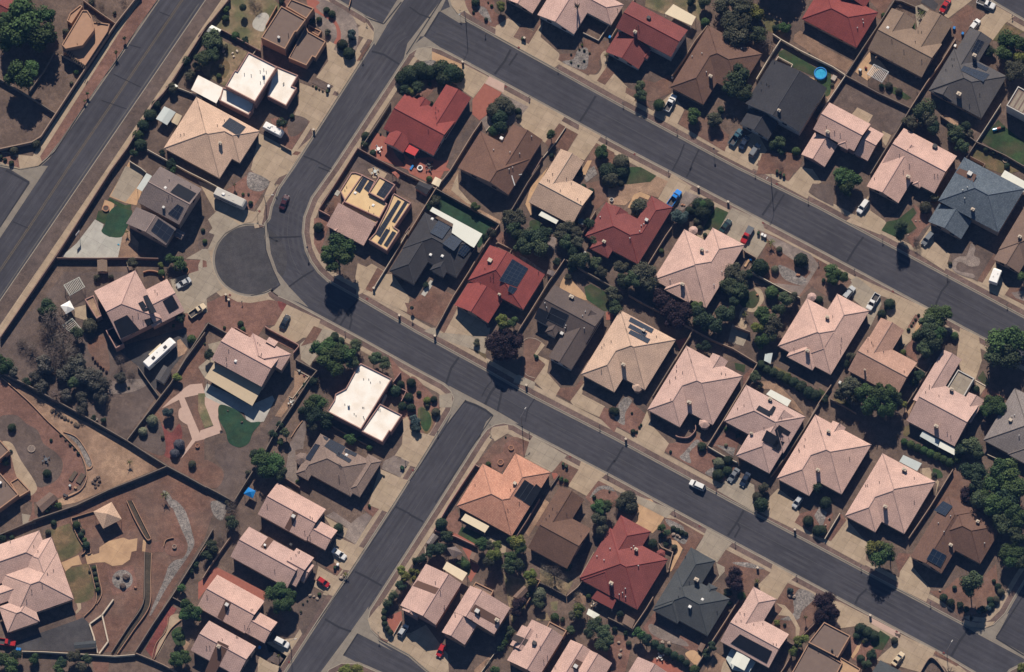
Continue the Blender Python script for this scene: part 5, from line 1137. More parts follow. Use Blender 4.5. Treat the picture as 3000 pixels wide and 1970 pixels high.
VEG = {
'00': [(250,190,235,'g',11),(390,330,165,'g',10),(110,340,165,'g',9.5),(60,200,110,'g',9),(420,140,110,'g',8),(190,690,170,'g',10.5),(290,640,90,'g',10),(1580,810,65,'d',3),(1430,960,45,'D'),(1375,1055,60,'D'),(1310,1150,60,'D'),(1265,1240,50,'G'),(1850,540,80,'d',5),(1140,350,18,'g',2.2),(1060,480,20,'b',2.6),(800,858,18,'g',2),(775,925,12,'b',1.5),(700,665,26,'G'),(655,765,20,'O'),(330,1320,42,'O'),(125,1378,42,'O'),(105,1495,25,'S'),(46,1465,20,'S'),(5,1440,22,'S'),(1740,690,60,'o',3),(1810,610,50,'o',3),(1290,1330,60,'D'),(1230,1410,50,'d'),(1700,560,50,'d'),(600,290,40,'o'),(1760,1010,28,'D'),(1490,1400,40,'d'),(1570,1500,50,'d'),(840,20,40,'o'),(1130,15,35,'y'),(930,60,30,'y'),(1050,120,22,'o'),(960,150,18,'o')],
'10': [(70,370,110,'d',5.5),(70,500,80,'d',4.5),(350,70,36,'D',4),(200,90,40,'g'),(190,170,35,'G'),(280,330,40,'G'),(370,370,40,'d'),(1115,95,32,'S'),(1165,130,37,'S'),(1047,182,30,'S'),(990,200,38,'d'),(1120,300,40,'o',2),(1340,325,60,'c',2.4),(1260,412,52,'S'),(1322,490,57,'S'),(1020,803,14,'G'),(990,788,9,'O'),(1048,822,10,'O'),(1080,838,10,'O'),(1475,1250,42,'S'),(1462,1325,38,'S'),(800,1068,24,'D'),(710,1130,60,'d'),(180,440,45,'o'),(120,480,40,'o'),(150,620,35,'o'),(130,700,30,'G'),(480,60,50,'y'),(430,20,40,'y'),(700,5,45,'d'),(1215,850,16,'y'),(1610,1230,10,'O'),(1540,1400,30,'D')],
'20': [(605,22,42,'S'),(830,62,56,'b',4),(700,180,20,'D'),(752,55,16,'G'),(720,25,10,'D'),(585,115,14,'D'),(0,690,90,'S',2.6),(100,650,85,'S',2.6),(190,665,70,'S',2.4),(290,630,90,'S',2.8),(380,670,95,'S',2.8),(430,690,75,'S',2.6),(320,720,85,'S',2.6),(-60,720,70,'S',2.4),(80,810,65,'d'),(10,850,55,'b'),(-40,830,60,'d'),(185,775,20,'D'),(200,945,18,'D'),(780,1020,80,'O',3.5),(850,965,85,'O',3.8),(905,1000,70,'O',3.5),(820,1075,82,'D',2.6),(830,1165,72,'D',1.8),(995,1020,33,'S'),(1000,1075,26,'O'),(770,1200,50,'G'),(1295,1240,54,'g',4.5),(1760,1395,75,'g',3.8),(1800,505,25,'P'),(1480,500,11,'O'),(1556,455,10,'D'),(1600,465,13,'D'),(1650,488,11,'O'),(1480,572,12,'D'),(1598,560,12,'D'),(1545,602,10,'D'),(1582,415,14,'b'),(1300,1425,25,'D'),(1535,60,25,'P',6),(1830,540,20,'O')],
'30': [(990,40,105,'o',6),(1130,70,120,'o',7),(1080,190,115,'o',7),(1190,210,100,'o',6.5),(1050,300,80,'o',6),(1140,340,115,'o',6.5),(1330,330,95,'m',5),(1400,400,85,'y',5),(1300,120,85,'b',4.5),(1230,60,80,'o',5),(830,205,42,'G'),(1560,265,65,'g',3),(1480,260,50,'d'),(820,20,75,'d',4.5),(700,10,50,'d'),(1500,-300,230,'d',12),(1130,720,150,'m',7.5),(1180,850,95,'m',6.5),(1060,820,90,'m',6.5),(230,800,68,'d',4.5),(245,880,70,'d',4.5),(410,965,56,'G',3.6),(715,1065,86,'g',4.3),(920,1100,82,'o',4.5),(1515,1300,72,'m',3.6),(1460,1330,50,'m'),(1665,1385,42,'G'),(1525,1395,40,'d'),(60,1490,78,'O',3.5),(1530,1535,25,'y'),(980,1010,40,'d'),(1360,1050,25,'y'),(1700,470,16,'D'),(1630,455,14,'O'),(1780,500,14,'D')],
'40': [(590,140,24,'G'),(1745,370,115,'g',6),(1680,500,85,'g',5.5),(1845,530,70,'b',4.5),(1790,660,115,'d',6),(1870,420,100,'g',6),(1560,470,62,'d',3),(960,1000,120,'m',6.5),(1000,1100,110,'d',6),(850,1130,80,'o',5),(1060,1180,80,'d',5.5),(1250,1240,95,'d',4),(1310,1340,80,'d',3.5),(1200,1180,55,'d'),(790,1120,50,'o'),(640,790,35,'O'),(730,840,35,'O'),(570,790,25,'D'),(1340,1160,50,'d'),(1380,1230,45,'o'),(930,120,45,'P'),(740,70,30,'y'),(1600,1400,25,'D'),(1660,1410,25,'D'),(1530,1370,30,'D'),(120,780,20,'O')],
'01': [(460,1290,95,'m',3.5),(400,1320,60,'m',3),(500,1420,150,'y',5),(430,1500,100,'y',4),(825,1460,72,'O',3.2),(1220,880,60,'d',4),(1560,850,60,'g',4),(1640,880,75,'g',4.5),(1470,900,32,'b'),(1480,970,35,'G'),(890,1010,40,'o'),(1015,1010,30,'o'),(1655,1380,52,'d'),(1590,30,45,'g'),(1540,30,35,'o'),(1160,590,18,'P'),(1860,580,20,'D'),(1700,940,25,'D'),(700,1520,70,'m'),(1480,20,30,'o')],
'11': [(1200,720,130,'g',11),(1290,740,110,'g',11),(1140,800,105,'g',10.5),(1265,830,115,'g',11),(1180,900,90,'g',9.5),(1042,555,48,'S',2.6),(420,330,22,'S'),(270,160,16,'P'),(350,248,16,'G'),(285,242,12,'O'),(400,248,12,'O'),(328,1435,30,'S'),(350,1485,25,'G'),(1190,1545,38,'S'),(0,680,24,'G'),(180,1470,16,'G'),(1150,360,50,'y'),(1680,610,10,'D'),(0,1620,10,'G')],
'21': [(220,330,55,'o',3),(250,290,45,'o'),(180,370,45,'d'),(600,370,52,'g',3),(900,480,95,'d',5.5),(990,470,90,'d',5.5),(950,560,80,'m',5),(1010,620,80,'m',5),(1130,640,110,'d',6),(1230,620,90,'d',5.5),(1050,730,100,'d',6),(1180,740,95,'d',6),(1400,610,90,'d',5),(1470,560,75,'d',4.5),(1530,600,60,'d',4.5),(1430,680,80,'d',5),(1540,690,70,'o',4.5),(1560,850,100,'d',5),(1620,830,60,'d',4.5),(850,1430,85,'b',4.2),(950,1430,62,'g',4.5),(750,600,60,'o',3),(700,640,40,'d'),(180,110,30,'G'),(1350,870,40,'d'),(1700,880,70,'m',3.5),(1760,960,70,'o',3.5),(1840,115,78,'O',3),(1660,225,38,'D'),(1590,180,28,'D'),(1560,60,30,'O'),(20,1290,18,'D',2.5),(1640,520,60,'d'),(1480,760,60,'d',4),(1690,680,60,'m',3.5),(150,1080,30,'d'),(1490,920,50,'d'),(1450,1010,35,'o'),(940,980,30,'D')],
'31': [(-60,40,80,'D',2.6),(60,40,60,'D',2.4),(230,370,84,'O',3.6),(600,470,98,'c',4.6),(690,400,42,'S',2.2),(770,340,62,'S',3),(850,350,62,'S',3),(810,420,75,'S',3),(812,345,48,'G',3.4),(760,500,38,'O'),(780,560,30,'O'),(760,410,40,'G'),(1433,690,40,'P',2),(1510,755,30,'O'),(1710,855,68,'S',3.2),(1335,920,82,'S',3.2),(1235,980,55,'d',3),(1470,938,38,'L'),(270,980,125,'d',7),(330,1080,85,'d',6),(180,1030,90,'d',6.5),(90,1040,85,'m',5),(60,930,85,'o',5),(1090,960,95,'o',5.5),(1160,1020,80,'o',5),(1060,1090,100,'m',5),(1150,1140,90,'m',5),(800,1370,110,'d',6.5),(900,1440,110,'d',6.5),(1020,1360,110,'d',6),(500,1270,130,'p',6.5),(620,1330,110,'p',6.5),(430,1200,90,'p',5.5),(560,1400,110,'p',6),(760,1280,65,'g',5),(1370,1380,110,'g',6),(1440,1460,110,'d',6),(1320,1480,80,'b',5),(1440,1150,66,'G',3.5),(1570,1220,90,'d',5),(1510,1300,70,'d',4.5),(1640,1200,60,'d',4),(1200,1350,30,'P'),(430,770,26,'G'),(830,620,20,'D'),(-20,1180,90,'o',4),(20,1290,80,'m',4),(60,150,30,'O'),(1200,1150,40,'g'),(1100,1240,60,'d')],
'41': [(210,100,100,'g',5.8),(300,120,95,'g',5.8),(250,190,85,'g',5.5),(975,372,58,'O',3.2),(740,590,78,'d',5.5),(745,545,66,'d',8.5),(120,960,80,'g',5),(200,1000,85,'g',5),(130,1040,60,'g',5),(0,1215,36,'S'),(645,1255,52,'D'),(575,1345,42,'D'),(1080,1370,120,'g',6.5),(1160,1330,70,'g',6),(1010,1440,110,'d',6.5),(1050,1530,120,'m',7),(1060,280,50,'o'),(900,720,45,'y'),(890,660,35,'y'),(910,1355,14,'D'),(882,1395,14,'D'),(862,1425,10,'D'),(845,1452,13,'D'),(818,1490,18,'D'),(1200,885,20,'O'),(1720,-10,30,'D'),(1240,1545,40,'G'),(1870,1010,60,'g'),(40,1040,25,'d'),(920,1530,80,'m',4),(1120,430,20,'o')],
'02': [(290,140,85,'y',3.5),(560,80,130,'y',4),(480,200,120,'y',4.5),(640,180,110,'y',4.5),(700,260,100,'k',4),(400,290,110,'k',4),(330,390,70,'k',3),(380,480,80,'k',3.5),(600,370,95,'k',3.5),(610,560,75,'k',3.2),(540,280,90,'y',4),(740,370,100,'k',4),(840,400,110,'k',4.2),(740,590,75,'k',3.2),(760,690,70,'k',3.2),(930,480,100,'k',3.8),(930,580,80,'k',3.5),(1100,400,62,'k',3.2),(860,770,35,'d'),(950,790,32,'d'),(1180,490,12,'S'),(60,290,85,'g',4),(130,340,60,'k',3.5),(10,230,60,'g',3.5),(240,440,50,'d'),(1100,240,55,'y'),(1620,400,46,'b',2.8),(1540,725,62,'c',3.4),(1395,790,56,'L',2.5),(1310,890,42,'L'),(1490,945,18,'O'),(1640,1010,50,'V'),(1600,1090,45,'V'),(1760,1190,36,'O'),(1185,1170,28,'P'),(108,855,38,'S'),(432,1275,42,'S'),(468,970,15,'S'),(556,922,13,'O'),(600,968,12,'O'),(642,1010,15,'O'),(682,1045,14,'O'),(716,1090,17,'D'),(1512,1470,42,'P',2.6),(850,215,14,'p'),(870,250,16,'p'),(895,270,15,'p'),(920,300,16,'p'),(945,320,15,'p'),(975,345,14,'p'),(1755,45,42,'G'),(1200,360,45,'y'),(670,450,60,'m'),(510,560,70,'y'),(200,80,60,'y',3),(100,1070,18,'c'),(50,1165,45,'d')],
'12': [(40,185,52,'d'),(1040,130,90,'g',6),(1130,110,85,'g',6),(1110,220,100,'g',6.5),(1220,190,110,'g',7),(1200,310,90,'g',6.5),(1310,180,95,'g',7),(1390,110,72,'m',5),(1350,250,70,'m',6),(1580,220,75,'m',5.5),(1660,270,75,'m',5.5),(1540,230,50,'m',4.5),(1183,35,38,'S',3),(1245,60,35,'D'),(1000,430,50,'d'),(990,640,90,'g',6),(1070,620,80,'g',6),(1000,740,95,'d',6),(1100,790,90,'d',5),(900,690,50,'d'),(980,850,60,'d',4.5),(1740,520,62,'D',3),(1795,460,38,'D'),(690,825,42,'d'),(620,920,50,'d'),(740,900,55,'m'),(700,990,42,'g'),(1330,960,60,'g',2.8),(1510,1040,30,'G'),(520,1150,105,'g',6.5),(640,1190,110,'g',6.5),(560,1270,100,'g',6),(470,1120,70,'d',5),(680,1270,80,'d',5.5),(400,1270,35,'o'),(1870,580,46,'S'),(1810,660,44,'S'),(850,555,16,'O'),(1420,960,30,'m'),(850,1350,22,'G'),(1640,1300,10,'O'),(260,1545,50,'y'),(920,470,30,'d')],
'22': [(15,445,46,'S'),(85,540,24,'S'),(0,590,34,'S'),(160,605,34,'B'),(162,655,22,'O'),(222,595,32,'S'),(15,675,42,'D'),(240,715,42,'O',2),(40,790,58,'c',2.6),(65,860,52,'c',2.4),(870,60,125,'p',8),(780,70,105,'p',7.5),(960,80,105,'p',7.5),(860,170,125,'p',7.5),(930,180,80,'p',7),(1162,208,20,'D'),(1145,190,10,'G'),(720,1190,26,'G'),(1390,1330,28,'g'),(1430,1345,28,'g'),(1690,1490,20,'S'),(1740,1555,60,'g',3.5),(725,1012,7,'D'),(760,985,7,'D'),(808,965,7,'D'),(842,950,8,'D'),(880,943,9,'D'),(690,1060,7,'D'),(1860,700,36,'S'),(1870,745,26,'y'),(1830,1440,10,'O'),(620,80,40,'o')],
'32': [(802,1030,42,'S',2),(170,890,24,'S'),(205,893,13,'D'),(230,850,14,'D'),(245,830,13,'D'),(515,1075,14,'D'),(592,1062,8,'D'),(955,1180,52,'L'),(1040,1155,44,'S'),(950,1290,56,'S',2.4),(1035,1250,46,'S',2.2),(1360,1410,60,'o',3),(1310,1490,50,'O'),(125,1510,82,'O',2.8),(60,1530,40,'G'),(1130,930,26,'d'),(1022,1015,17,'L'),(1025,868,22,'G'),(10,710,40,'S'),(160,722,12,'D'),(905,1155,12,'D'),(1345,280,45,'S',2.4),(1400,320,45,'S',2.2),(1460,350,45,'S',2.2),(1520,378,45,'S',2.2),(1580,405,48,'G',2.2),(1645,440,50,'D',2.3),(1710,480,55,'D',2.5),(1780,530,60,'D',2.8),(1845,560,55,'D',2.8),(1290,390,60,'d',3.5),(1350,60,85,'g',5),(1430,20,60,'d',5),(1860,1400,55,'d'),(850,110,60,'d'),(780,120,40,'d'),(1780,700,30,'y'),(1330,470,40,'o')],
'42': [(280,500,110,'o',7),(200,560,80,'o',5.5),(400,530,100,'g',8),(530,540,110,'g',9),(640,560,110,'g',9),(470,640,110,'g',8.5),(620,680,100,'g',8),(690,600,80,'d',6.5),(340,600,90,'o',5),(780,645,34,'b',3),(60,600,45,'d'),(1050,60,110,'d',7),(1100,0,90,'g',7),(980,140,90,'d',5.5),(1680,90,170,'g',9),(1790,60,150,'g',9),(1760,210,140,'d',8.5),(1610,200,110,'d',8),(1435,500,36,'S'),(1590,660,110,'g',5.5),(1660,690,70,'g',5),(1530,700,70,'g',5),(1380,1040,110,'d',5),(1460,1080,80,'d',5),(1300,1060,60,'d'),(920,380,60,'d'),(880,430,50,'d'),(300,200,52,'d',3),(770,165,28,'B'),(780,985,35,'G'),(840,1010,38,'G',2.2),(900,1040,38,'G',2.2),(960,1065,40,'G',2.2),(1020,1090,40,'G',2.2),(1080,1118,40,'G',2.2),(1140,1145,42,'G',2.2),(1195,1175,44,'G',2.2),(1270,1140,48,'g'),(1340,1260,90,'d',7),(1440,1280,105,'d',7.5),(1460,1400,100,'d',7),(1360,1480,90,'p',5),(1640,1250,130,'g',9),(1760,1260,130,'g',9),(1620,1380,130,'g',8.5),(1780,1400,130,'g',9),(1560,1500,110,'g',8),(1700,1520,130,'d',8.5),(45,1540,28,'G'),(1670,600,28,'D'),(450,1020,40,'y'),(1100,1410,25,'y'),(1050,1290,30,'o'),(180,790,20,'y'),(1400,970,50,'d'),(250,270,40,'d')],
'03': [(700,215,36,'G'),(742,310,30,'D'),(790,400,38,'D'),(760,270,22,'O'),(775,350,24,'G'),(862,610,20,'G'),(872,660,20,'O'),(878,710,22,'G'),(888,760,22,'O'),(895,810,24,'G'),(492,195,28,'D'),(100,240,1,'G'),(1660,800,46,'g',3),(1730,970,85,'g',5.5),(1790,1030,80,'g',5.5),(1690,1040,60,'g',5),(1620,1450,80,'g',5),(1690,1420,70,'g',5),(90,1510,95,'g',5),(20,1440,70,'g',5),(140,1410,60,'d',4.5),(320,1450,60,'g',3),(680,1430,75,'d',4.5),(800,1440,60,'d',4),(560,1480,60,'d',4),(530,1540,60,'g',4),(740,1520,60,'d',4),(440,280,28,'O'),(1800,580,36,'d'),(1850,480,30,'d'),(1760,640,30,'d'),(20,340,40,'d'),(110,330,25,'D'),(640,80,20,'O'),(1640,1230,60,'g'),(430,60,50,'d'),(530,40,40,'g'),(820,640,14,'O'),(1140,1080,1,'G')],
'13': [(620,860,95,'g',6.5),(700,820,90,'g',6.5),(780,880,80,'g',6),(690,950,90,'g',6.5),(760,940,70,'g',6),(240,90,85,'y',4.5),(240,190,75,'m',4.5),(60,420,75,'d',4),(20,500,55,'d',3.5),(140,330,50,'y'),(1225,245,46,'S'),(1050,850,18,'G'),(1290,665,30,'P',1.5),(1505,40,18,'g'),(1800,640,58,'b',4),(1840,700,55,'b',4),(1790,780,60,'d',4),(1720,860,60,'d',3.5),(1680,930,55,'d',3.2),(1640,1020,26,'S',2),(1640,1070,26,'S',2),(1650,1120,26,'S',2),(1670,1165,26,'S',2),(1700,1200,28,'S',2),(1290,1555,70,'b',4),(1400,1555,70,'b',4.5),(675,1415,20,'P',3),(210,20,35,'o'),(900,940,10,'D'),(940,910,9,'D'),(985,920,8,'D'),(880,1010,14,'O'),(1660,1000,40,'d')],
'23': [(290,205,57,'D',3.5),(340,320,65,'m',4),(230,450,80,'d',4.5),(290,440,60,'d',4.5),(180,480,45,'d',4),(670,390,70,'g',5),(730,400,60,'o',5),(800,400,50,'b',4.5),(780,500,90,'b',6),(720,560,60,'o',5.5),(990,370,80,'b',5.5),(1010,430,65,'g',5),(930,360,45,'g',5),(930,530,90,'g',6),(980,590,75,'m',5.5),(900,620,70,'m',5.5),(1110,680,72,'b',4.8),(1120,740,50,'b',4.5),(1250,640,75,'y',5),(1330,660,80,'y',5),(1390,710,55,'y',4.5),(1190,850,60,'L',3),(1160,930,50,'m',3),(1210,950,40,'m',3),(1540,1000,80,'b',4.5),(1500,1050,55,'o',4),(1700,1130,80,'d',6),(1770,1200,80,'d',6),(1650,1210,60,'m',5.5),(1770,1310,75,'d',6),(1840,1270,60,'d',6),(1330,1060,42,'G'),(1740,60,80,'g',6),(1810,50,70,'g',6),(1740,170,85,'d',5.5),(1770,260,70,'d',5),(830,1350,42,'d'),(870,1300,38,'g'),(930,1190,60,'d',3),(900,1240,40,'m'),(510,580,42,'G'),(780,1550,50,'g'),(20,640,32,'b'),(70,650,28,'b'),(40,700,22,'b'),(1000,950,80,'p',4.5),(960,1020,60,'p',4),(60,540,50,'d'),(1540,860,40,'y'),(1640,870,26,'G'),(120,520,45,'d'),(720,1480,40,'y'),(640,1000,1,'d'),(450,560,30,'d'),(1480,1180,50,'m',3),(1450,600,40,'d'),(1640,800,20,'y'),(1400,1080,30,'m'),(1100,860,40,'o')],
'33': [(430,245,45,'g',3.2),(480,290,40,'d',3),(430,310,30,'d'),(540,245,26,'S'),(580,265,26,'S'),(620,285,26,'S'),(655,300,22,'S'),(350,385,48,'D',2.6),(470,395,28,'d'),(550,420,30,'O'),(1090,670,90,'p',5.5),(1130,750,80,'p',5.5),(1060,740,60,'p',5),(1165,865,38,'G'),(1040,835,45,'d'),(1345,30,68,'S',3),(1775,180,52,'S',2.6),(1865,268,52,'S',2.4),(1610,815,36,'c',1.8),(1308,725,26,'P'),(1300,760,20,'O'),(1488,1110,34,'b'),(1750,1060,22,'P',2.5),(1690,1290,65,'b',4.5),(1740,1260,45,'b',4.5),(1640,1370,50,'b',4),(230,1210,75,'g',5),(290,1270,65,'d',5),(370,1310,45,'D',2.6),(430,1345,40,'D',2.6),(490,1375,40,'D',2.6),(550,1410,38,'D',2.4),(610,1440,38,'D',2.4),(660,1480,34,'D',2.4),(735,1540,45,'G'),(890,1330,55,'d'),(850,1400,50,'d'),(130,1300,28,'O'),(60,10,70,'d',4),(140,50,70,'O',3),(50,1035,36,'d'),(1050,930,26,'D'),(460,230,8,'D'),(1870,870,20,'p'),(1560,1130,16,'D'),(0,1170,30,'d'),(100,1210,30,'d')],
'43': [(20,930,95,'p',5.5),(90,900,80,'p',5.5),(110,1010,85,'p',5.5),(30,1040,80,'p',5),(510,440,95,'b',8),(610,430,95,'g',8),(560,530,105,'g',8),(480,500,70,'g',6.5),(650,500,65,'g',6.5),(1385,745,128,'m',10),(1140,880,36,'S',2),(1205,925,36,'S',2),(1600,728,20,'D'),(1638,780,32,'D'),(1665,828,34,'O'),(1570,905,36,'D'),(1620,900,34,'O'),(1575,950,32,'D'),(1550,975,34,'c',1.6),(1500,985,36,'d'),(1460,1000,34,'c',1.6),(1290,950,36,'d'),(1350,990,38,'d'),(1240,790,22,'D'),(380,1170,60,'D',2),(440,1200,55,'D',2),(500,1230,50,'D',2),(350,1230,40,'D',1.8),(430,1270,30,'O'),(480,1400,50,'d'),(430,1490,55,'d',2.5),(380,1440,40,'D'),(690,1272,32,'O'),(25,265,48,'S'),(1480,0,110,'d',8),(1600,30,120,'g',9),(1740,70,130,'g',9.5),(1840,160,110,'g',9),(1700,200,120,'d',8.5),(1800,320,110,'d',8),(1700,460,85,'g',6.5),(1790,470,90,'g',7),(1760,560,80,'g',6.5),(1860,560,80,'d',6.5),(60,10,55,'D'),(1860,1540,60,'b'),(410,1280,24,'b'),(95,160,10,'D'),(1200,1560,60,'y')]}
for t in VEG:
    gs = []
    for e in VEG[t]:
        if e[2] < 9: continue
        if gs:
            q = gs[-1][-1]; d = math.dist(e[:2], q[:2])
            big = e[2] >= 33 and q[2] >= 25
            if e[3] == q[3] and big and d < .8 * (e[2] + q[2]) and len(gs[-1]) < 9: gs[-1].append(e); continue
        gs.append([e])
    for g in gs: veg(t, g)
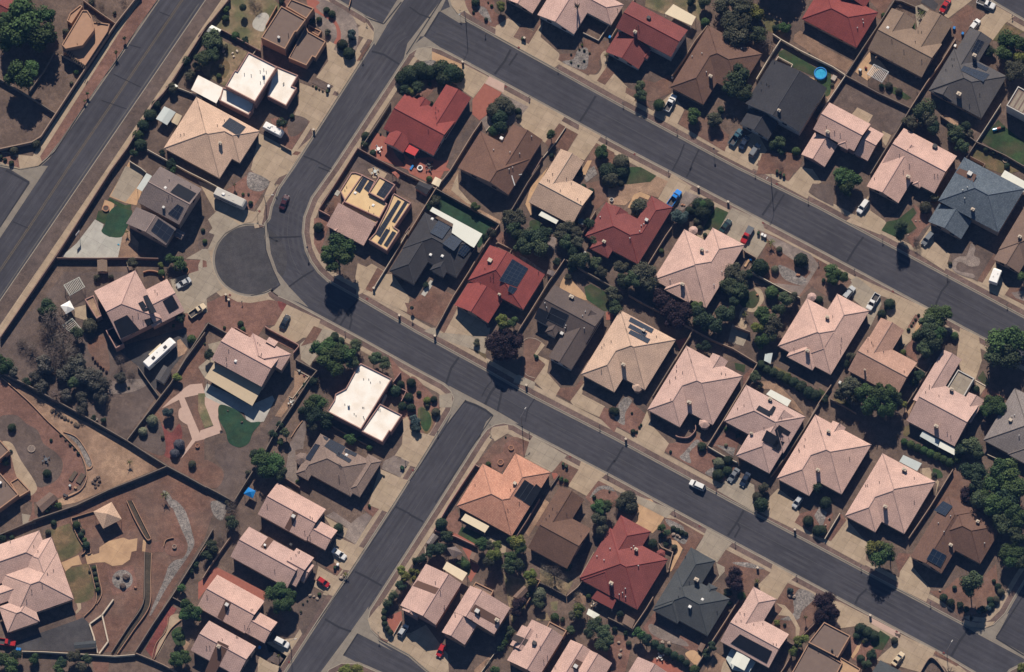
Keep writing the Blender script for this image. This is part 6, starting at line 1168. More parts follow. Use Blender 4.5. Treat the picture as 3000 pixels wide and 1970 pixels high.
# ------------------------------------------------------------------ garden walls
def wall(t, pts, h=1.8, m='blockp', w_=.2, look='rose block wall', cap=None, curved=False, cat='wall', nm='block_wall', base=.1):
    # photo shows the top of the wall: unproject there
    P = [tuple(W(t, x, y, h)[:2]) for x, y in pts]
    if curved: P = spline(P, False)
    o_ = P[len(P) // 2]; l = [(x - o_[0], y - o_[1]) for x, y in P]
    mb = MB(); band(mb, l, -w_ / 2, w_ / 2, h, base, 0)
    if cap: 
        m2 = MB(); band(mb, l, -w_ / 2 - .04, w_ / 2 + .04, h + .07, h, 1)
    o = mb.build(nm, m, loc=(o_[0], o_[1], 0), mats=[m, cap or m])
    tag(o, look, cat, 'walls of the estate'); return o
B = 'blockp'; Dk = 'blockd'
for a in (
 ('00', [(1290, -60), (1230, 0), (1060, 215), (785, 620), (510, 1040), (372, 1250), (290, 1300), (0, 1362), (-60, 1370)], 2.0, 'blockw', .3, 'long tan wall along the arterial road'),
 ('00', [(1060, 215), (900, 105), (760, 0)], 1.8, 'blockw'), ('00', [(785, 620), (690, 565), (560, 500)], 1.7, 'blockw'), ('00', [(510, 1040), (200, 840), (-60, 690)], 1.8, Dk),
 ('00', [(500, 470), (400, 650), (260, 850)], 1.5, Dk),
 ('00', [(1925, 200), (1876, 262), (1560, 765), (1490, 855), (1405, 945), (1170, 1345), (1010, 1563), (520, 2330), (0, 3090)], 2.2, B, .25, 'long rose wall behind the arterial footpath'),
 ('10', [(230, -20), (0, 262), (-60, 330)], 2.2, B), ('10', [(20, 250), (150, 270), (310, 355), (510, 465)], 1.6, B), ('10', [(480, 440), (310, 690)], .9, 'blockc', .12),
 ('10', [(1340, -20), (1320, 60)], 1.0, 'adobe'), ('10', [(695, 1325), (790, 1378)], 1.2, 'blockw'), ('10', [(660, 50), (560, 230)], 1.2, 'adobe'),
 ('00', [(1630, 805), (1780, 862), (1850, 900)], 1.6, 'blockc', .15), ('00', [(1350, 1370), (1720, 1572), (1876, 1650), (2100, 1770)], 1.7, 'blockc', .18, 'thin white wall behind the peach house'),
 ('00', [(1185, 1475), (1290, 1540), (1340, 1580)], 1.5, 'blockc', .18),
 ('01', [(520, 830), (880, 832), (1180, 828), (1450, 835)], 1.8, B, .2, 'level rose wall below the basketball slab'), ('01', [(1160, 870), (1185, 965)], 1.2, 'blockc', .15),
 ('20', [(660, 1105), (580, 1220), (370, 1563), (240, 1725), (-20, 2150)], 1.8, 'blockw', .22, 'tan wall between the red and brown houses'),
 ('21', [(240, 195), (520, 350), (825, 520)], 1.8, Dk), ('21', [(825, 520), (700, 690), (540, 960), (400, 1180), (240, 1480)], 1.7, 'blockw', .2, 'tan wall beside the red house with the solar array'), ('21', [(0, 75), (120, 135), (240, 195)], 1.7, 'blockw'),
 ('10', [(1700, 940), (1560, 1160), (1440, 1340)], 1.8, 'blockd', .2), ('10', [(1400, 1355), (1560, 1445), (1876, 1610)], 1.8, B), ('10', [(1400, 1355), (1240, 1610), (1045, 1915)], 1.8, B), ('11', [(1040, 388), (1145, 445)], 1.7, 'stpink'),
 ('11', [(1870, 570), (1800, 690), (1640, 955), (1575, 1060), (1545, 1115)], 1.2, 'blockc', .16), ('21', [(1420, 840), (1340, 960), (1280, 1040), (1125, 1290), (980, 1520)], 1.8, 'blockw', .2, 'pale wall between the solar array house and the grey brown one'),
 ('21', [(1705, 400), (1580, 605)], 1.7, 'blockw'), ('21', [(1190, -20), (1080, 140), (940, 380), (860, 500)], 1.8, Dk), ('20', [(1430, 1165), (1340, 1300), (1220, 1445)], .8, 'blockc', .15), ('20', [(1215, 1440), (1120, 1600)], 1.7, B),
 ('20', [(730, 1160), (700, 1200)], .6, 'blockc', .15), ('20', [(730, 1160), (860, 1235)], .6, 'blockc', .15),
 ('21', [(790, 700), (810, 690), (935, 750), (915, 790)], 1.0, 'blockw', .18), ('21', [(0, 545), (-40, 600)], 1.5, B), ('20', [(1590, 300), (1730, 370), (1850, 190)], 1.0, 'blockc', .15),
 ('30', [(190, -20), (100, 130), (0, 290), (-30, 340)], 1.8, 'blockw'), ('30', [(850, 235), (740, 370), (640, 530), (525, 695)], 1.8, 'blockw', .2, 'tan wall between the red and brown hipped houses'),
 ('30', [(1525, 360), (1440, 490), (1300, 725)], 1.8, 'blockc', .22), ('30', [(1450, 310), (1525, 360), (1700, 460), (1880, 550), (2000, 610), (2120, 690)], 1.8, 'blockc', .22, 'pale wall above the pool lawn'), ('30', [(1480, 550), (1500, 520), (1632, 590), (1618, 615)], 1.5, 'blockc', .18),
 ('40', [(240, 690), (75, 935), (-20, 1090)], 1.8, 'blockc', .2), ('40', [(240, 690), (540, 850), (835, 990)], 1.8, Dk, .22), ('40', [(835, 990), (980, 760), (1110, 580), (1250, 355)], 1.8, 'blockw', .22, 'tan wall beside the grey shingled house'),
 ('40', [(240, 690), (400, 440), (560, 200), (690, 0), (720, -40)], 1.8, 'blockd', .22), ('40', [(690, 0), (760, 10), (880, 62)], 1.6, 'blockd'), ('40', [(835, 990), (720, 1190), (580, 1410), (470, 1590)], 1.8, 'blockd', .22, 'wall between the pink and the rose tiled houses'),
 ('40', [(1440, 1300), (1550, 1130), (1665, 950)], 1.7, 'blockc', .14), ('40', [(1440, 1300), (1280, 1180), (1110, 1060)], 1.7, 'blockd'), ('40', [(1440, 1300), (1700, 1420), (1960, 1570)], 1.7, 'blockd'), ('40', [(1440, 1300), (1330, 1470)], 1.6, Dk),
 ('40', [(1385, 1432), (1520, 1502), (1500, 1530)], 2.5, 'blockw', .12), ('40', [(900, 60), (985, 105), (960, 140)], 1.2, 'blockd'), ('40', [(515, 530), (550, 480)], 2.4, 'blockw'),
 ('31', [(525, 548), (470, 625), (310, 885)], 1.7, 'blockw'), ('31', [(1190, 768), (1305, 832), (1228, 945)], 1.7, 'blockw'), ('31', [(1228, 945), (1450, 1065), (1700, 1195)], 1.7, 'blockc', .2, 'pale wall above the winding garden path'), ('31', [(590, 1412), (718, 1482), (680, 1563), (555, 1770)], 1.8, 'blockw'), ('31', [(130, 1168), (250, 1238)], 1.7, 'blockw'), ('31', [(1085, 1448), (1242, 1508)], 2.0, 'blockw'),
 ('21', [(1420, 840), (1600, 950), (1760, 1040), (1950, 1150)], 1.7, Dk), ('31', [(250, 1238), (590, 1412)], 1.7, Dk), ('32', [(700, 10), (620, 130), (470, 370), (350, 565)], 1.7, Dk),
 ('32', [(715, -50), (900, 50), (1090, 130), (1310, 265)], 1.8, 'blockw', .22, 'tan wall behind the largest pink hipped house'), ('32', [(1310, 265), (1180, 480), (1000, 780), (850, 1022)], 1.7, 'blockw', .22), ('32', [(850, 1022), (990, 1105), (1135, 1178)], 1.4, 'blockc', .18),
 ('32', [(1876, 640), (1740, 860), (1560, 1130), (1430, 1300)], 1.7, Dk), ('42', [(1225, 1235), (1130, 1390), (1020, 1570), (820, 1865)], 1.8, 'blockw', .22, 'tan wall left of the brown hipped corner house'), ('43', [(190, 105), (50, 340)], 1.3, 'blockc', .2),
 ('42', [(110, 460), (0, 620), (-130, 850)], 1.6, 'blockw'), ('42', [(100, 590), (240, 660), (340, 720)], 1.6, 'blockd'), ('42', [(1035, 265), (930, 440), (800, 640)], 1.6, Dk), ('42', [(880, 292), (975, 350)], 1.6, 'blockw'), ('42', [(1540, 1098), (1635, 1142), (1660, 1130)], .9, 'blockc', .14), ('42', [(1430, 420), (1530, 475)], .4, 'blockc', .3),
 ('33', [(355, 870), (290, 980), (160, 1172)], 1.7, 'blockw'), ('33', [(1135, 900), (1030, 1070), (900, 1270), (755, 1500), (700, 1590)], 1.7, 'blockw', .22, 'tan wall between slate grey and pale pink houses'), ('33', [(410, 385), (430, 415), (535, 462), (515, 540), (488, 645)], 1.2, 'blockw', .22), ('33', [(1625, 1395), (1560, 1510), (1500, 1600)], 1.6, 'blockw'), ('33', [(1560, 1270), (1640, 1310), (1780, 1170), (1860, 1090)], 1.5, 'blockp', .15),
 ('33', [(160, 1172), (60, 1120), (-60, 1060)], 1.7, Dk), ('23', [(1580, 730), (1540, 780), (1440, 862)], 1.6, 'blockw'), ('23', [(1190, -30), (1080, 160), (970, 330)], 1.7, B), ('23', [(230, 262), (420, 318), (620, 410)], 1.5, 'stpink', .2), ('23', [(1140, 700), (1197, 722), (1060, 955)], 1.6, 'adobe', .16),
 ('23', [(1690, 460), (1560, 690)], 1.7, 'blockw'), ('23', [(1430, 862), (1300, 790), (1190, 740)], 1.6, Dk), ('23', [(780, 1385), (650, 1570)], 1.0, 'blockc', .15), ('22', [(600, 1192), (480, 1370), (350, 1570), (225, 1790)], 1.8, 'stpink', .2, 'rose wall beside the salmon tiled house'), ('22', [(600, 1192), (640, 1215)], 1.8, 'stpink'),
 ('23', [(140, 410), (150, 520), (90, 570)], .6, 'blockc', .15), ('22', [(1370, 1285), (1290, 1400)], 1.0, 'blockd', .15), ('13', [(1800, 1090), (1730, 1215)], .8, 'blockc', .12),
 ('11', [(550, 1455), (585, 1480), (740, 1563), (855, 1625), (860, 1640), (810, 1700)], 1.6, 'stpink', .22, 'rose courtyard wall by the garage of the porch house'), ('11', [(30, 1425), (200, 1520), (270, 1560)], 1.7, 'blockd'), ('11', [(30, 1425), (-150, 1700), (-290, 1940)], 1.8, 'blockd', .22), ('11', [(275, 1465), (390, 1530)], 1.2, 'stpink'),
 ('12', [(830, 228), (1025, 332), (960, 410), (830, 610), (650, 880), (555, 1062)], 1.8, 'blockd', .22, 'long wall between the porch house and white roofed house'), ('12', [(845, 325), (955, 385), (805, 585), (770, 570)], .5, 'blockc', .14), ('12', [(445, 1240), (350, 1390), (265, 1530)], 1.8, 'blockd', .22), ('12', [(265, 1530), (120, 1450), (0, 1388)], 1.8, Dk),
 ('12', [(1725, 435), (1795, 345)], 1.6, 'stpink'), ('12', [(1660, 550), (1620, 640)], 1.6, 'blockc', .5), ('12', [(1735, 460), (1845, 520), (1800, 610)], 1.2, 'stpink', .2), ('12', [(895, 790), (840, 860), (790, 940)], .5, 'adobe', .2), ('12', [(1170, 840), (1350, 940), (1540, 1035)], 1.2, Dk), ('12', [(730, 1310), (870, 1400)], 1.5, B),
 ('02', [(-60, 310), (0, 340), (240, 455), (460, 575), (800, 760), (1160, 970), (1330, 1080), (1530, 1205)], 1.9, 'blockd', .24, 'long diagonal wall above the bare dirt wedge'), ('02', [(1530, 1205), (1700, 1295), (1890, 1400)], 1.9, 'blockd', .24), ('02', [(1160, 970), (1350, 720), (1560, 450), (1700, 220), (1876, -20)], 1.9, 'blockd', .24, 'wall between the gravel yard and the sculpted pink patio'),
 ('02', [(1530, 1205), (1330, 1290), (1000, 1420), (700, 1563), (300, 1700)], 1.9, 'blockd', .24, 'wall along the lower side of the bare dirt wedge'), ('03', [(400, 130), (200, 215), (0, 300), (-60, 320)], 1.8, Dk), ('02', [(1260, 290), (1350, 420), (1450, 560)], 1.7, Dk),
 ('03', [(1950, 250), (1876, 380), (1740, 600), (1570, 870), (1400, 1120), (1235, 1380)], 1.8, 'blockd', .24, 'wall along the right side of the terraced garden'), ('03', [(1240, 1385), (1400, 1450), (1500, 1495), (1640, 1570)], 1.6, 'blockw'), ('03', [(1235, 1400), (1050, 1415), (900, 1405), (400, 1375), (200, 1370)], 1.5, 'blockc', .18), ('03', [(1570, 870), (1700, 940)], 1.4, Dk),
 ('13', [(235, 320), (150, 440), (60, 570), (-20, 700)], 1.6, 'blockw'), ('13', [(20, 390), (-60, 500)], 1.4, 'blockw'), ('11', [(1225, 385), (1150, 440)], .1, B), ('41', [(870, 340), (1000, 540)], .12, B),
): 
    if a[2] > .2: wall(*a)
for a in (
 ('02', [(15, 395), (250, 600), (440, 795), (640, 980), (740, 1100), (790, 1230), (790, 1330), (730, 1430), (590, 1500)], .6, 'adobe', .2, 'long curving low wall around the red gravel garden'), ('02', [(580, 890), (700, 940), (790, 1060), (845, 1180), (830, 1225), (795, 1235)], .5, 'adobe', .2, 'curving stone planter wall on the dirt wedge'),
 ('02', [(0, 760), (60, 735), (160, 740), (250, 820), (350, 880), (400, 1000), (520, 1080), (580, 1180), (540, 1320), (430, 1390), (330, 1390)], .16, 'terra', .12, 'thin pink edging round the gravel island'),
 ('32', [(560, 925), (600, 940), (680, 940), (740, 880), (742, 830)], 1.3, 'stpink', .2, 'curved patio wall of the largest pink house'), ('01', [(1310, 960), (1370, 945), (1450, 960), (1500, 1010)], 1.1, 'terra', .3, 'curved terracotta wall beside the turned pink house'), ('01', [(1710, 915), (1730, 940), (1715, 985)], .6, 'terra', .2, 'short curved wall by the cul de sac driveway'),
 ('03', [(1500, 410), (1520, 350), (1590, 328)], .7, 'adobe', .14, 'curved rim of the round sunken garden'), ('43', [(925, 1563), (1010, 1432), (1080, 1460), (1165, 1575)], 1.3, 'blockw', .2, 'curved wall at the bottom edge beside the driveway'),
 ('03', [(1160, -10), (1230, 150), (1340, 340), (1385, 335)], 1.0, 'adobe', .16, 'upper terrace wall running down from the palm'), ('03', [(1210, -10), (1290, 150), (1380, 330)], .7, 'adobe', .16, 'second upper terrace wall beside the first'), ('03', [(1325, 460), (1322, 700), (1310, 930), (1170, 1150), (1020, 1380)], 1.1, 'blockd', .16, 'left long terrace wall of the terraced garden'), ('03', [(1388, 470), (1380, 700), (1368, 955), (1220, 1180), (1075, 1390)], .9, 'adobe', .16, 'right long terrace wall of the terraced garden'),
 ('03', [(870, 85), (690, 140), (655, 165), (700, 300), (778, 440), (745, 485)], .8, 'adobe', .14, 'planter wall left of the pyramid roofed gazebo'), ('03', [(720, 160), (735, 230), (830, 445), (800, 480)], .6, 'adobe', .12, 'inner planter wall below the gazebo'), ('03', [(815, 580), (850, 700), (882, 910), (770, 1050)], .7, 'adobe', .14, 'curving planter wall beside the dry lawn'), ('03', [(880, 575), (905, 700), (932, 840), (885, 935)], .6, 'adobe', .14, 'inner planter wall beside the stone circle'),
 ('03', [(1660, 1080), (1560, 1170), (1480, 1310), (1410, 1440)], .6, 'adobe', .12, 'winding edge of the red garden path'), ('03', [(1540, 1050), (1520, 1180), (1430, 1300), (1390, 1440)], .5, 'adobe', .12, 'left edge of the red garden path'),
 ('12', [(-20, 460), (60, 430), (-60, 600)], .1, 'adobe', .1, 'x'), ('22', [(1040, 60), (1080, 35), (1150, 40), (1205, 70)], .25, 'boulder', .2, 'curved row of edging stones by the driveway'), ('22', [(1045, 345), (1085, 380), (1150, 400)], .25, 'boulder', .2, 'lower row of edging stones by the driveway'), ('10', [(440, 250), (420, 240)], .1, 'adobe', .1, 'x')):
    if a[2] > .12: wall(*a, curved=True)
for pts, lk in (([(1038, 895), (935, 1037)], 'pale wall stepping down from the stone circle'), ([(935, 1037), (820, 1120)], 'short pale wall at the corner of the grey slab'), ([(820, 1120), (860, 1240), (892, 1385)], 'pale wall along the grey slab'), ([(935, 1037), (960, 1150), (990, 1280)], 'pale wall inside the terraced garden'), ([(990, 1280), (908, 1390)], 'lowest pale wall of the terraced garden')):
    wall('03', pts, .9, 'blockc', .4, lk)
# wooden / masonry steps and perimeter strip
# ------------------------------------------------------------------ driveways, gravel, lawns, paths
for a in (
 # ramps at the street corners
 ('corner_ramp', '22', [(270, 560), (395, 530), (412, 640), (395, 672), (275, 668)], 'cg', 1, 0), ('corner_ramp', '20', [(40, 510), (65, 440), (205, 440), (205, 550), (100, 565)], 'cg', 1, 0), ('corner_ramp', '10', [(1405, 250), (1480, 205), (1560, 300), (1540, 380), (1530, 370), (1410, 330)], 'cc', 1, 0), ('corner_ramp', '43', [(1440, 1110), (1610, 1098), (1590, 1135), (1520, 1158), (1370, 1158), (1310, 1105), (1330, 1085)], 'cc', 1, 0), ('corner_ramp', '20', [(370, 0), (500, 0), (540, 90), (440, 130), (390, 60)], 'cc', 1, 0),
 # left block
 ('gravel_bed', '10', [(1000, 0), (1100, 0), (1330, 130), (1400, 250), (1410, 330), (1350, 545), (1170, 440), (1060, 270), (960, 180)], 'gr', 0, 1), ('path', '10', [(940, -20), (1050, 20), (1020, 70), (1110, 150), (1190, 180), (1245, 290), (1235, 390), (1180, 400), (1210, 330), (1190, 230), (1100, 160), (960, 80)], 'pv', 1, 1),
 ('driveway', '10', [(1110, 360), (1200, 410), (1180, 455), (1350, 545), (1400, 440), (1520, 560), (1290, 900), (1160, 800), (1180, 790), (1020, 710), (1130, 560)], 'cc', 1, 0), ('driveway', '10', [(870, 760), (980, 800), (1130, 860), (1250, 900), (1000, 1250), (960, 1110), (820, 1050), (860, 960)], 'cc', 1, 0),
 ('gravel_bed', '10', [(1010, 720), (1180, 795), (1120, 830), (980, 760)], 'gd', 2, 0), ('gravel_bed', '10', [(1390, 560), (1440, 480), (1530, 370), (1510, 430), (1440, 560)], 'gb', 3, 0), ('path', '10', [(440, 200), (500, 130), (560, 120), (590, 160), (560, 230), (530, 290), (450, 260)], 'cw', 1, 1), ('yard_dirt', '10', [(230, 0), (640, 0), (700, 60), (520, 340), (510, 470), (150, 270), (40, 260)], 'dd', 0, 0), ('yard_grass', '10', [(160, 370), (390, 480), (290, 640), (180, 790), (0, 690), (-60, 600)], 'dd', 0, 0), ('lawn', '10', [(60, 600), (160, 540), (230, 600), (180, 720), (60, 690)], 'gy', 1, 1), ('path', '10', [(600, 120), (690, 0), (790, 0), (520, 440), (480, 440), (560, 250)], 'gp', 0, 0),
 ('gravel_bed', '10', [(600, 1090), (830, 1050), (960, 1115), (790, 1380), (700, 1340)], 'gp', 1, 0), ('gravel_bed', '10', [(760, 1080), (850, 1060), (950, 1115), (860, 1230), (770, 1240)], 'gd', 2, 1), ('driveway', '10', [(500, 1220), (700, 1330), (830, 1390), (1000, 1260), (830, 1480), (780, 1563), (420, 1563)], 'cc', 1, 0), ('driveway', '11', [(430, 40), (500, -60), (830, -60), (760, 60), (600, 130)], 'cc', 1, 0), ('gravel_bed', '10', [(830, 1385), (880, 1395), (850, 1425), (800, 1415)], 'gb', 2, 0),
 ('gravel_bed', '11', [(200, 210), (430, 40), (600, 130), (440, 380), (390, 385), (370, 330)], 'gp', 1, 0), ('gravel_bed', '11', [(390, 70), (440, 50), (590, 130), (520, 220), (400, 190)], 'rk', 2, 1), ('lawn', '01', [(1100, 355), (1180, 380), (1210, 420), (1160, 560), (1110, 640), (1000, 635), (930, 590), (960, 530), (985, 440), (1040, 370)], 'ga', 3, 1),
 ('lawn', '01', [(900, 400), (1000, 400), (960, 520), (880, 480)], 'gn', 2, 0), ('driveway', '01', [(1190, -60), (1330, 50), (1250, 195), (1300, 220), (1250, 350), (1150, 330), (1000, 270), (1040, 200)], 'co', 1, 0), ('patio', '01', [(1150, -10), (1330, 50), (1240, 200), (1150, 320), (1015, 265)], 'cg', 2, 0), ('patio', '01', [(870, 480), (950, 525), (930, 590), (1000, 640), (1120, 640), (1080, 830), (650, 830), (560, 820), (700, 700)], 'cw', 2, 0), ('path', '01', [(1110, 640), (1160, 560), (1270, 690), (1260, 830), (1050, 830)], 'dt', 1, 0), ('lawn', '01', [(1000, 280), (1150, 350), (1200, 340), (1200, 400), (1100, 370), (990, 300)], 'gn', 3, 0), ('gravel_bed', '01', [(960, 300), (1050, 330), (1030, 420), (930, 390)], 'co', 1, 0),
 ('driveway', '01', [(1700, 840), (1876, 740), (1876, 850)], 'cg', 1, 0), ('gravel_bed', '01', [(1690, 850), (1876, 850), (1876, 930), (1720, 1020), (1660, 960)], 'gp', 1, 0), ('driveway', '01', [(1560, 1030), (1876, 930), (1900, 1330), (1690, 1340), (1600, 1180)], 'cg', 2, 0), ('driveway', '11', [(0, 760), (40, 770), (80, 960), (160, 1110), (-40, 1240), (-60, 900)], 'cg', 2, 0), ('driveway', '11', [(0, 640), (70, 560), (30, 480), (130, 380), (330, 560), (200, 620), (60, 760), (-20, 770), (-60, 700)], 'cg', 1, 0), ('gravel_bed', '11', [(-60, 560), (90, 620), (30, 750), (-60, 750)], 'gd', 2, 0), ('gravel_bed', '11', [(-20, 850), (15, 860), (20, 915), (-20, 920)], 'gp', 3, 0),
 ('driveway', '11', [(-60, 130), (130, 180), (300, 370), (460, 410), (470, 440), (380, 525), (330, 555), (90, 400)], 'cc', 0, 0), ('path', '11', [(440, 500), (560, 330), (680, 160), (620, 160), (470, 400), (350, 520)], 'walk', 3, 0),
 ('gravel_bed', '11', [(10, 1250), (180, 1170), (300, 1235), (420, 1245), (590, 1215), (680, 1230), (750, 1260), (640, 1450), (550, 1450), (480, 1563), (240, 1563), (40, 1420), (-120, 1480), (-60, 1290)], 'gp', 1, 0), ('gravel_bed', '11', [(670, 1228), (752, 1262), (735, 1320), (690, 1295)], 'rd', 2, 1), ('driveway', '11', [(750, 1260), (1060, 1400), (1000, 1563), (900, 1563), (820, 1620), (590, 1480), (640, 1450)], 'cc', 2, 0), ('gravel_bed', '11', [(1000, 1455), (1075, 1485), (1010, 1600), (880, 1640), (930, 1563)], 'gb', 3, 0), ('driveway', '12', [(870, 90), (1050, -60), (1180, -30), (960, 290), (880, 230)], 'cg', 1, 0),
 ('gravel_bed', '12', [(560, -10), (850, 90), (800, 140), (640, 60)], 'gp', 1, 0),
 # yard of the turned pink house
 ('gravel_yard', '01', [(590, 960), (1180, 960), (1240, 945), (850, 1145), (1110, 1580), (0, 1640), (-60, 1640), (380, 1230)], 'gd', 0, 0), ('gravel_bed', '01', [(1500, 1430), (1700, 1340), (1876, 1330), (1876, 1563), (1720, 1563)], 'gp', 1, 0), ('patio', '01', [(680, 1290), (790, 1260), (800, 1410), (680, 1370)], 'cc', 1, 0), ('gravel_yard', '02', [(0, 60), (300, -60), (1000, -60), (1100, 160), (1260, 300), (1440, 560), (1150, 960), (600, 650), (0, 330), (-60, 200)], 'gd', 1, 0), ('driveway', '02', [(1060, 120), (1700, -60), (1730, 120), (1400, 530), (1260, 290)], 'asphalt2', 1, 0), ('gravel_bed', '02', [(1620, 60), (1650, 40), (1720, 130), (1690, 180), (1630, 210)], 'dt', 2, 0), ('gravel_bed', '02', [(1030, 430), (1290, 410), (1350, 460), (1200, 530), (1000, 540)], 'gr', 2, 1), ('gravel_bed', '02', [(800, 100), (940, 10), (990, 160), (1000, 330), (900, 280)], 'gb', 2, 1),
 # bare dirt wedge and red garden
 ('yard_dirt', '02', [(20, 380), (460, 640), (1180, 1010), (1500, 1210), (1300, 1290), (700, 1540), (400, 1600), (560, 1500), (790, 1400), (800, 1250), (720, 1080), (440, 790)], 'dt', 0, 0), ('gravel_bed', '02', [(-60, 380), (15, 400), (440, 800), (740, 1110), (790, 1320), (600, 1490), (300, 1540), (-60, 1400)], 'gp', 0, 0), ('gravel_bed', '02', [(0, 760), (60, 738), (160, 745), (245, 820), (345, 880), (400, 1000), (515, 1085), (575, 1180), (540, 1310), (430, 1385), (330, 1385), (200, 1200), (80, 1000), (0, 970), (-40, 850)], 'gd', 1, 1), ('path', '02', [(20, 985), (110, 1000), (190, 1150), (330, 1370), (320, 1450), (250, 1470), (150, 1300), (90, 1080)], 'cc', 2, 1), ('gravel_bed', '02', [(590, 895), (700, 945), (790, 1070), (840, 1190), (800, 1200), (720, 1030)], 'rk', 2, 1),
 # porch house garden
 ('yard_dirt', '02', [(1876, 20), (1870, 1380), (1530, 1190), (1180, 960)], 'gb', 0, 0), ('path', '02', [(1690, 490), (1740, 460), (1850, 450), (1876, 540), (1690, 580), (1840, 930), (1900, 920), (1876, 960), (1790, 980), (1660, 1140), (1700, 1050), (1760, 960), (1730, 870), (1640, 600), (1480, 680), (1560, 600), (1640, 540)], 'pk', 2, 0), ('path', '02', [(1640, 690), (1690, 680), (1740, 820), (1700, 820), (1640, 770)], 'pk', 3, 1), ('gravel_bed', '02', [(1460, 800), (1560, 900), (1640, 820), (1670, 900), (1660, 970), (1600, 1130), (1500, 1100), (1510, 960)], 'rd', 1, 1), ('gravel_bed', '02', [(1250, 930), (1420, 760), (1500, 900), (1490, 1110), (1200, 990)], 'gd', 1, 1),
 ('gravel_bed', '12', [(-60, 540), (0, 540), (80, 830), (0, 860), (-60, 700)], 'dd', 2, 0), ('path', '12', [(0, 570), (140, 640), (120, 760), (160, 900), (0, 955), (-60, 940), (-40, 880), (80, 840), (0, 640)], 'pk', 2, 0), ('lawn', '12', [(140, 645), (300, 700), (400, 800), (510, 805), (440, 900), (400, 1000), (310, 1035), (220, 990), (190, 890), (130, 770)], 'ga', 2, 1), ('patio', '12', [(20, 450), (440, 640), (620, 560), (640, 600), (540, 800), (430, 810), (380, 780), (360, 720), (170, 660), (-20, 560)], 'cw', 1, 0), ('gravel_bed', '12', [(200, 990), (330, 1050), (440, 960), (640, 750), (700, 770), (560, 1050), (260, 1520), (100, 1440), (180, 1250), (90, 1130), (90, 1010)], 'gd', 1, 0),
 ('gravel_bed', '12', [(0, 1150), (170, 1260), (120, 1400), (0, 1390), (-60, 1300)], 'gb', 1, 1), ('yard_dirt', '12', [(820, 330), (950, 390), (850, 560), (700, 760), (640, 750), (820, 480)], 'dt', 1, 0), ('patio', '12', [(-60, 300), (60, 200), (30, 90), (150, 60), (90, 250), (0, 400)], 'cg', 1, 0),
 ('gravel_bed', '12', [(910, 780), (930, 870), (900, 1050), (830, 1060), (840, 1200), (850, 1390), (730, 1310), (780, 1000)], 'gr', 1, 0), ('driveway', '12', [(1810, 780), (1876, 740), (1876, 1150), (1740, 1110), (1830, 970)], 'cc', 1, 0), ('driveway', '22', [(0, 870), (170, 920), (250, 945), (80, 1230), (-10, 1200), (-80, 1130), (-60, 880)], 'cc', 1, 0), ('gravel_bed', '12', [(1640, 1160), (1740, 1110), (1876, 1170), (1790, 1310), (1620, 1230)], 'gr', 1, 0), ('driveway', '12', [(1600, 1230), (1830, 1330), (1876, 1340), (1690, 1640), (1500, 1563)], 'cc', 1, 0), ('gravel_bed', '12', [(1700, 150), (1800, 330), (1876, 380), (1950, 560), (1876, 800), (1790, 600)], 'gp', 1, 0),
 ('gravel_bed', '22', [(0, 400), (150, 490), (240, 600), (270, 660), (260, 750), (160, 915), (-60, 870)], 'gp', 1, 1), ('lawn', '22', [(80, 680), (140, 665), (210, 740), (210, 840), (160, 912), (100, 860), (75, 760)], 'gy', 2, 1), ('lawn', '22', [(95, 690), (140, 680), (195, 750), (195, 830), (155, 890), (110, 840)], 'gn', 3, 1),
 # row houses by street C
 ('gravel_bed', '13', [(1110, 130), (1180, 90), (1340, 200), (1380, 160), (1480, 100), (1530, 140), (1380, 390), (1280, 330), (1290, 230)], 'gr', 1, 0), ('driveway', '13', [(1210, 320), (1410, 410), (1480, 440), (1340, 640), (1200, 610), (1160, 450)], 'cc', 2, 0), ('path', '13', [(1090, 130), (1310, 250), (1280, 330), (1200, 300)], 'cc', 3, 0), ('gravel_bed', '13', [(1100, 600), (1190, 560), (1260, 620), (1210, 680)], 'gb', 2, 0), ('driveway', '13', [(1040, 590), (1210, 690), (1270, 740), (1180, 870), (1130, 850), (1000, 780)], 'cc', 2, 0), ('gravel_bed', '13', [(820, 940), (1000, 830), (1120, 860), (900, 1230), (820, 1050)], 'gd', 1, 0), ('driveway', '13', [(560, 1290), (860, 1240), (700, 1500), (600, 1480), (500, 1420), (480, 1600), (640, 1600), (760, 1420)], 'cc', 1, 0), ('gravel_bed', '13', [(490, 1400), (640, 1380), (720, 1440), (670, 1500)], 'gd', 2, 0), ('driveway', '13', [(490, 1440), (690, 1510), (640, 1620), (480, 1620)], 'cc', 2, 0), ('gravel_bed', '13', [(1440, 60), (1510, 0), (1610, 50), (1540, 140)], 'gp', 1, 0), ('yard_dirt', '13', [(20, 640), (110, 600), (560, 830), (540, 910), (110, 680)], 'pv', 0, 0), ('yard_dirt', '13', [(-60, 740), (90, 640), (110, 690), (0, 820), (-60, 900)], 'pv', 0, 0), ('gravel_bed', '13', [(60, 0), (200, 20), (160, 170), (80, 120)], 'rk', 1, 1),
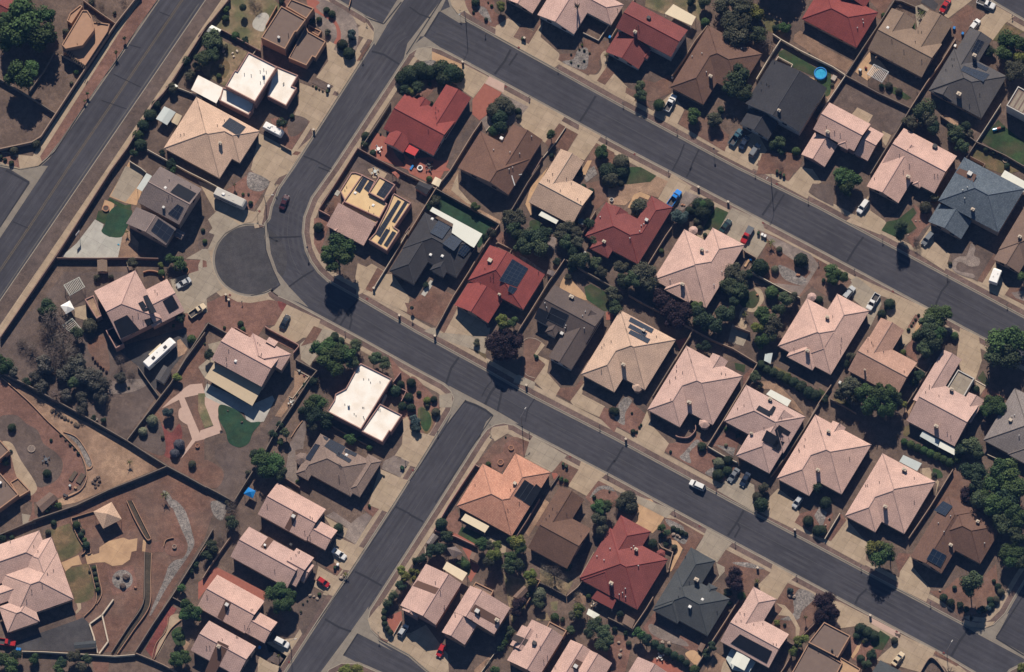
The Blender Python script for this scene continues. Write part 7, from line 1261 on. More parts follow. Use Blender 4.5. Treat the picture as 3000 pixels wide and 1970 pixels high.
 ('patio', '13', [(1590, 960), (1640, 940), (1620, 1060), (1660, 1170), (1740, 1230), (1640, 1300), (1520, 1160), (1490, 1080)], 'walk', 1, 0), ('gravel_bed', '13', [(1660, 1060), (1800, 1000), (1810, 1090), (1740, 1210), (1690, 1140)], 'pv', 2, 0), ('gravel_bed', '13', [(1590, 1240), (1670, 1270), (1660, 1310), (1600, 1290)], 'gb', 3, 0), ('driveway', '13', [(1740, 1220), (1876, 1200), (1950, 1240), (1950, 1420), (1876, 1400), (1670, 1290)], 'cc', 1, 0), ('driveway', '23', [(-60, 1240), (150, 1130), (350, 1400), (360, 1560), (200, 1580), (0, 1420)], 'cc', 1, 0), ('gravel_bed', '23', [(590, 1540), (760, 1390), (700, 1563), (600, 1600)], 'dt', 1, 0),
 # terraced garden
 ('yard_dirt', '03', [(700, 60), (1160, -120), (1530, -260), (2010, -60), (1876, 330), (1240, 1370), (900, 1380), (700, 1080), (570, 640), (460, 230)], 'gb', 0, 0), ('lawn', '03', [(420, 270), (640, 200), (760, 430), (700, 490), (560, 550), (480, 330)], 'gy', 1, 0), ('lawn', '03', [(600, 640), (720, 590), (820, 590), (860, 860), (700, 930), (670, 850)], 'gy', 1, 1), ('patio', '03', [(910, 420), (1000, 360), (1130, 330), (1180, 350), (1260, 335), (1250, 450), (1205, 460), (1190, 530), (1120, 580), (1030, 590), (960, 555), (870, 560), (850, 490), (910, 470)], 'co', 1, 0), ('path', '03', [(560, 560), (720, 490), (750, 575), (660, 590), (600, 640)], 'co', 2, 0), ('path', '03', [(780, 490), (850, 480), (870, 560), (800, 575)], 'co', 2, 0), ('path', '03', [(1310, 350), (1340, 350), (1330, 460), (1300, 455)], 'co', 2, 0),
 ('patio', '03', [(980, 635), (1220, 580), (1262, 795), (1030, 860)], 'gp', 1, 0), ('stone_circle', '03', ell(1122, 715, 95, 90, 0, 360, 24), 'rk', 2, 0), ('path', '03', [(1385, 370), (1500, 370), (1500, 460), (1385, 465)], 'gp', 1, 0), ('gravel_bed', '03', ell(1595, 415, 95, 88, 0, 360, 24), 'gp', 2, 0), ('dry_river_bed', '03', [(1560, 0), (1610, -10), (1700, 90), (1760, 280), (1780, 390), (1730, 490), (1640, 620), (1520, 800), (1390, 1030), (1380, 1000), (1500, 720), (1540, 600), (1600, 540), (1680, 510), (1720, 400), (1660, 250), (1600, 100)], 'rk', 1, 1), ('path', '03', [(690, 1090), (760, 1060), (830, 1130), (870, 1260), (900, 1380), (200, 1360), (100, 1300), (350, 1210)], 'asphalt2', 2, 0), ('path', '03', [(700, 930), (740, 930), (745, 980), (700, 1030), (690, 1010), (715, 980)], 'cc', 2, 0), ('gravel_bed', '03', [(1330, 1350), (1560, 950), (1620, 980), (1500, 1180), (1400, 1440)], 'rd', 1, 0), ('path', '03', [(1560, 1050), (1650, 1030), (1670, 1080), (1560, 1180), (1500, 1310), (1420, 1440), (1450, 1300), (1530, 1170)], 'cc', 2, 1), ('gravel_bed', '02', [(1490, 1440), (1540, 1450), (1600, 1563), (1560, 1580)], 'rk', 1, 1), ('yard_dirt', '03', [(840, 1440), (1000, 1470), (990, 1563), (860, 1563)], 'gp', 1, 0), ('yard_dirt', '03', [(200, 110), (320, 130), (330, 200), (210, 230)], 'cg', 1, 0), ('path', '03', [(300, -80), (320, 120), (360, 160), (260, 180), (290, 100)], 'gp', 2, 0), ('yard_dirt', '03', [(1640, 1230), (1740, 1300), (1700, 1370), (1640, 1360)], 'dt', 1, 0), ('lawn', '03', [(1570, 1200), (1660, 1150), (1700, 1300), (1620, 1320)], 'gn', 1, 1),
 ('soil_bed', '03', [(1325, 460), (1388, 470), (1368, 955), (1075, 1390), (1020, 1380), (1310, 930)], 'dk', 3, 0), ('soil_bed', '03', [(1165, -10), (1210, -10), (1380, 330), (1340, 340)], 'dk', 3, 0), ('soil_bed', '03', [(655, 165), (720, 150), (830, 445), (778, 440)], 'dk', 3, 0), ('soil_bed', '03', [(818, 580), (880, 575), (932, 840), (885, 910)], 'dk', 3, 0),
 # wedge, left end
 ('path', '20', [(200, 470), (500, 600), (520, 660), (430, 780), (380, 760), (200, 560), (60, 500)], 'co', 0, 0), ('gravel_bed', '20', [(110, 590), (160, 555), (240, 560), (230, 620), (120, 640)], 'rk', 1, 1), ('gravel_bed', '20', [(100, 750), (240, 720), (260, 760), (150, 900), (60, 880)], 'gp', 1, 1), ('driveway', '20', [(500, 590), (730, 710), (690, 760), (585, 900), (430, 790)], 'cc', 1, 0), ('driveway', '20', [(685, 765), (845, 850), (700, 1060), (640, 1105), (575, 1050), (575, 920)], 'pv', 1, 0), ('path', '20', [(730, 700), (870, 770), (860, 850), (690, 765)], 'pk', 2, 0), ('gravel_bed', '20', [(850, 860), (1090, 980), (980, 1110), (850, 1180), (700, 1200), (650, 1100), (720, 1050)], 'gr', 1, 0), ('driveway', '20', [(1090, 980), (1120, 890), (1420, 1070), (1370, 1140), (1240, 1310), (1040, 1170), (980, 1110)], 'cc', 1, 0), ('gravel_bed', '20', [(1370, 1130), (1430, 1165), (1300, 1380), (1240, 1310)], 'gb', 2, 0), ('gravel_bed', '20', [(1430, 1170), (1545, 1230), (1440, 1390), (1360, 1360), (1300, 1400)], 'gb', 2, 0), ('driveway', '20', [(1545, 1225), (1560, 1130), (1760, 1240), (1600, 1470), (1440, 1400)], 'cc', 1, 0), ('gravel_bed', '20', [(1710, 1310), (1876, 1400), (1876, 1640), (1600, 1490)], 'gb', 1, 0), ('driveway', '21', [(1630, -60), (1670, -60), (1600, 100), (1560, 60)], 'co', 2, 0), ('gravel_bed', '21', [(1690, -10), (1720, 60), (1620, 140), (1600, 110), (1640, 20)], 'rk', 2, 0),
 ('patio', '20', [(-60, 1400), (0, 1460), (200, 1440), (380, 1563), (0, 1600)], 'pv', 0, 0), ('patio', '21', [(-60, -60), (360, -60), (300, 70), (240, 170), (0, 60)], 'pv', 0, 0), ('patio', '10', [(1560, 1210), (1660, 1260), (1760, 1440), (1876, 1563), (1560, 1450), (1510, 1360)], 'pv', 0, 0), ('yard_dirt', '20', [(600, 1100), (660, 1130), (370, 1563), (350, 1500), (430, 1290)], 'gd', 1, 0), ('yard_dirt', '21', [(250, 190), (450, 30), (440, 200), (560, 340), (700, 420), (850, 500), (820, 520)], 'dt', 0, 0), ('patio', '21', [(380, 210), (440, 60), (450, 200), (580, 350), (520, 330)], 'cc', 1, 0), ('lawn', '21', [(250, 210), (800, 520), (640, 740), (560, 700), (240, 350)], 'ga', 0, 0), ('gravel_bed', '21', [(1110, 180), (1270, 0), (1100, 320), (1120, 460), (1060, 340)], 'co', 1, 0), ('gravel_bed', '21', [(1100, 420), (1140, 360), (1200, 420), (1150, 570), (1080, 560)], 'gd', 0, 0), ('lawn', '21', [(1110, 490), (1190, 500), (1270, 640), (1150, 600), (1100, 540)], 'gn', 1, 1), ('yard_dirt', '21', [(1250, 640), (1340, 640), (1340, 760), (1400, 800), (1240, 730)], 'gr', 1, 0), ('yard_dirt', '21', [(1600, 150), (1876, 100), (1876, 300), (1790, 320), (1700, 400), (1660, 270)], 'gb', 1, 0), ('gravel_bed', '31', [(-60, 130), (200, 80), (380, 80), (490, 130), (400, 280), (330, 260), (230, 220), (100, 350), (-60, 340)], 'dt', 1, 0), ('lawn', '31', [(60, 0), (240, 0), (385, 80), (330, 135), (110, 160), (60, 110)], 'gn', 2, 0), ('driveway', '31', [(490, 130), (550, 20), (710, 180), (640, 260), (540, 380), (400, 290)], 'cc', 1, 0), ('path', '31', [(180, 250), (240, 225), (330, 265), (310, 300), (230, 270), (150, 380), (120, 370)], 'co', 2, 0),
 ('gravel_bed', '31', [(650, 220), (860, 300), (930, 370), (700, 330), (620, 400), (560, 380)], 'gr', 1, 0), ('lawn', '31', [(935, 365), (1045, 415), (950, 590), (800, 590), (860, 480)], 'gn', 1, 0), ('driveway', '31', [(1045, 415), (1080, 370), (1360, 490), (1400, 690), (1310, 830), (1190, 765), (1050, 660), (950, 590)], 'cg', 1, 0), ('path', '31', [(760, 600), (820, 575), (880, 590), (790, 680), (760, 740), (750, 660)], 'cc', 2, 1), ('gravel_bed', '31', [(1310, 570), (1480, 640), (1876, 850), (2000, 920), (1700, 1190), (1230, 945), (1330, 830), (1400, 690)], 'gb', 1, 0), ('gravel_bed', '31', [(1500, 900), (1600, 930), (1760, 1030), (1700, 1080), (1550, 1020)], 'rk', 2, 1), ('gravel_bed', '31', [(1320, 575), (1480, 650), (1800, 800), (1876, 900), (1750, 1100), (1690, 1180), (1450, 1060), (1700, 1090), (1800, 960), (1500, 760)], 'gr', 2, 0),
 ('lawn', '31', [(1230, 1150), (1290, 1140), (1330, 1200), (1280, 1290), (1190, 1290), (1140, 1220)], 'gn', 1, 1), ('path', '31', [(1280, 1110), (1340, 1120), (1370, 1210), (1320, 1290), (1270, 1330), (1180, 1320), (1170, 1400), (1140, 1380), (1180, 1290), (1280, 1290), (1330, 1200)], 'cc', 2, 1), ('path', '31', [(1160, 1400), (1200, 1410), (1210, 1470), (1170, 1480), (1130, 1440)], 'cc', 1, 1), ('patio', '31', [(1080, 1440), (1240, 1510), (1180, 1640), (1040, 1600)], 'cg', 1, 0), ('yard_dirt', '31', [(1200, 1340), (1280, 1350), (1260, 1480), (1200, 1460)], 'gd', 0, 0), ('patio', '31', [(1310, 1250), (1470, 1290), (1400, 1350), (1280, 1340)], 'gp', 1, 0),
 ('yard_dirt', '21', [(750, 540), (900, 620), (900, 700), (1000, 780), (1250, 980), (1230, 1000), (900, 780), (700, 700)], 'gp', 0, 0), ('gravel_bed', '21', [(1000, 800), (1080, 840), (1240, 960), (1200, 990), (1050, 900)], 'rk', 1, 0), ('patio', '21', [(1470, 980), (1500, 1050), (1600, 1160), (1610, 1220), (1400, 1120), (1380, 1080), (1420, 1000)], 'co', 1, 1), ('lawn', '21', [(1600, 1100), (1660, 1070), (1860, 1180), (1876, 1300), (1780, 1320), (1620, 1210)], 'gn', 1, 0), ('patio', '21', [(1800, 1330), (1876, 1320), (1860, 1400), (1800, 1400)], 'pv', 1, 0), ('driveway', '21', [(430, 1250), (700, 1440), (740, 1563), (340, 1520), (260, 1520), (400, 1300)], 'cc', 1, 0), ('driveway', '22', [(190, -60), (300, -60), (740, -60), (690, 200), (590, 140), (400, 80), (130, -30)], 'cg', 0, 0), ('gravel_bed', '21', [(240, 1470), (400, 1240), (440, 1290), (320, 1520)], 'gb', 2, 0), ('gravel_bed', '21', [(0, 1240), (220, 1080), (400, 1170), (370, 1230), (240, 1460), (0, 1350), (-100, 1290)], 'gb', 1, 0), ('driveway', '11', [(1400, 880), (1480, 915), (1530, 885), (1640, 950), (1470, 1140), (1390, 1180), (1380, 1000)], 'cc', 1, 0), ('gravel_bed', '11', [(1580, 920), (1640, 955), (1530, 1145), (1470, 1120)], 'gb', 2, 0), ('driveway', '11', [(1720, 980), (1876, 1200), (1850, 1330), (1450, 1160), (1560, 1080), (1640, 980)], 'cc', 1, 0), ('gravel_bed', '11', [(1830, 1240), (1950, 1260), (2100, 1420), (1870, 1330)], 'gb', 2, 0), ('path', '21', [(190, 1035), (215, 1045), (205, 1090), (140, 1185), (105, 1165)], 'cw', 2, 0), ('gravel_bed', '11', [(1000, 470), (1150, 440), (1130, 560), (1050, 800), (1000, 700)], 'gp', 1, 0), ('patio', '11', [(1060, 380), (1240, 200), (1240, 330), (1150, 440)], 'gb', 1, 0), ('patio', '10', [(1400, 1380), (1530, 1450), (1876, 1620), (1876, 1700), (1560, 1620), (1340, 1563)], 'gd', 0, 0), ('patio', '11', [(1500, 20), (1800, 0), (1960, 120), (1960, 330), (1700, 180), (1560, 100)], 'gd', 1, 0), ('patio', '11', [(1490, 20), (1560, 0), (1670, 60), (1640, 110), (1540, 100)], 'cc', 2, 0),
 # lower row drives
 ('gravel_bed', '22', [(590, 140), (700, 180), (700, 230), (600, 150)], 'gy', 1, 0), ('gravel_bed', '22', [(1050, 60), (1110, 30), (1210, 70), (1150, 180), (1250, 260), (1150, 440), (1000, 370), (1040, 200)], 'gb', 1, 0), ('path', '22', [(1210, 70), (1240, 100), (1170, 190), (1280, 240), (1260, 350), (1240, 270), (1140, 190)], 'cc', 2, 0), ('driveway', '22', [(1260, 350), (1380, 490), (1320, 600), (1140, 430), (1250, 270)], 'cc', 1, 0), ('driveway', '22', [(970, 380), (1000, 370), (1150, 440), (1140, 500), (950, 440)], 'cg', 2, 0), ('gravel_bed', '22', [(1380, 490), (1520, 480), (1570, 410), (1600, 440), (1470, 615), (1345, 550)], 'gb', 2, 0), ('driveway', '22', [(1600, 420), (1580, 550), (1790, 660), (1740, 760), (1500, 650), (1470, 610)], 'cc', 1, 0), ('gravel_bed', '22', [(1780, 670), (1950, 720), (1876, 900), (1736, 760)], 'gp', 1, 0), ('gravel_bed', '32', [(100, 590), (180, 640), (300, 740), (210, 940), (0, 830), (-60, 700)], 'gp', 1, 0), ('gravel_bed', '32', [(90, 580), (160, 610), (100, 720), (90, 830), (0, 770), (0, 700)], 'rk', 2, 1), ('driveway', '32', [(300, 700), (340, 830), (500, 1000), (440, 1120), (200, 960), (220, 880)], 'cc', 1, 0), ('gravel_bed', '32', [(500, 1000), (700, 970), (760, 900), (850, 1040), (1130, 1190), (1120, 1340), (950, 1350), (460, 1070)], 'gp', 1, 0), ('gravel_bed', '32', [(740, 970), (780, 990), (690, 1080), (700, 1180), (600, 1130), (640, 1080)], 'rk', 2, 1), ('gravel_bed', '32', [(830, 1270), (920, 1220), (960, 1330), (900, 1310)], 'rk', 2, 1), ('gravel_bed', '32', [(890, 1000), (1040, 870), (1160, 940), (1100, 1110), (900, 1020)], 'gp', 1, 0), ('gravel_bed', '32', [(920, 1010), (1110, 1040), (1090, 1120)], 'rk', 2, 0), ('driveway', '32', [(1000, 1350), (1080, 1280), (1280, 1380), (1290, 1500), (1350, 1563), (1300, 1640), (940, 1430)], 'cg', 2, 0), ('driveway', '33', [(1400, -20), (1500, -120), (1660, 0), (1700, 130), (1640, 250), (1250, 60), (1280, -20)], 'cc', 1, 0), ('gravel_bed', '33', [(1700, 110), (1876, 60), (1950, 340), (1876, 330), (1650, 190)], 'gp', 2, 0), ('gravel_bed', '33', [(1830, 130), (1876, 50), (1950, 100), (1900, 250)], 'rk', 3, 0), ('gravel_bed', '43', [(50, 340), (200, 110), (250, 170), (110, 360)], 'gp', 2, 0), ('driveway', '43', [(240, 150), (440, 380), (420, 590), (70, 400), (110, 350)], 'cc', 1, 0), ('gravel_bed', '43', [(-20, 100), (130, 110), (60, 330), (-20, 300)], 'gp', 1, 0), ('gravel_bed', '43', [(700, 540), (730, 470), (840, 480), (730, 660)], 'gp', 1, 0), ('driveway', '43', [(840, 490), (860, 600), (1020, 800), (980, 920), (720, 790), (740, 640)], 'cc', 1, 0), ('gravel_bed', '43', [(1010, 820), (1150, 810), (1260, 700), (1500, 690), (1620, 570), (1640, 760), (1560, 1000), (1300, 1060)], 'gb', 1, 0), ('yard_dirt', '42', [(1240, 1240), (1500, 1370), (1600, 1563), (1876, 1563), (1500, 1700), (1040, 1563)], 'gb', 0, 0),
 # upper street, south side, right half
 ('driveway', '41', [(270, 1050), (340, 1000), (560, 1180), (570, 1260), (460, 1480), (430, 1310), (320, 1220), (250, 1100)], 'cg', 1, 0), ('driveway', '41', [(340, 1000), (1000, 1270), (960, 1420), (840, 1500), (780, 1490), (600, 1400), (640, 1200), (560, 1180)], 'cc', 1, 0), ('gravel_bed', '41', [(880, 1350), (930, 1360), (830, 1530), (790, 1500)], 'gp', 2, 0), ('path', '41', [(960, 1360), (980, 1380), (850, 1563), (800, 1563)], 'co', 2, 0), ('gravel_bed', '41', [(-60, 860), (0, 870), (260, 1000), (300, 1060), (200, 1170), (60, 1180), (-60, 1100)], 'gb', 1, 0), ('driveway', '42', [(770, -60), (880, -60), (840, 60), (780, 110), (740, 40)], 'cc', 2, 0), ('gravel_bed', '42', [(860, -20), (900, 0), (890, 200), (910, 260), (780, 170)], 'gp', 1, 0), ('driveway', '42', [(1290, -60), (1510, -60), (1490, 240), (1430, 420), (1300, 330), (1260, 200)], 'cc', 1, 0), ('path', '42', [(1430, 420), (1530, 480), (1470, 560), (1440, 480)], 'cc', 2, 0), ('gravel_bed', '42', [(1520, 470), (1700, 570), (1680, 620), (1480, 570)], 'gp', 1, 0), ('lawn', '42', [(1450, 400), (1500, 330), (1560, 450), (1530, 480)], 'gn', 2, 0), ('lawn', '42', [(1040, 1230), (1110, 1250), (1130, 1310), (1060, 1310)], 'gn', 2, 1), ('patio', '42', [(930, 1230), (1010, 1220), (1050, 1300), (1100, 1350), (1060, 1500), (1080, 1370), (930, 1270)], 'cc', 1, 0), ('patio', '42', [(1700, 1290), (1710, 1300)], 'cc', 1, 0), ('yard_dirt', '42', [(200, 560), (260, 620), (330, 720), (100, 600)], 'gy', 1, 0),
 ('lawn', '32', [(1470, 290), (1620, 360), (1580, 400), (1450, 320)], 'gy', 2, 0), ('yard_dirt', '32', [(1290, 500), (1350, 430), (1470, 430), (1640, 600), (1740, 740), (1600, 660), (1420, 500)], 'dt', 1, 0), ('lawn', '32', [(1100, 260), (1200, 280), (1190, 350), (1110, 320)], 'gn', 1, 0), ('yard_dirt', '32', [(560, 60), (690, 20), (600, 150)], 'pv', 1, 0), ('yard_dirt', '32', [(1180, 380), (1250, 310), (1290, 300), (1180, 480)], 'gp', 1, 0), ('lawn', '42', [(0, 490), (60, 530), (50, 560), (0, 550)], 'gn', 2, 0), ('lawn', '42', [(770, 850), (830, 830), (830, 940), (770, 930)], 'gy', 1, 0), ('patio', '42', [(790, 700), (920, 560), (880, 600), (800, 800)], 'dt', 1, 0),
 # north of the upper street
 ('gravel_bed', '20', [(510, 30), (540, 0), (760, 0), (780, 110), (900, 180), (790, 250), (640, 190), (560, 130)], 'gp', 1, 1), ('gravel_bed', '20', [(620, 60), (700, 80), (750, 200), (720, 190), (640, 120)], 'rk', 2, 1), ('driveway', '20', [(900, 170), (1140, 290), (1200, 180), (1220, 210), (1200, 340), (1370, 490), (1380, 580), (1330, 620), (780, 330), (790, 240)], 'cc', 1, 0), ('gravel_bed', '20', [(1020, 230), (1135, 290), (1190, 190), (1215, 200), (1090, 405), (950, 340)], 'gb', 2, 0), ('gravel_bed', '20', [(1380, 495), (1530, 490), (1600, 360), (1730, 380), (1860, 370), (1730, 560), (1750, 620), (1700, 680), (1640, 690), (1360, 550)], 'gb', 1, 0), ('gravel_bed', '20', [(1540, 460), (1620, 440), (1640, 520), (1600, 640), (1400, 570), (1500, 540)], 'rk', 2, 1), ('path', '20', [(1750, 510), (1800, 470), (1800, 620), (1760, 720), (1700, 760), (1640, 690), (1720, 680), (1760, 610)], 'cc', 2, 1), ('gravel_bed', '20', [(1800, 620), (1876, 670), (1790, 780), (1715, 740)], 'gb', 2, 0), ('driveway', '30', [(0, 680), (110, 790), (200, 880), (170, 960), (0, 860), (-130, 790), (-70, 680)], 'cc', 1, 0), ('gravel_bed', '30', [(270, 730), (370, 760), (500, 690), (530, 720), (520, 850), (350, 930), (300, 920), (340, 1000), (100, 850), (110, 800), (180, 830)], 'gb', 2, 0), ('driveway', '30', [(530, 850), (640, 1010), (560, 1170), (340, 1050), (400, 960)], 'cc', 2, 0), ('gravel_bed', '30', [(640, 1020), (720, 1000), (880, 1100), (1050, 1240), (1010, 1390), (590, 1140)], 'gb', 2, 0), ('driveway', '30', [(1050, 1330), (1300, 1200), (1400, 1380), (1260, 1563), (940, 1400)], 'cc', 1, 0), ('gravel_bed', '30', [(1350, 1410), (1660, 1390), (1720, 1470), (1680, 1580), (1300, 1600)], 'gb', 2, 0), ('gravel_bed', '41', [(-560, -60), (-250, -60), (-220, 20), (-280, 130), (-420, 60), (-560, -10)], 'gb', 2, 0), ('driveway', '41', [(-170, 0), (-60, 20), (20, 140), (-50, 180), (-110, 290), (-390, 140), (-280, 130)], 'cc', 2, 0), ('gravel_bed', '41', [(-60, 150), (140, 160), (130, 360), (-10, 290), (-100, 230)], 'gd', 2, 0), ('driveway', '41', [(450, 260), (470, 400), (600, 490), (620, 520), (560, 620), (240, 500), (330, 440)], 'cc', 2, 0), ('lawn', '41', [(570, 580), (620, 500), (720, 480), (860, 370), (890, 420), (840, 480), (895, 560), (830, 600), (700, 640)], 'gn', 2, 0), ('gravel_bed', '41', [(860, 340), (960, 400), (1010, 520), (860, 740), (800, 640), (880, 590), (840, 490), (900, 420)], 'gp', 1, 0), ('gravel_bed', '41', [(960, 560), (1030, 510), (900, 740), (860, 700)], 'gd', 2, 0), ('driveway', '41', [(1030, 520), (1050, 680), (1200, 800), (1150, 950), (840, 750), (880, 740), (940, 660)], 'cc', 2, 0), ('gravel_bed', '41', [(1240, 700), (1600, 790), (1450, 1050), (1190, 900)], 'gd', 1, 0), ('gravel_bed', '41', [(1390, 700), (1430, 740), (1420, 810), (1470, 840), (1460, 900), (1380, 910), (1300, 870), (1260, 890), (1270, 950), (1410, 980), (1400, 1020), (1240, 960), (1220, 870), (1280, 820), (1350, 810)], 'gr', 3, 1), ('gravel_bed', '41', [(1600, 790), (1630, 860), (1500, 1060), (1450, 1040)], 'gb', 2, 0), ('driveway', '41', [(1615, 870), (1700, 1080), (1740, 1110), (1690, 1190), (1490, 1070)], 'cc', 2, 0), ('gravel_bed', '41', [(1740, 1110), (1850, 1110), (1950, 1300), (1700, 1170)], 'gb', 2, 0), ('gravel_bed', '41', [(1760, 1150), (1876, 1130), (1950, 1250), (1800, 1200)], 'gr', 3, 0),
 ('gravel_yard', '40', [(240, 720), (500, 850), (820, 1010), (700, 1210), (600, 1260), (90, 960)], 'gd', 1, 0), ('patio', '40', [(350, 985), (492, 1058), (440, 1150), (290, 1060)], 'cc', 2, 0), ('gravel_yard', '40', [(-60, 380), (0, 410), (310, 570), (250, 660), (0, 540), (-120, 460)], 'dt', 1, 0), ('lawn', '40', [(0, 580), (90, 650), (110, 700), (100, 860), (40, 880), (-20, 800)], 'gn', 2, 1), ('gravel_bed', '40', [(100, 650), (230, 690), (80, 920), (50, 880), (120, 780)], 'dt', 1, 0), ('lawn', '30', [(1500, 480), (1560, 450), (1876, 640), (1876, 720), (1640, 620), (1510, 530)], 'gn', 2, 0), ('gravel_bed', '30', [(1720, 680), (1860, 730), (1876, 800), (1740, 710)], 'co', 1, 0), ('gravel_yard', '30', [(1700, 280), (1876, 390), (1876, 530), (1640, 380), (1650, 320)], 'dt', 1, 0), ('yard_dirt', '30', [(290, -20), (800, -20), (780, 200), (740, 150), (540, 40), (450, 130), (280, 60)], 'dd', 0, 0), ('lawn', '30', [(1280, 60), (1340, 100), (1500, 200), (1620, 240), (1520, 340), (1400, 280)], 'gy', 0, 0), ('patio', '40', [(460, 480), (380, 580), (330, 660), (440, 740), (540, 640), (640, 660), (560, 560)], 'co', 1, 0), ('lawn', '40', [(590, 780), (700, 800), (850, 900), (800, 920), (620, 830)], 'gn', 1, 0), ('driveway', '40', [(1190, -60), (1480, -60), (1340, 50), (1180, 170), (1110, 120)], 'cc', 2, 0), ('gravel_bed', '40', [(1350, 40), (1530, 130), (1380, 250), (1290, 380), (1240, 360), (1170, 200)], 'gb', 2, 0), ('driveway', '40', [(1530, 130), (1630, 60), (1790, 150), (1700, 220), (1590, 370), (1400, 260)], 'cc', 2, 0), ('gravel_bed', '40', [(1700, 220), (1876, 290), (1700, 400), (1590, 370)], 'gy', 1, 0), ('yard_dirt', '40', [(440, -20), (680, -20), (560, 180), (500, 150), (540, 100)], 'gb', 0, 0), ('driveway', '40', [(880, 60), (940, 40), (1010, 90), (960, 180), (900, 260), (880, 130)], 'cg', 2, 0), ('driveway', '40', [(980, -60), (1090, 40), (1060, 100), (930, 20)], 'asphalt2', 2, 0), ('lawn', '40', [(1470, 1290), (1640, 1100), (1720, 1180), (1876, 1300), (1950, 1520), (1876, 1520)], 'gn', 1, 0), ('gravel_bed', '40', [(1420, 1360), (1560, 1380), (1876, 1560), (1700, 1600), (1400, 1500)], 'gy', 1, 0), ('patio', '40', [(1120, 1060), (1160, 1050), (1280, 1140), (1250, 1160)], 'dt', 2, 0), ('patio', '40', [(580, 1200), (660, 1240), (610, 1340), (580, 1300)], 'cc', 2, 0), ('lawn', '40', [(830, 200), (880, 200), (880, 270), (820, 250)], 'gn', 2, 0),
 # south blocks
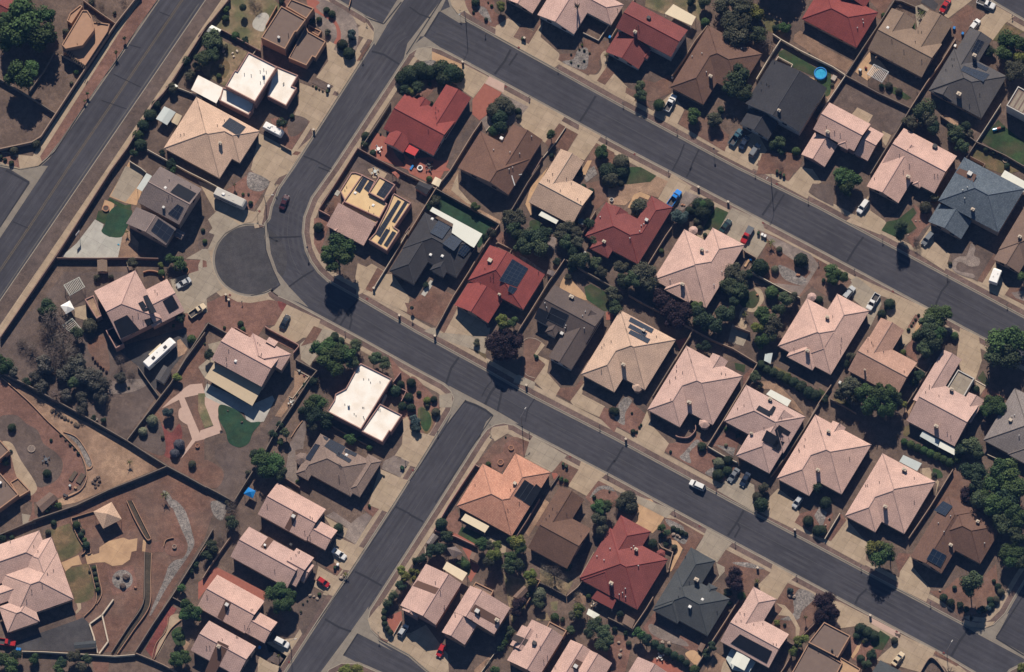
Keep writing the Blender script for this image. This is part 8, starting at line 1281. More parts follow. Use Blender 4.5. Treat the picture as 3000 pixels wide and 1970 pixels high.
 ('gravel_bed', '22', [(600, 1190), (780, 990), (880, 940), (980, 940), (1095, 985), (1050, 1130), (980, 1090), (840, 1270), (670, 1180)], 'gb', 1, 0), ('gravel_bed', '22', [(740, 1170), (790, 1110), (850, 1080), (870, 1010), (920, 970), (970, 975), (1040, 1030), (1050, 1110), (960, 1090), (850, 1250), (760, 1210)], 'gp', 2, 1), ('path', '22', [(760, 850), (900, 830), (910, 900), (780, 980), (730, 900)], 'walk', 2, 0), ('driveway', '22', [(1095, 985), (1130, 930), (1440, 1110), (1390, 1170), (1300, 1265), (1050, 1130)], 'cg', 1, 0), ('gravel_bed', '22', [(1390, 1160), (1548, 1240), (1450, 1390), (1340, 1370), (1300, 1270)], 'gb', 2, 0), ('driveway', '22', [(1570, 1160), (1800, 1280), (1720, 1350), (1620, 1480), (1450, 1390), (1548, 1240)], 'cc', 2, 0), ('gravel_bed', '22', [(1720, 1335), (1870, 1410), (1950, 1563), (1700, 1600), (1610, 1490)], 'gp', 1, 0), ('gravel_bed', '22', [(1720, 1400), (1830, 1390), (1876, 1440), (1760, 1420), (1650, 1500)], 'rk', 2, 1), ('path', '22', [(1300, 1270), (1345, 1270), (1360, 1290), (1320, 1330)], 'pv', 3, 0), ('patio', '23', [(340, 130), (430, 60), (470, 170), (480, 260), (440, 300), (330, 260)], 'gp', 1, 0), ('lawn', '23', [(480, 230), (680, 310), (620, 400), (440, 300)], 'gn', 1, 0), ('path', '23', [(340, 270), (440, 300), (620, 400), (600, 420), (330, 285)], 'pv', 2, 0), ('patio', '23', [(700, 320), (760, 330), (885, 400), (880, 470), (820, 470)], 'cc', 1, 0), ('yard_dirt', '23', [(1240, -20), (1280, 10), (1090, 320), (1060, 290)], 'dt', 1, 0), ('gravel_bed', '33', [(190, -40), (340, -20), (460, 140), (400, 240), (350, 290), (160, 180), (220, 80)], 'co', 1, 0), ('driveway', '33', [(20, -100), (200, -60), (540, 80), (470, 150), (200, 10)], 'cg', 2, 0), ('gravel_bed', '33', [(460, 150), (560, 160), (820, 310), (740, 430), (600, 600), (520, 640), (640, 440), (440, 340)], 'gb', 1, 0), ('gravel_bed', '33', [(480, 160), (620, 220), (640, 260), (680, 300), (640, 390), (540, 330), (560, 280), (480, 200)], 'rk', 2, 1), ('path', '33', [(500, 345), (570, 360), (625, 430), (590, 510), (520, 640), (490, 640), (560, 480), (570, 410), (510, 380)], 'co', 3, 0), ('driveway', '33', [(820, 315), (850, 240), (1080, 380), (1020, 440), (940, 560), (745, 440)], 'cg', 2, 0), ('gravel_bed', '33', [(1020, 440), (1430, 650), (1290, 870), (1180, 870), (940, 560)], 'gb', 2, 0), ('gravel_bed', '33', [(1080, 560), (1230, 560), (1380, 620), (1200, 600)], 'rk', 3, 1), ('driveway', '33', [(1430, 650), (1450, 570), (1660, 690), (1590, 740), (1490, 900), (1290, 790)], 'cc', 2, 0), ('path', '33', [(930, 560), (1010, 600), (1010, 640), (900, 760), (960, 680)], 'cg', 3, 0), ('gravel_bed', '33', [(1590, 745), (1870, 870), (1830, 1100), (1660, 1280), (1500, 1200), (1380, 1080), (1490, 900)], 'gb', 2, 0), ('gravel_bed', '33', [(1700, 800), (1840, 870), (1720, 1000), (1680, 1080), (1520, 1080), (1640, 1020), (1640, 900)], 'rk', 3, 1), ('path', '33', [(1480, 930), (1560, 950), (1640, 1040), (1700, 1160), (1690, 1240), (1660, 1240), (1660, 1150), (1600, 1050), (1500, 1040), (1540, 980)], 'cc', 3, 0), ('driveway', '43', [(-20, 860), (190, 920), (450, 1050), (480, 1120), (200, 1160), (140, 1150), (200, 1000)], 'cc', 1, 0), ('path', '43', [(450, 1050), (740, 1200), (720, 1250), (480, 1120)], 'pk', 2, 0), ('driveway', '43', [(740, 1210), (1070, 1360), (1050, 1400), (920, 1563), (520, 1450), (740, 1260)], 'cc', 1, 0), ('gravel_bed', '43', [(290, 1240), (420, 1240), (480, 1300), (560, 1340), (640, 1250), (560, 1400), (500, 1500), (300, 1450)], 'gp', 1, 0), ('path', '43', [(400, 1260), (360, 1370), (310, 1440), (290, 1420), (370, 1280)], 'co', 2, 0), ('lawn', '43', [(470, 1290), (560, 1180), (650, 1240), (580, 1360), (500, 1350)], 'gn', 2, 0), ('gravel_bed', '43', [(1050, 1390), (1070, 1360), (1280, 1490), (1260, 1510)], 'gb', 3, 0), ('driveway', '43', [(1040, 1410), (1290, 1510), (1400, 1600), (1200, 1600), (1150, 1520)], 'cc', 2, 0), ('gravel_bed', '43', [(690, 1200), (750, 1220), (740, 1240), (700, 1230)], 'gd', 3, 0), ('gravel_bed', '43', [(1000, 1440), (1080, 1470), (1150, 1570), (940, 1570)], 'gd', 3, 0),
 ('gravel_bed', '33', [(340, 1120), (620, 1260), (680, 1320), (620, 1320), (450, 1270), (330, 1200)], 'gr', 2, 1), ('gravel_bed', '33', [(260, 1150), (380, 1000), (400, 1120), (780, 1320), (740, 1400), (560, 1290), (350, 1260)], 'gp', 1, 0), ('patio', '33', [(650, 1390), (720, 1360), (780, 1400), (790, 1450), (750, 1500), (680, 1440)], 'co', 2, 1), ('yard_dirt', '33', [(-60, 1200), (90, 1230), (150, 1350), (100, 1563), (-60, 1563)], 'gp', 1, 0), ('yard_dirt', '33', [(930, 1380), (1030, 1450), (1020, 1563), (810, 1563)], 'dt', 1, 0), ('patio', '33', [(1000, 1470), (1030, 1480), (1070, 1590), (980, 1590)], 'cc', 2, 1), ('patio', '33', [(300, 1480), (400, 1420), (640, 1563), (420, 1563)], 'pv', 1, 0), ('yard_dirt', '23', [(1200, 560), (1500, 730), (1430, 860), (1190, 740)], 'dd', 0, 0), ('yard_dirt', '23', [(860, 660), (1140, 740), (1060, 960), (940, 1130), (900, 900)], 'dd', 0, 0), ('patio', '23', [(480, 420), (560, 440), (640, 600), (560, 740), (520, 660), (560, 560)], 'pv', 0, 0), ('lawn', '23', [(480, 500), (560, 580), (540, 680), (480, 640)], 'gn', 1, 1), ('patio', '23', [(1490, 830), (1560, 800), (1620, 890), (1610, 950), (1500, 900)], 'dt', 1, 0), ('lawn', '23', [(0, 610), (60, 620), (80, 700), (0, 760)], 'gy', 1, 0), ('yard_dirt', '23', [(1290, 920), (1360, 910), (1350, 1000), (1300, 1000)], 'dd', 1, 0), ('yard_dirt', '23', [(1170, 1040), (1260, 1020), (1290, 1090), (1160, 1090)], 'dd', 1, 0), ('patio', '12', [(-60, 1100), (100, 1150)], 'cc', 1, 0),
):
    if len(a[2]) > 2: patch(a[0], a[1], a[2], a[3], a[4], bool(a[5]))
# ------------------------------------------------------------------ vehicles
CARMAT = {}
def paint(c):
    if c not in CARMAT:
        rgb = {'white': (.70, .69, .66), 'red': (.38, .015, .015), 'crimson': (.045, .006, .010), 'blue': (.01, .20, .62), 'teal': (.03, .09, .12), 'black': (.012, .016, .02), 'silver': (.42, .43, .43), 'grey': (.16, .17, .18), 'cream': (.60, .48, .32), 'dgreen': (.012, .035, .035), 'navy': (.012, .022, .045)}[c]
        m = mat('car_paint_' + c, rgb, None, rough=.25, metal=0, spec=.6); m.node_tree.nodes['Principled BSDF'].inputs['Coat Weight'].default_value = .5
        CARMAT[c] = m
    return CARMAT[c]
# half-width, z of body side top, along x (front is +x)
def car(kind, c, t, f, r, look, z0=.16):
    L = {'sedan': 4.7, 'suv': 4.8, 'pickup': 5.6, 'hatch': 4.1}[kind]; Wd = {'sedan': 1.8, 'suv': 1.9, 'pickup': 1.95, 'hatch': 1.75}[kind]
    pf = W(t, *f, .9); pr = W(t, *r, .9); c0 = (pf + pr) / 2; d = pf - pr; an = math.atan2(d.y, d.x)
    e = thing('pickup_truck' if kind == 'pickup' else 'parked_car' if 'driving' not in look else 'moving_car', (c0.x, c0.y, z0 if 'driving' not in look else .03), an)
    hw = Wd / 2; h = L / 2
    def sec(x, w_, zb, zt, rnd=.12): return [(x, -w_, zb), (x, w_, zb), (x, w_, zt - rnd), (x, w_ - rnd, zt), (x, -w_ + rnd, zt), (x, -w_, zt - rnd)]
    hood = {'sedan': .80, 'suv': .98, 'pickup': 1.05, 'hatch': .85}[kind]; belt = hood + .08
    B = MB()
    if kind == 'pickup':
        B.loft([sec(h, hw * .82, .38, hood - .18), sec(h - .25, hw * .96, .3, hood - .03), sec(h - 1.45, hw, .3, belt), sec(-.35, hw, .3, belt)])
        B.box(-h, -.35, -hw, -hw + .12, .4, belt); B.box(-h, -.35, hw - .12, hw, .4, belt); B.box(-h, -h + .1, -hw + .12, hw - .12, .4, belt - .03)
        body = B.build('body', paint(c), e)
        b2 = MB(); b2.box(-h + .1, -.36, -hw + .12, hw - .12, .5, .62)
        if 'covered' in look: b2.box(-h + .02, -.37, -hw + .02, hw - .02, belt + .005, belt + .08)
        b2.build('truck_bed', 'dmetal' if 'covered' not in look else 'frame', e)
        cx0, cx1, rx0, rx1, top = -.4, h - 1.35, -.15, h - 2.15, belt + .72
        b2 = MB(); b2.box(-h - .08, -h, -hw * .9, hw * .9, .4, .58); b2.build('bumper', 'metal', e)
    else:
        B.loft([sec(h, hw * .78, .36, hood - .25), sec(h - .22, hw * .93, .26, hood - .08), sec(h - 1.1, hw, .24, hood + .02), sec(0, hw, .24, belt), sec(-h + .8, hw, .24, belt + (.02 if kind == 'sedan' else .0)), sec(-h + .15, hw * .94, .28, belt - .04), sec(-h, hw * .84, .38, belt - .25)])
        body = B.build('body', paint(c), e)
        if kind == 'sedan': cx0, cx1, rx0, rx1, top = -h + .75, h - 1.15, -h + 1.5, h - 2.0, belt + .50
        elif kind == 'suv': cx0, cx1, rx0, rx1, top = -h + .12, h - 1.15, -h + .45, h - 1.85, belt + .66
        else: cx0, cx1, rx0, rx1, top = -h + .1, h - .95, -h + .6, h - 1.75, belt + .56
    g = MB(); wb, wt = hw - .08, hw - .26
    g.loft([[(cx0, -wb, belt - .06), (cx0, wb, belt - .06), (cx1, wb, belt - .08), (cx1, -wb, belt - .08)], [(rx0, -wt, top), (rx0, wt, top), (rx1, wt, top), (rx1, -wt, top)]])
    g.build('windows', 'glass', e)
    rf = MB(); rf.loft([[(rx0 - .04, -wt - .03, top - .02), (rx0 - .04, wt + .03, top - .02), (rx1 + .04, wt + .03, top - .02), (rx1 + .04, -wt - .03, top - .02)], [(rx0 + .05, -wt + .06, top + .05), (rx0 + .05, wt - .06, top + .05), (rx1 - .06, wt - .06, top + .05), (rx1 - .06, -wt + .06, top + .05)]])
    for s_ in (-1, 1):   # pillars
        rf.tube((cx1 - .02, s_ * (wb - .02), belt - .03), (rx1 + .02, s_ * wt, top), .05, 4); rf.tube((cx0 + .02, s_ * (wb - .02), belt - .03), (rx0, s_ * wt, top), .06, 4)
        mx = (rx0 + rx1) / 2; rf.tube((mx, s_ * (wb), belt - .03), (mx, s_ * (wt + .01), top), .045, 4)
        rf.box(cx1 - .45, cx1 - .25, s_ * (hw + .07) - .09, s_ * (hw + .07) + .09, belt - .02, belt + .12)
    rf.build('roof', paint(c), e)
    for sx in (h - .85, -h + .9):
        for s_ in (-1, 1):
            wm = MB(); n = 14; y0, y1 = s_ * (hw - .2), s_ * (hw + .01); wm.tube((sx, y0, .34), (sx, y1, .34), .34, n)
            wo = wm.build('wheel', 'black', e); w2 = MB(); w2.tube((sx, y1, .34), (sx, y1 + s_ * .015, .34), .2, 10); w2.build('rim', 'metal', wo)
    for s_ in (-1, 1):
        m_ = MB(); m_.box(h - .14, h + .01, s_ * hw * .6 - .16, s_ * hw * .6 + .16, hood - .36, hood - .2); m_.build('headlight', 'whitep', e)
        m_ = MB(); m_.box(-h - .01, -h + .1, s_ * hw * .66 - .12, s_ * hw * .66 + .12, hood - .3, hood - .1); m_.build('tail_light', 'rd', e)
    tag(e, look, 'pickup' if kind == 'pickup' else 'car', 'cars and pickups', label=None); return e
for a in (
 ('sedan', 'red', '40', (1112, 118), (1195, -15), 'bright red car'), ('pickup', 'white', '40', (1612, 68), (1445, 0), 'white car'), ('hatch', 'white', '40', (1462, 180), (1388, 275), 'white hatchback'),
 ('pickup', 'white', '30', (548, 880), (478, 1010), 'white short pickup'), ('pickup', 'teal', '30', (1180, 1165), (1050, 1350), 'dark teal pickup in deep shade'), ('sedan', 'navy', '30', (1215, 1255), (1160, 1360), 'dark sedan in deep shade'), ('suv', 'grey', '30', (1325, 1320), (1245, 1440), 'grey green van in shade'),
 ('suv', 'white', '41', (345, 440), (460, 280), 'white wagon'), ('suv', 'grey', '41', (950, 710), (1040, 600), 'grey car'), ('suv', 'silver', '41', (310, 1105), (232, 1200), 'silver car'), ('pickup', 'white', '41', (440, 1320), (545, 1150), 'white pickup with black bed'),
 ('pickup', 'blue', '31', (600, 212), (500, 355), 'bright blue pickup'), ('sedan', 'dgreen', '31', (1065, 475), (970, 600), 'dark green car'), ('pickup', 'red', '31', (1170, 705), (1260, 540), 'red pickup with covered bed'),
 ('suv', 'white', '32', (682, 1345), (838, 1415), 'white sport utility car driving'), ('sedan', 'grey', '32', (1055, 1340), (1130, 1235), 'grey sedan'), ('sedan', 'navy', '32', (1165, 1385), (1230, 1270), 'dark blue sedan'), ('hatch', 'silver', '32', (1640, 1585), (1715, 1480), 'silver white hatchback'),
 ('sedan', 'cream', '43', (770, 1380), (675, 1500), 'pale cream car'), ('sedan', 'white', '13', (1300, 525), (1160, 430), 'white sedan'), ('hatch', 'red', '13', (1140, 775), (1030, 700), 'red small car'), ('suv', 'white', '13', (770, 1325), (640, 1255), 'white and grey wagon'), ('hatch', 'silver', '13', (1845, 1135), (1785, 1225), 'silver hatchback'),
 ('hatch', 'red', '23', (258, 1425), (318, 1300), 'red small car'), ('pickup', 'red', '03', (140, 1300), (-30, 1278), 'red pickup'), ('sedan', 'crimson', '11', (760, 240), (695, 400), 'dark crimson car driving'), ('sedan', 'black', '11', (770, 1345), (695, 1490), 'black car'),
 ('sedan', 'silver', '01', (1610, 1100), (1755, 1020), 'silver car'), ('pickup', 'cream', '01', (1880, 1265), (1735, 1365), 'cream pickup with black bed')):
    car(*a)
def rv(t, f, r, wd, ht, look, nm, c='whitep', ac=2):
    pf, pr = W(t, *f, ht), W(t, *r, ht); c0 = (pf + pr) / 2; d = pf - pr; L = d.length; an = math.atan2(d.y, d.x)
    e = thing(nm, (c0.x, c0.y, .16), an); hw = wd / 2; h = L / 2; B = MB()
    s_ = lambda x, w_, z0, z1, q=.15: [(x, -w_, z0), (x, w_, z0), (x, w_, z1 - q), (x, w_ - q, z1), (x, -w_ + q, z1), (x, -w_, z1 - q)]
    B.loft([s_(h, hw * .85, .8, ht * .62), s_(h - .35, hw * .97, .55, ht - .3), s_(h - .8, hw, .5, ht), s_(-h + .15, hw, .5, ht), s_(-h, hw * .97, .6, ht - .15)])
    b = B.build('body', c, e)
    for k in range(ac):
        m = MB(); x = -h * .45 + k * L * .42; m.box(x - .5, x + .5, -.42, .42, ht, ht + .3, tx=.1, ty=.1); m.build('roof_air_conditioner', 'whitep' if ac == 1 else 'dmetal', e)
    for bx in ((-.8, -.5, .3, .6), (h * .2, h * .2 + .3, -.6, -.35)): m = MB(); m.box(*bx, ht, ht + .12); m.build('roof_vent', 'metal', e)
    for s2 in (-1, 1):
        m = MB(); m.box(-h * .6, h * .5, s2 * (hw + .01) - .02, s2 * (hw + .01) + .02, ht * .5, ht * .68); m.build('window', 'glass', e)
        for x in (-h * .5, -h * .5 + .85, h * .6) if 'trailer' in look else (-h * .55, h * .6):
            m = MB(); m.tube((x, s2 * (hw - .25), .36), (x, s2 * (hw + .0), .36), .36, 12); m.build('wheel', 'black', e)
    return e, h, hw
e, h_, w_ = rv('02', (1590, 45), (1335, 280), 2.5, 3.2, 'trailer', 'travel_trailer'); m = MB(); m.box(-2.8, 2.0, w_, w_ + .6, .8, 3.0); m.build('slide_out', 'patc', e); tag(e, '', 'trailer', label='long white travel trailer parked on the dark slab under the turned pink house')
e, *_ = rv('11', (372, 340), (95, 215), 2.6, 3.2, 'motorhome', 'motorhome', 'stwhite', 1); tag(e, '', 'motorhome', label='pale motorhome with one white air conditioner beside the turning circle')
e, *_ = rv('10', (712, 1225), (545, 1140), 2.1, 2.6, 'camper van', 'camper_van', 'whitep', 1); tag(e, '', 'van', label='white camper van with a roof fan between the white and peach houses')
e, *_ = rv('41', (1640, 925), (1590, 1055), 2.6, 2.6, 'trailer', 'cargo_trailer', 'whitep', 0); tag(e, '', 'trailer', label='white cargo trailer on the driveway of the brown shingled house at right')
# ------------------------------------------------------------------ street furniture
def lamp(t, x, y, ax, ay, look):
    b = W(t, x, y, .12); a = W(t, x + ax, y + ay, .12) - b; e = thing('street_lamp', (b.x, b.y, .12)); H_ = 7.9
    m = MB(); m.cyl(0, 0, 0, .25, .17, .17, 8); m.cyl(0, 0, 0, H_, .11, .07, 8); m.build('pole', 'pole', e)
    m = MB(); m.tube((0, 0, H_ - .1), (a.x, a.y, H_ + .9), .05, 6); m.build('arm', 'pole', e)
    m = MB(); d = a.normalized(); m.tube((a.x, a.y, H_ + .9), (a.x + d.x * .7, a.y + d.y * .7, H_ + .92), .14, 8, r1=.10); m.build('lamp_head', 'metal', e)
    tag(e, 'tall grey street lamp', 'street lamp', 'street lamps')
for a in (('20', 515, 190, -37, 38, ''), ('11', 560, 345, 70, 6, ''), ('31', 1438, 150, -30, 41, ''), ('22', 1030, 835, 38, -59, ''), ('43', 1172, 1430, 38, -59, ''), ('13', 790, 1355, 50, -10, '')): lamp(*a)
def postlamp(t, x, y):
    b = W(t, x, y, .12); e = thing('garden_lamp', (b.x, b.y, .12)); m = MB(); m.cyl(0, 0, 0, 2.9, .06, .05, 6); m.build('pole', 'pole', e)
    m = MB(); m.box(-.2, .2, -.2, .2, 2.9, 3.3, tx=-.05, ty=-.05); m.build('lamp_head', 'glass', e); tag(e, 'slim dark post lamp', 'lamp', 'post lamps')
postlamp('30', 913, 1400); postlamp('21', 22, 1330); postlamp('11', 945, 770)
def small(kind, t, x, y):
    b = W(t, x, y, .6); an = SAr
    if kind == 'p':
        e = thing('letterbox_pillar', (b.x, b.y, .14), an); m = MB(); m.box(-.28, .28, -.24, .24, 0, 1.25, tx=.02, ty=.02); m.build('pillar', 'blockw', e); m = MB(); m.box(-.33, .33, -.29, .29, 1.25, 1.36); m.build('cap', 'blockc', e); m = MB(); m.box(-.15, .15, -.3, -.24, .9, 1.1); m.build('box', 'dmetal', e); tag(e, 'tan masonry letterbox pillar', 'letterbox', 'letterbox pillars')
    elif kind == 's':
        e = thing('letterbox', (b.x, b.y, .14), an); m = MB(); m.box(-.05, .05, -.05, .05, 0, 1.05); m.build('post', 'wood', e); m = MB(); m.box(-.13, .13, -.28, .28, 1.05, 1.2); m.cyl(0, 0, 1.2, 1.27, .12, .1, 8); m.build('box', 'dmetal', e); tag(e, 'slim post letterbox', 'letterbox', 'post letterboxes')
    elif kind == 'sign':
        e = thing('street_sign', (b.x, b.y, .14), an); m = MB(); m.cyl(0, 0, 0, 2.7, .045, n=6); m.build('pole', 'metal', e); m = MB(); m.box(-.4, .4, -.02, .02, 2.45, 2.65); m.build('sign_plate', 'ga', e); m = MB(); m.box(-.02, .02, -.35, .35, 2.2, 2.4); m.build('sign_plate', 'ga', e); tag(e, 'thin street sign on a steel pole', 'sign', 'street signs')
    elif kind in 'tgbw':
        e = thing('wheelie_bin', (b.x, b.y, .14), an + .2); c = {'t': 'Ls', 'g': 'ga', 'b': 'blue', 'w': 'whitep'}[kind]; m = MB(); m.box(-.3, .3, -.36, .36, .06, 1.0, tx=-.04, ty=-.04); m.build('bin', c, e); m = MB(); m.box(-.36, .36, -.42, .42, 1.0, 1.08, tx=.05, ty=.05); m.build('lid', c, e)
        for s_ in (-1, 1): m = MB(); m.tube((s_ * .3, -.36, .12), (s_ * .36, -.36, .12), .12, 8); m.build('wheel', 'black', e)
        tag(e, {'t': 'dark', 'g': 'green', 'b': 'blue', 'w': 'white'}[kind] + ' wheeled rubbish bin', 'bin', 'rubbish bins')
    elif kind == 'm':
        b = W(t, x, y, .14); mb = MB(); mb.box(-.32, .32, -.25, .25, -.02, .05); o = mb.build('meter_cover', 'frame' if False else 'rd', None, (b.x, b.y, .2)); o.rotation_euler = (0, 0, an); tag(o, 'small dark red meter cover set in the verge', 'meter cover', 'meter covers')
    elif kind == 'u':
        e = thing('utility_box', (b.x, b.y, .14), an); m = MB(); m.box(-.5, .5, -.45, .45, 0, .75, tx=.03, ty=.03); m.build('box', 'Ls', e); m = MB(); m.box(-.54, .54, -.49, .49, .75, .82); m.build('lid', 'ga', e); tag(e, 'squat green utility box', 'utility box')
SAr = R(SA)
for t, s_ in {'10': [('p', 998, 1195), ('w', 1135, 795), ('t', 1122, 838), ('sign', 1478, 165), ('s', 1445, 548)], '20': [('sign', 463, 120), ('p', 487, 575), ('s', 692, 312), ('p', 1052, 355), ('t', 1035, 355), ('s', 1358, 630), ('s', 1095, 900), ('s', 1800, 1270), ('m', 880, 797), ('m', 1000, 437), ('b', 1835, 345)], '30': [('s', 78, 950), ('s', 573, 1200), ('m', 185, 1415)],
 '40': [('s', 1768, 155), ('b', 1237, 262), ('b', 1315, 312), ('w', 1245, 425)], '11': [('sign', 480, 420), ('sign', 650, 185), ('p', 193, 1175), ('p', 220, 1222), ('s', 340, 1240), ('p', 1548, 1115), ('p', 1782, 1365), ('s', 1285, 1518), ('m', 1487, 1207), ('m', 500, 405), ('m', 230, 1172)], '22': [('p', 232, 20), ('p', 1070, 472), ('sign', 738, 850), ('s', 1097, 912), ('s', 257, 900), ('s', 1740, 842), ('t', 1407, 1190), ('t', 1437, 1212), ('s', 1815, 1287), ('m', 30, 1245), ('m', 1470, 1122)],
 '31': [('s', 497, 45), ('p', 770, 190), ('p', 1042, 325), ('g', 1320, 605), ('w', 1355, 622), ('w', 1380, 635), ('t', 1490, 40), ('t', 1520, 58), ('t', 1552, 78), ('s', 1288, 55), ('s', 1775, 300), ('s', 1870, 880), ('m', 1362, 512), ('m', 1487, 155)], '41': [('s', 580, 665), ('s', 325, 945), ('s', 1173, 1000), ('s', 1720, 1260), ('m', 675, 1140)], '32': [('p', 105, 965), ('s', 930, 1408)],
 '33': [('s', 552, 90), ('s', 1107, 385), ('p', 1312, 612), ('s', 1670, 685), ('p', 1653, 262), ('m', 780, 225)], '43': [('s', 382, 598), ('s', 1017, 930), ('p', 468, 1048), ('sign', 1072, 1365), ('m', 710, 1192), ('m', 1140, 1385)], '13': [('sign', 1592, 1220), ('g', 1192, 605), ('w', 1218, 580), ('b', 503, 1338), ('m', 772, 1470)], '12': [('u', 1808, 1222), ('s', 1838, 1172)], '01': [('t', 1590, 1455)], '03': [('b', 160, 1355), ('b', 182, 1357)]}.items():
    for q in s_: small(q[0], t, q[1], q[2])
# ------------------------------------------------------------------ sheds, canopies, pools
def shed(t, pts, h, roof, wall, label, ridge='u', cat='shed', nm='shed', rise=.5, open_=False):
    """pts: four roof corners as seen, ridge between the middles of the edges 0-1 and 2-3 ('u') or 1-2 and 3-0"""
    P = [W(t, x, y, h) for x, y in pts]; c = sum(P, Vector()) / 4; P = [Vector((p.x - c.x, p.y - c.y, h)) for p in P]
    if ridge == 'v': P = P[1:] + P[:1]
    e = thing(nm, (c.x, c.y, 0)); a = (P[0] + P[1]) / 2 + Vector((0, 0, rise)); b = (P[2] + P[3]) / 2 + Vector((0, 0, rise))
    if ridge == 'p': a = b = Vector((0, 0, h + rise)); fs = [(0, 1, 4), (1, 2, 4), (2, 3, 4), (3, 0, 4)]; vs = P + [a]
    else: vs = P + [a, b]; fs = [(1, 2, 5, 4), (3, 0, 4, 5), (0, 1, 4), (2, 3, 5)]
    vs = [tuple(v) for v in vs]; n = len(vs); under = [(v[0], v[1], v[2] - .12) for v in vs]
    F2 = fs + [tuple(n + i for i in reversed(f)) for f in fs] + [(i, (i + 1) % 4, n + (i + 1) % 4, n + i) for i in range(4)]
    uv = []
    for f in F2:
        p0 = Vector((vs + under)[f[0]]); p1 = Vector((vs + under)[f[1]]); ux = (p1 - p0).normalized(); nn = ux.cross(Vector((vs + under)[f[-1]]) - p0).normalized(); vx = nn.cross(ux)
        uv.append([((Vector((vs + under)[i]) - p0).dot(ux), (Vector((vs + under)[i]) - p0).dot(vx)) for i in f])
    obj('roof', vs + under, F2, roof, e, uvs=uv)
    if open_:
        for p in P: m = MB(); q = p * .9; m.cyl(q.x, q.y, .1, h - .1, .07, n=6); m.build('post', 'whitep' if wall is None else wall, e)
    else:
        Q = [p * .92 for p in P]; vs = [(q.x, q.y, .1) for q in Q] + [(q.x, q.y, h - .08) for q in Q]
        obj('wall', vs, [(i, (i + 1) % 4, 4 + (i + 1) % 4, 4 + i) for i in range(4)], wall, e)
        d = (Q[2] - Q[3]).normalized(); mm = (Q[2] + Q[3]) / 2; m = MB(); m.obox((mm.x * 1.02, mm.y * 1.02), (d.x, d.y), .9, .06, .1, min(2, h - .3)); m.build('door', 'wood', e)
    tag(e, label, cat, label=label); return e
shed('01', [(890, 850), (980, 850), (985, 957), (893, 957)], 2.2, 'tanr', 'stucco', 'small tan gabled shed just under the level rose wall')
shed('02', [(1500, 280), (1572, 330), (1500, 452), (1420, 405)], 2.2, 'greyr', 'stwhite', 'grey gabled shed beside the long white trailer')
shed('02', [(455, 1443), (532, 1500), (385, 1632), (328, 1545)], 2.4, 'taupe', 'adobe', 'brown gabled shed under the red gravel garden')
shed('21', [(90, 130), (217, 172), (155, 252), (48, 190)], 2.4, 'char', 'stpink', 'dark roofed shed with rose walls left of the green turf', 'v')
shed('23', [(1050, 765), (1085, 815), (1005, 902), (945, 870)], 2.1, 'taupe', 'wood', 'brown gabled shed beside the lime green tree')
shed('23', [(212, 290), (265, 322), (198, 402), (150, 380)], 2.1, 'gtile', 'blockd', 'narrow grey slatted shed by the footpath below the round dark shrub')
shed('23', [(570, 460), (650, 500), (620, 560), (545, 520)], 2.1, 'taupe', 'wood', 'small brown shed half under the yellow green tree')
shed('23', [(340, 425), (420, 410), (485, 470), (400, 520)], 2.5, 'mauve', 'wood', 'mauve gazebo roof above the white slatted patio cover', 'p', 'gazebo', 'gazebo', .7, True)
shed('03', [(855, 92), (1022, 3), (1115, 160), (945, 248)], 3.0, 'sand', 'stucco', 'square pyramid roofed gazebo on the orange patio', 'p', 'gazebo', 'gazebo', 1.5, True)
shed('03', [(680, 1290), (880, 1272), (882, 1330), (680, 1348)], 2.2, 'slate', 'stwhite', 'blue grey shed with white ends at the end of the grey slab', 'v', rise=.25)
shed('00', [(1505, 975), (1610, 1030), (1530, 1148), (1428, 1090)], 2.5, 'patg', 'wood', 'pale grey garden shelter beside the peach house', rise=.25, cat='shelter', nm='shelter', open_=True)
shed('00', [(1612, 1035), (1668, 1062), (1625, 1150), (1570, 1120)], 2.4, 'patt', 'wood', 'beige lean shelter touching the pale grey one', rise=.1, cat='shelter', nm='shelter', open_=True)
shed('10', [(65, 230), (152, 275), (125, 320), (15, 290)], 2.0, 'patw', 'stwhite', 'white arched shed beside the arterial wall', 'v', rise=.55)
shed('00', [(1560, 790), (1600, 768), (1632, 790), (1600, 815)], 1.8, 'patw', 'stwhite', 'tiny white hut at the wall corner above the dark garden', rise=.2)
shed('12', [(355, 1460), (400, 1400), (467, 1435), (440, 1502)], 2.4, 'blue', None, 'bright blue square canopy tent near the gravel path', 'p', 'canopy', 'canopy_tent', .7, True)
shed('01', [(553, 1270), (640, 1222), (682, 1300), (605, 1347)], 2.3, 'whitep', None, 'white pyramid canopy tent in the dirt yard', 'p', 'canopy', 'canopy_tent', .8, True)
shed('11', [(1712, 48), (1745, 38), (1785, 75), (1770, 108)], 2.1, 'pv', None, 'rose red awning over a table in the adobe yard', 'v', 'awning', 'awning', .2, True)
shed('21', [(235, 88), (295, 118), (265, 182), (200, 150)], 1.9, 'patc', 'stwhite', 'small cream topped shed in the wall corner', rise=.15)
shed('21', [(1545, 470), (1600, 478), (1590, 530), (1540, 515)], 1.9, 'blueg', 'stwhite', 'small blue shed right of the pale peach house', rise=.2)
shed('21', [(1270, 935), (1330, 960), (1310, 1000), (1255, 975)], 1.9, 'mauve', 'stpink', 'tiny mauve shed at the wall corner by the solar array house', rise=.2)
shed('32', [(1380, 180), (1450, 170), (1430, 270), (1370, 240)], 2.3, 'patg', 'wood', 'pale translucent shelter in the tree shade behind the hedge', rise=.1, cat='shelter', nm='shelter', open_=True)
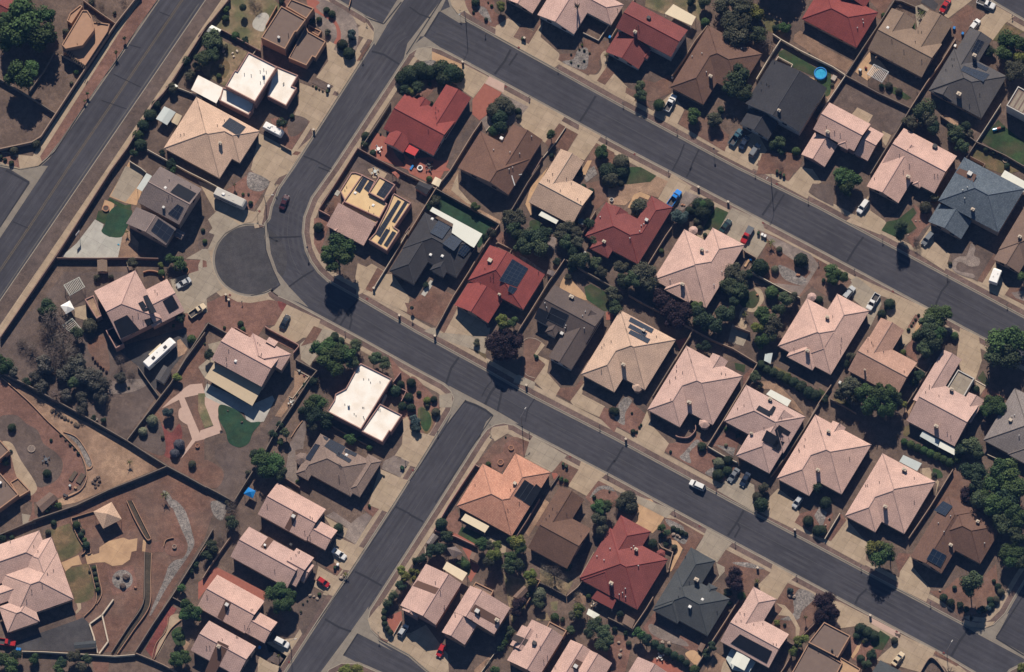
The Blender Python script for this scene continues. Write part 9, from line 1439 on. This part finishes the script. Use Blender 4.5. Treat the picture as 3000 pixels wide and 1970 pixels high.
shed('23', [(1640, 980), (1742, 1037), (1702, 1080), (1620, 1030)], 2.3, 'patw', None, 'small white square canopy above the dark round tree', 'u', 'canopy', 'canopy_tent', .1, True)
shed('33', [(100, 1030), (190, 1085), (160, 1165), (70, 1110)], 2.0, 'taupe', 'wood', 'low brown shed beside the dark red house', rise=.15)
shed('33', [(790, 1290), (835, 1310), (800, 1380), (762, 1350)], 1.2, 'taupe', 'wood', 'small grey brown box shed by the slate grey house', rise=.1)
shed('33', [(1125, 1368), (1245, 1440), (1190, 1548), (1060, 1480)], 2.7, 'patw', None, 'white canopy over the pale octagonal pool deck', 'u', 'canopy', 'canopy_tent', .1, True)
def slab(name, t, pts, h, th, m, label, cat):
    P = ccw([tuple(W(t, x, y, h)[:2]) for x, y in pts]); n = len(P); cx = sum(p[0] for p in P) / n; cy = sum(p[1] for p in P) / n
    vs = [(x - cx, y - cy, h) for x, y in P] + [(x - cx, y - cy, h - th) for x, y in P]
    o = obj(name, vs, [tuple(range(n)), tuple(reversed(range(n, 2 * n)))] + [(i, (i + 1) % n, n + (i + 1) % n, n + i) for i in range(n)], m, None, (cx, cy, 0)); tag(o, label, cat, label=label); return o
slab('pool_deck', '33', [(1070, 1345), (1245, 1430), (1292, 1470), (1235, 1563), (1080, 1535), (1022, 1440)], .9, .8, 'patg', 'pale grey octagonal pool deck under the white canopy', 'deck')
slab('glass_roof', '42', [(1700, 1290), (1740, 1300), (1730, 1330)], 2.0, .1, 'patg', 'small pale glass pane under the big right hand trees', 'glass roof')
def pergola(t, pts, h, m, label, n=11):
    P = [W(t, x, y, h) for x, y in pts]; c = sum(P, Vector()) / 4; P = [p - Vector((c.x, c.y, 0)) for p in P]; e = thing('pergola', (c.x, c.y, 0))
    mb = MB(); mb.tube(P[0], P[1], .08, 4); mb.tube(P[3], P[2], .08, 4); mb.tube(P[1], P[2], .06, 4); mb.tube(P[0], P[3], .06, 4); mb.build('beam', m, e)
    mb = MB()
    for k in range(n):
        k_ = (k + .5) / n; mb.tube(P[0].lerp(P[1], k_) + Vector((0, 0, .12)), P[3].lerp(P[2], k_) + Vector((0, 0, .12)), .07, 4)
    mb.build('slats', m, e)
    for p in P: mb = MB(); q = p * .93; mb.cyl(q.x, q.y, .1, h, .08, n=6); mb.build('post', m, e)
    tag(e, label, 'pergola', label=label)
pergola('40', [(500, 590), (637, 660), (575, 757), (440, 682)], 2.4, 'whitep', 'white slatted pergola below the tan shingled house')
pergola('01', [(583, 1082), (725, 1008), (778, 1098), (640, 1178)], 2.4, 'patw', 'pale slatted pergola left of the turned pink house')
pergola('01', [(660, 1385), (750, 1490), (690, 1550), (570, 1450)], 2.4, 'patw', 'pale slatted pergola half hidden by the bare brown tree', 9)
def ring(t, x, y, r, h, m, inner, label, nm, cat, wt=.12, z=.14):
    p = W(t, x, y, h); rr = r / 31.265; e = thing(nm, (p.x, p.y, z)); n = 28; vs, fs = [], []
    for R_, z_ in ((rr, 0), (rr, h), (rr - wt, h), (rr - wt, h * .75)):
        for i in range(n): a = 2 * math.pi * i / n; vs.append((R_ * math.cos(a), R_ * math.sin(a), z_))
    for k in range(3):
        for i in range(n): j = (i + 1) % n; fs.append((k * n + i, k * n + j, (k + 1) * n + j, (k + 1) * n + i))
    obj('rim', vs, fs, m, e); obj('filling', [(v[0], v[1], h * .78) for v in vs[2 * n:3 * n]], [tuple(range(n))], inner, e); tag(e, label, cat, label=label)
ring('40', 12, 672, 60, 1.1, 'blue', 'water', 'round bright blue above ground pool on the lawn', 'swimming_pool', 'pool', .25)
ring('01', 970, 378, 32, .5, 'terra', 'gd', 'round terracotta planter by the artificial turf', 'planter', 'planter', .25)
ring('22', 930, 1040, 25, .5, 'terra', 'gp', 'upper round terracotta planter on the corner garden', 'planter', 'planter', .2); ring('22', 833, 1172, 28, .5, 'terra', 'gp', 'lower round terracotta planter on the corner garden', 'planter', 'planter', .2)
ring('03', 1597, 412, 20, .6, 'boulder', 'gp', 'round stone fountain base in the round red bed', 'planter', 'planter', .2); ring('02', 288, 1048, 36, .3, 'boulder', 'gr', 'round stone ring on the gravel island', 'fire_pit', 'fire pit', .2)
ring('20', 95, 1540, 26, .5, 'whitep', 'black', 'white round ring on the red patio', 'fire_pit', 'fire pit', .25); ring('21', 1850, 298, 18, .6, 'metal', 'black', 'small round metal fire bowl beside the peach house', 'fire_pit', 'fire pit', .12); ring('02', 1808, 1020, 20, .6, 'terra', 'gp', 'small terracotta bird bath right of the pink patio', 'planter', 'planter', .15); ring('40', 1705, 1470, 24, .4, 'boulder', 'gy', 'small stone ring in the dry grass by the right edge', 'fire_pit', 'fire pit', .2)
def rocks(t, pts, look, s_=.5, m='boulder', cat='boulder', nm='boulder', grp='boulders'):
    for k, (x, y) in enumerate(pts):
        rnd = random.Random(int(x * 3 + y)); bm = bmesh.new(); bmesh.ops.create_icosphere(bm, subdivisions=2, radius=1)
        for v in bm.verts: v.co *= 1 + .35 * noise.noise(v.co * 1.6 + Vector((x, y, 0))); v.co.z *= .65
        me = bpy.data.meshes.new(nm); bm.to_mesh(me); bm.free(); me.materials.append(MT[m]); o = bpy.data.objects.new(nm, me); link(o)
        q = s_ * rnd.uniform(.75, 1.3); p = W(t, x, y, .15 + q * .5); o.location = (p.x, p.y, .15 + q * .45); o.scale = (q * rnd.uniform(.8, 1.3), q, q); o.rotation_euler = (0, 0, rnd.uniform(0, 6)); tag(o, look, cat, grp)
rocks('03', [(1080, 690), (1155, 690), (1125, 772)], 'large dark boulder on the stone circle', .75, 'gd')
rocks('02', [(478, 700), (512, 715), (540, 735), (565, 750), (595, 765), (625, 785), (655, 800), (690, 825), (712, 835)], 'dark log section in the row along the wall', .5, 'bark', 'log', 'log', 'log sections')
rocks('02', [(870, 1330), (900, 1310), (910, 1340), (870, 1370), (900, 1375), (875, 1400), (850, 1355)], 'dark rock of the pile on bare dirt', .5, 'gd')
rocks('13', [(965, 860), (1000, 870), (1030, 890), (880, 1018), (1270, 680), (1250, 700)], 'sandy boulder in the front gravel', .5)
rocks('33', [(1610, 860), (1645, 870), (540, 300), (600, 330), (580, 310), (40, 1290), (60, 1360), (50, 1410), (440, 1290), (500, 1300)], 'sandy boulder in the garden bed', .5)
rocks('31', [(1520, 785), (1675, 988), (1690, 990), (620, 345), (640, 350), (1310, 1170)], 'rust coloured boulder in gravel', .4, 'terra')
rocks('43', [(1000, 600), (1105, 815), (90, 160), (60, 215)], 'pale boulder beside the drive', .35); rocks('10', [(170, 470), (185, 500), (255, 490), (265, 520), (295, 470)], 'pale garden rock in the dry grass', .4, 'blockc'); rocks('12', [(210, 700), (340, 805), (150, 885)], 'small dark rock on the patio edge', .3, 'gd'); rocks('02', [(1420, 1140), (1400, 1120), (1435, 1165)], 'small stone seat of the round table group', .3, 'gd') ; rocks('41', [(885, 492), (922, 495), (815, 620)], 'small rock on the red gravel path', .22)
def furn(t, x, y, c, label, r=.55):
    p = W(t, x, y, .7); e = thing('garden_table', (p.x, p.y, .15)); m = MB(); m.cyl(0, 0, .68, .73, r, n=14); m.cyl(0, 0, 0, .68, .05, n=6); m.build('table_top', c, e)
    for k in range(4):
        a = k * 1.57 + .5; cx, cy = math.cos(a) * (r + .45), math.sin(a) * (r + .45); m = MB(); m.obox((cx, cy), (math.cos(a), math.sin(a)), .45, .45, .4, .46); m.obox((cx + math.cos(a) * .22, cy + math.sin(a) * .22), (math.cos(a), math.sin(a)), .06, .45, .46, .85); m.build('chair', c, e)
    tag(e, label, 'garden table', label=label)
furn('10', 1590, 1365, 'whitep', 'white garden table and chairs on the red brick patio'); furn('11', 1560, 40, 'patg', 'pale table and chairs behind the adobe house'); furn('20', 180, 1500, 'dmetal', 'dark table and chairs on the red patio'); furn('02', 420, 1145, 'frame', 'grey table set on the gravel island'); furn('33', 420, 1420, 'metal', 'grey patio table under the hedge'); furn('33', 520, 1430, 'dmetal', 'dark patio table beside the grey one'); furn('02', 865, 790, 'wood', 'wooden bench table on dirt by the wall', .4); furn('23', 1690, 940, 'blockc', 'pale table in front of the red awning', .4); furn('12', 790, 620, 'metal', 'grey seat group by the long wall', .4); furn('21', 180, 10, 'dmetal', 'dark grill set on red paving', .4)
def tubeplay(t, a, b, label):
    p, q = W(t, *a, .5), W(t, *b, .5); e = thing('play_tunnel', ((p.x + q.x) / 2, (p.y + q.y) / 2, .15)); c = (p + q) / 2
    for k, m_ in enumerate(('ga', 'salmon', 'blue')):
        m = MB(); s_ = p.lerp(q, k / 3) - c; s2 = p.lerp(q, (k + 1) / 3) - c; m.tube((s_.x, s_.y, .45), (s2.x, s2.y, .45), .42, 12); m.build('segment', {'ga': 'ga', 'salmon': 'pv', 'blue': 'water'}[m_], e)
    tag(e, label, 'play tunnel', label=label)
tubeplay('40', (1700, 1165), (1590, 1195), 'green and orange play tunnel on the lawn')
p = W('01', 730, 640, 1.0); e = thing('basketball_hoop', (p.x, p.y, .15), R(55)); m = MB(); m.cyl(0, 0, 0, 3.0, .07, n=6); m.build('pole', 'pole', e); m = MB(); m.box(-.9, .9, .5, .56, 2.7, 3.75); m.build('backboard', 'whitep', e); m = MB(); m.tube((0, 0, 2.9), (0, .5, 3.2), .05, 5); m.build('arm', 'pole', e); m = MB()
for i in range(12): a, b = i * math.pi / 6, (i + 1) * math.pi / 6; m.tube((.23 * math.cos(a), .82 + .23 * math.sin(a), 3.05), (.23 * math.cos(b), .82 + .23 * math.sin(b), 3.05), .02, 4)
m.build('ring', 'pv', e); tag(e, '', 'basketball hoop', label='basketball hoop with white backboard on the pale concrete slab')
# gates and other small garden things
for t, x, y, c, lb, sx, sy, h in (('03', 1240, 785, 'terra', 'orange red chest on the square red bed', .7, .45, .5), ('02', 640, 1385, 'patg', 'pale blue barrel on the red gravel', .6, .6, .8), ('02', 690, 1405, 'co', 'orange box on the red gravel', .8, .5, .5), ('02', 670, 1300, 'bark', 'raised wooden planting bed at left', 1.2, 3.2, .35), ('02', 740, 1320, 'bark', 'raised wooden planting bed at right', 1.5, 3.2, .35), ('02', 600, 1475, 'greyr', 'dark long box against the low wall', 1.4, .7, .7), ('40', 375, 640, 'metal', 'grey barbecue grill on the orange patio', .8, .7, 1.1), ('40', 428, 622, 'rd', 'dark red garden seat beside the barbecue', .7, .5, .6), ('40', 135, 715, 'wood', 'wooden picnic bench near the blue pool', 1.4, 1.6, .7), ('21', 1605, 785, 'whitep', 'white garden chair among the dark trees', .6, .7, .8), ('30', 530, 710, 'metal', 'small pale meter cabinet at the wall end', .5, .4, 1.0), ('11', 1215, 240, 'cw', 'pale slab beside the adobe house', 1.2, 1.6, .15), ('12', 805, 610, 'cw', 'white garden chair by the long wall', .6, .6, .8), ('12', 865, 335, 'cw', 'pale barrel at the upper end of the long wall', .6, .6, .7), ('12', 910, 378, 'rd', 'red toy on the bare dirt', .5, .4, .4), ('01', 1085, 710, 'water', 'small teal toy on the pale slab', .5, .3, .2), ('42', 190, 440, 'metal', 'pale stacked chairs beside the pink house', .7, .9, .8), ('31', 1250, 845, 'blue', 'blue tub in the side yard', .7, .6, .6), ('31', 1215, 880, 'co', 'orange kayak in the side yard', .6, 2.6, .4), ('20', 20, 1535, 'blue', 'blue lounger on the red patio', .6, 1.6, .4)):
    p = W(t, x, y, h); e = thing(lb.split()[-1] if False else 'garden_item', (p.x, p.y, .15), SAr); mb = MB(); mb.box(-sx / 2, sx / 2, -sy / 2, sy / 2, 0, h * .82, tx=.03, ty=.03); mb.build('base', c, e); mb = MB(); mb.box(-sx / 2 - .03, sx / 2 + .03, -sy / 2 - .03, sy / 2 + .03, h * .82, h, tx=.05, ty=.05); mb.build('top', c, e)
    words = {'chest': 'chest', 'barrel': 'barrel', 'box': 'box', 'bed': 'planting_bed', 'grill': 'barbecue', 'seat': 'garden_bench', 'bench': 'picnic_bench', 'chair': 'garden_chair', 'cabinet': 'meter_cabinet', 'slab': 'stone_slab', 'toy': 'toy', 'chairs': 'garden_chair', 'tub': 'tub', 'kayak': 'kayak', 'lounger': 'lounger'}
    nm = next((v for k_, v in words.items() if k_ in lb.split()), 'garden_item'); e.name = nm; tag(e, lb, nm.replace('_', ' '), label=lb)
# ------------------------------------------------------------------ labels: what each thing stands beside
bpy.context.view_layer.update()
SH = """brown house by the top street|white stepped roof house|big peach house|grey tan five panel house|turned pink house|pink house with tan porch|dazzling white roofed house|grey brown octagonal bay house|uppermost pink row house|pink row house with notches|pink row house under the tree|lowermost pink row house|sprawling lower left house|brown house cut by left edge|adobe house with beam ends|red house cut by top left corner|red corner house|brown two gabled house|pale peach L shaped house|cream adobe house|charcoal house with white patio strip|red solar array house|grey brown black panel house|red blue pickup house|pink red pickup house|pink white pickup house|rose brown L shaped house|pink grey porch house|grey house cut by right edge|sand blue panel house|largest pink hipped house|pink zigzag panel house|pink tree shadow house|pink glass patio house|brown hipped corner house|pink house cut by top edge|pale pink cactus garden house|red house with cream patio cover|brown hipped big tree house|charcoal pool house|red house cut by top edge|tan white pergola house|grey two chimney house|white parapet right edge house|pink raked gravel house|rose black cooler house|blue grey garage wing house|brown cargo trailer house|salmon corner house|brown L shaped lower street house|red house beside the slate one|slate grey hipped house|pale pink awning house|brown tan deck house|blue grey house cut by bottom edge|pink slatted patio house|pink sunken well house|pink orange balcony house|pink house beside bottom dark tree|pale pink house cut by bottom edge""".split('|')
HP = []; auto = {}
for s, sh_ in zip(HOUSES, SH): HP.append((proj(s.e.location + Vector((0, 0, 2))), sh_))
for o, look, lab in ITEMS:
    if lab: o['label'] = lab; continue
    x, y = proj(o.location + Vector((0, 0, .5)))
    best = min(HP, key=lambda h: math.dist((x, y), h[0])); hx, hy = best[0]; dx, dy = x - hx, y - hy
    rel = ('right of' if dx > 0 else 'left of') if abs(dx) > abs(dy) else ('below' if dy > 0 else 'above')
    full = len(look.split()) > 6
    auto.setdefault((look, '' if full else rel, '' if full else best[1]), []).append((x, y, o))
ORD = ['first', 'second', 'third', 'fourth', 'fifth', 'sixth', 'seventh', 'eighth', 'ninth', 'tenth', 'eleventh', 'twelfth']
def fit(look, rel, lb, tail):
    w_ = look + (' ' + rel + ' the ' + lb if rel else '')
    if tail and len((w_ + ' ' + tail).split()) > 16: w_ = w_.replace(' round shrub', ' shrub').replace(' the ', ' ')
    return w_ + (', ' + tail if tail else '')
for (look, rel, lb), L in auto.items():
    L.sort(key=lambda q: q[0])
    for i, (x, y, o) in enumerate(L):
        if len(L) == 1: tail = ''
        elif len(L) == 2: tail = ('leftmost' if i == 0 else 'rightmost')
        else: tail = ORD[i] + ' from left' if i < 12 else 'further right'
        o['label'] = fit(look, rel, lb, tail)
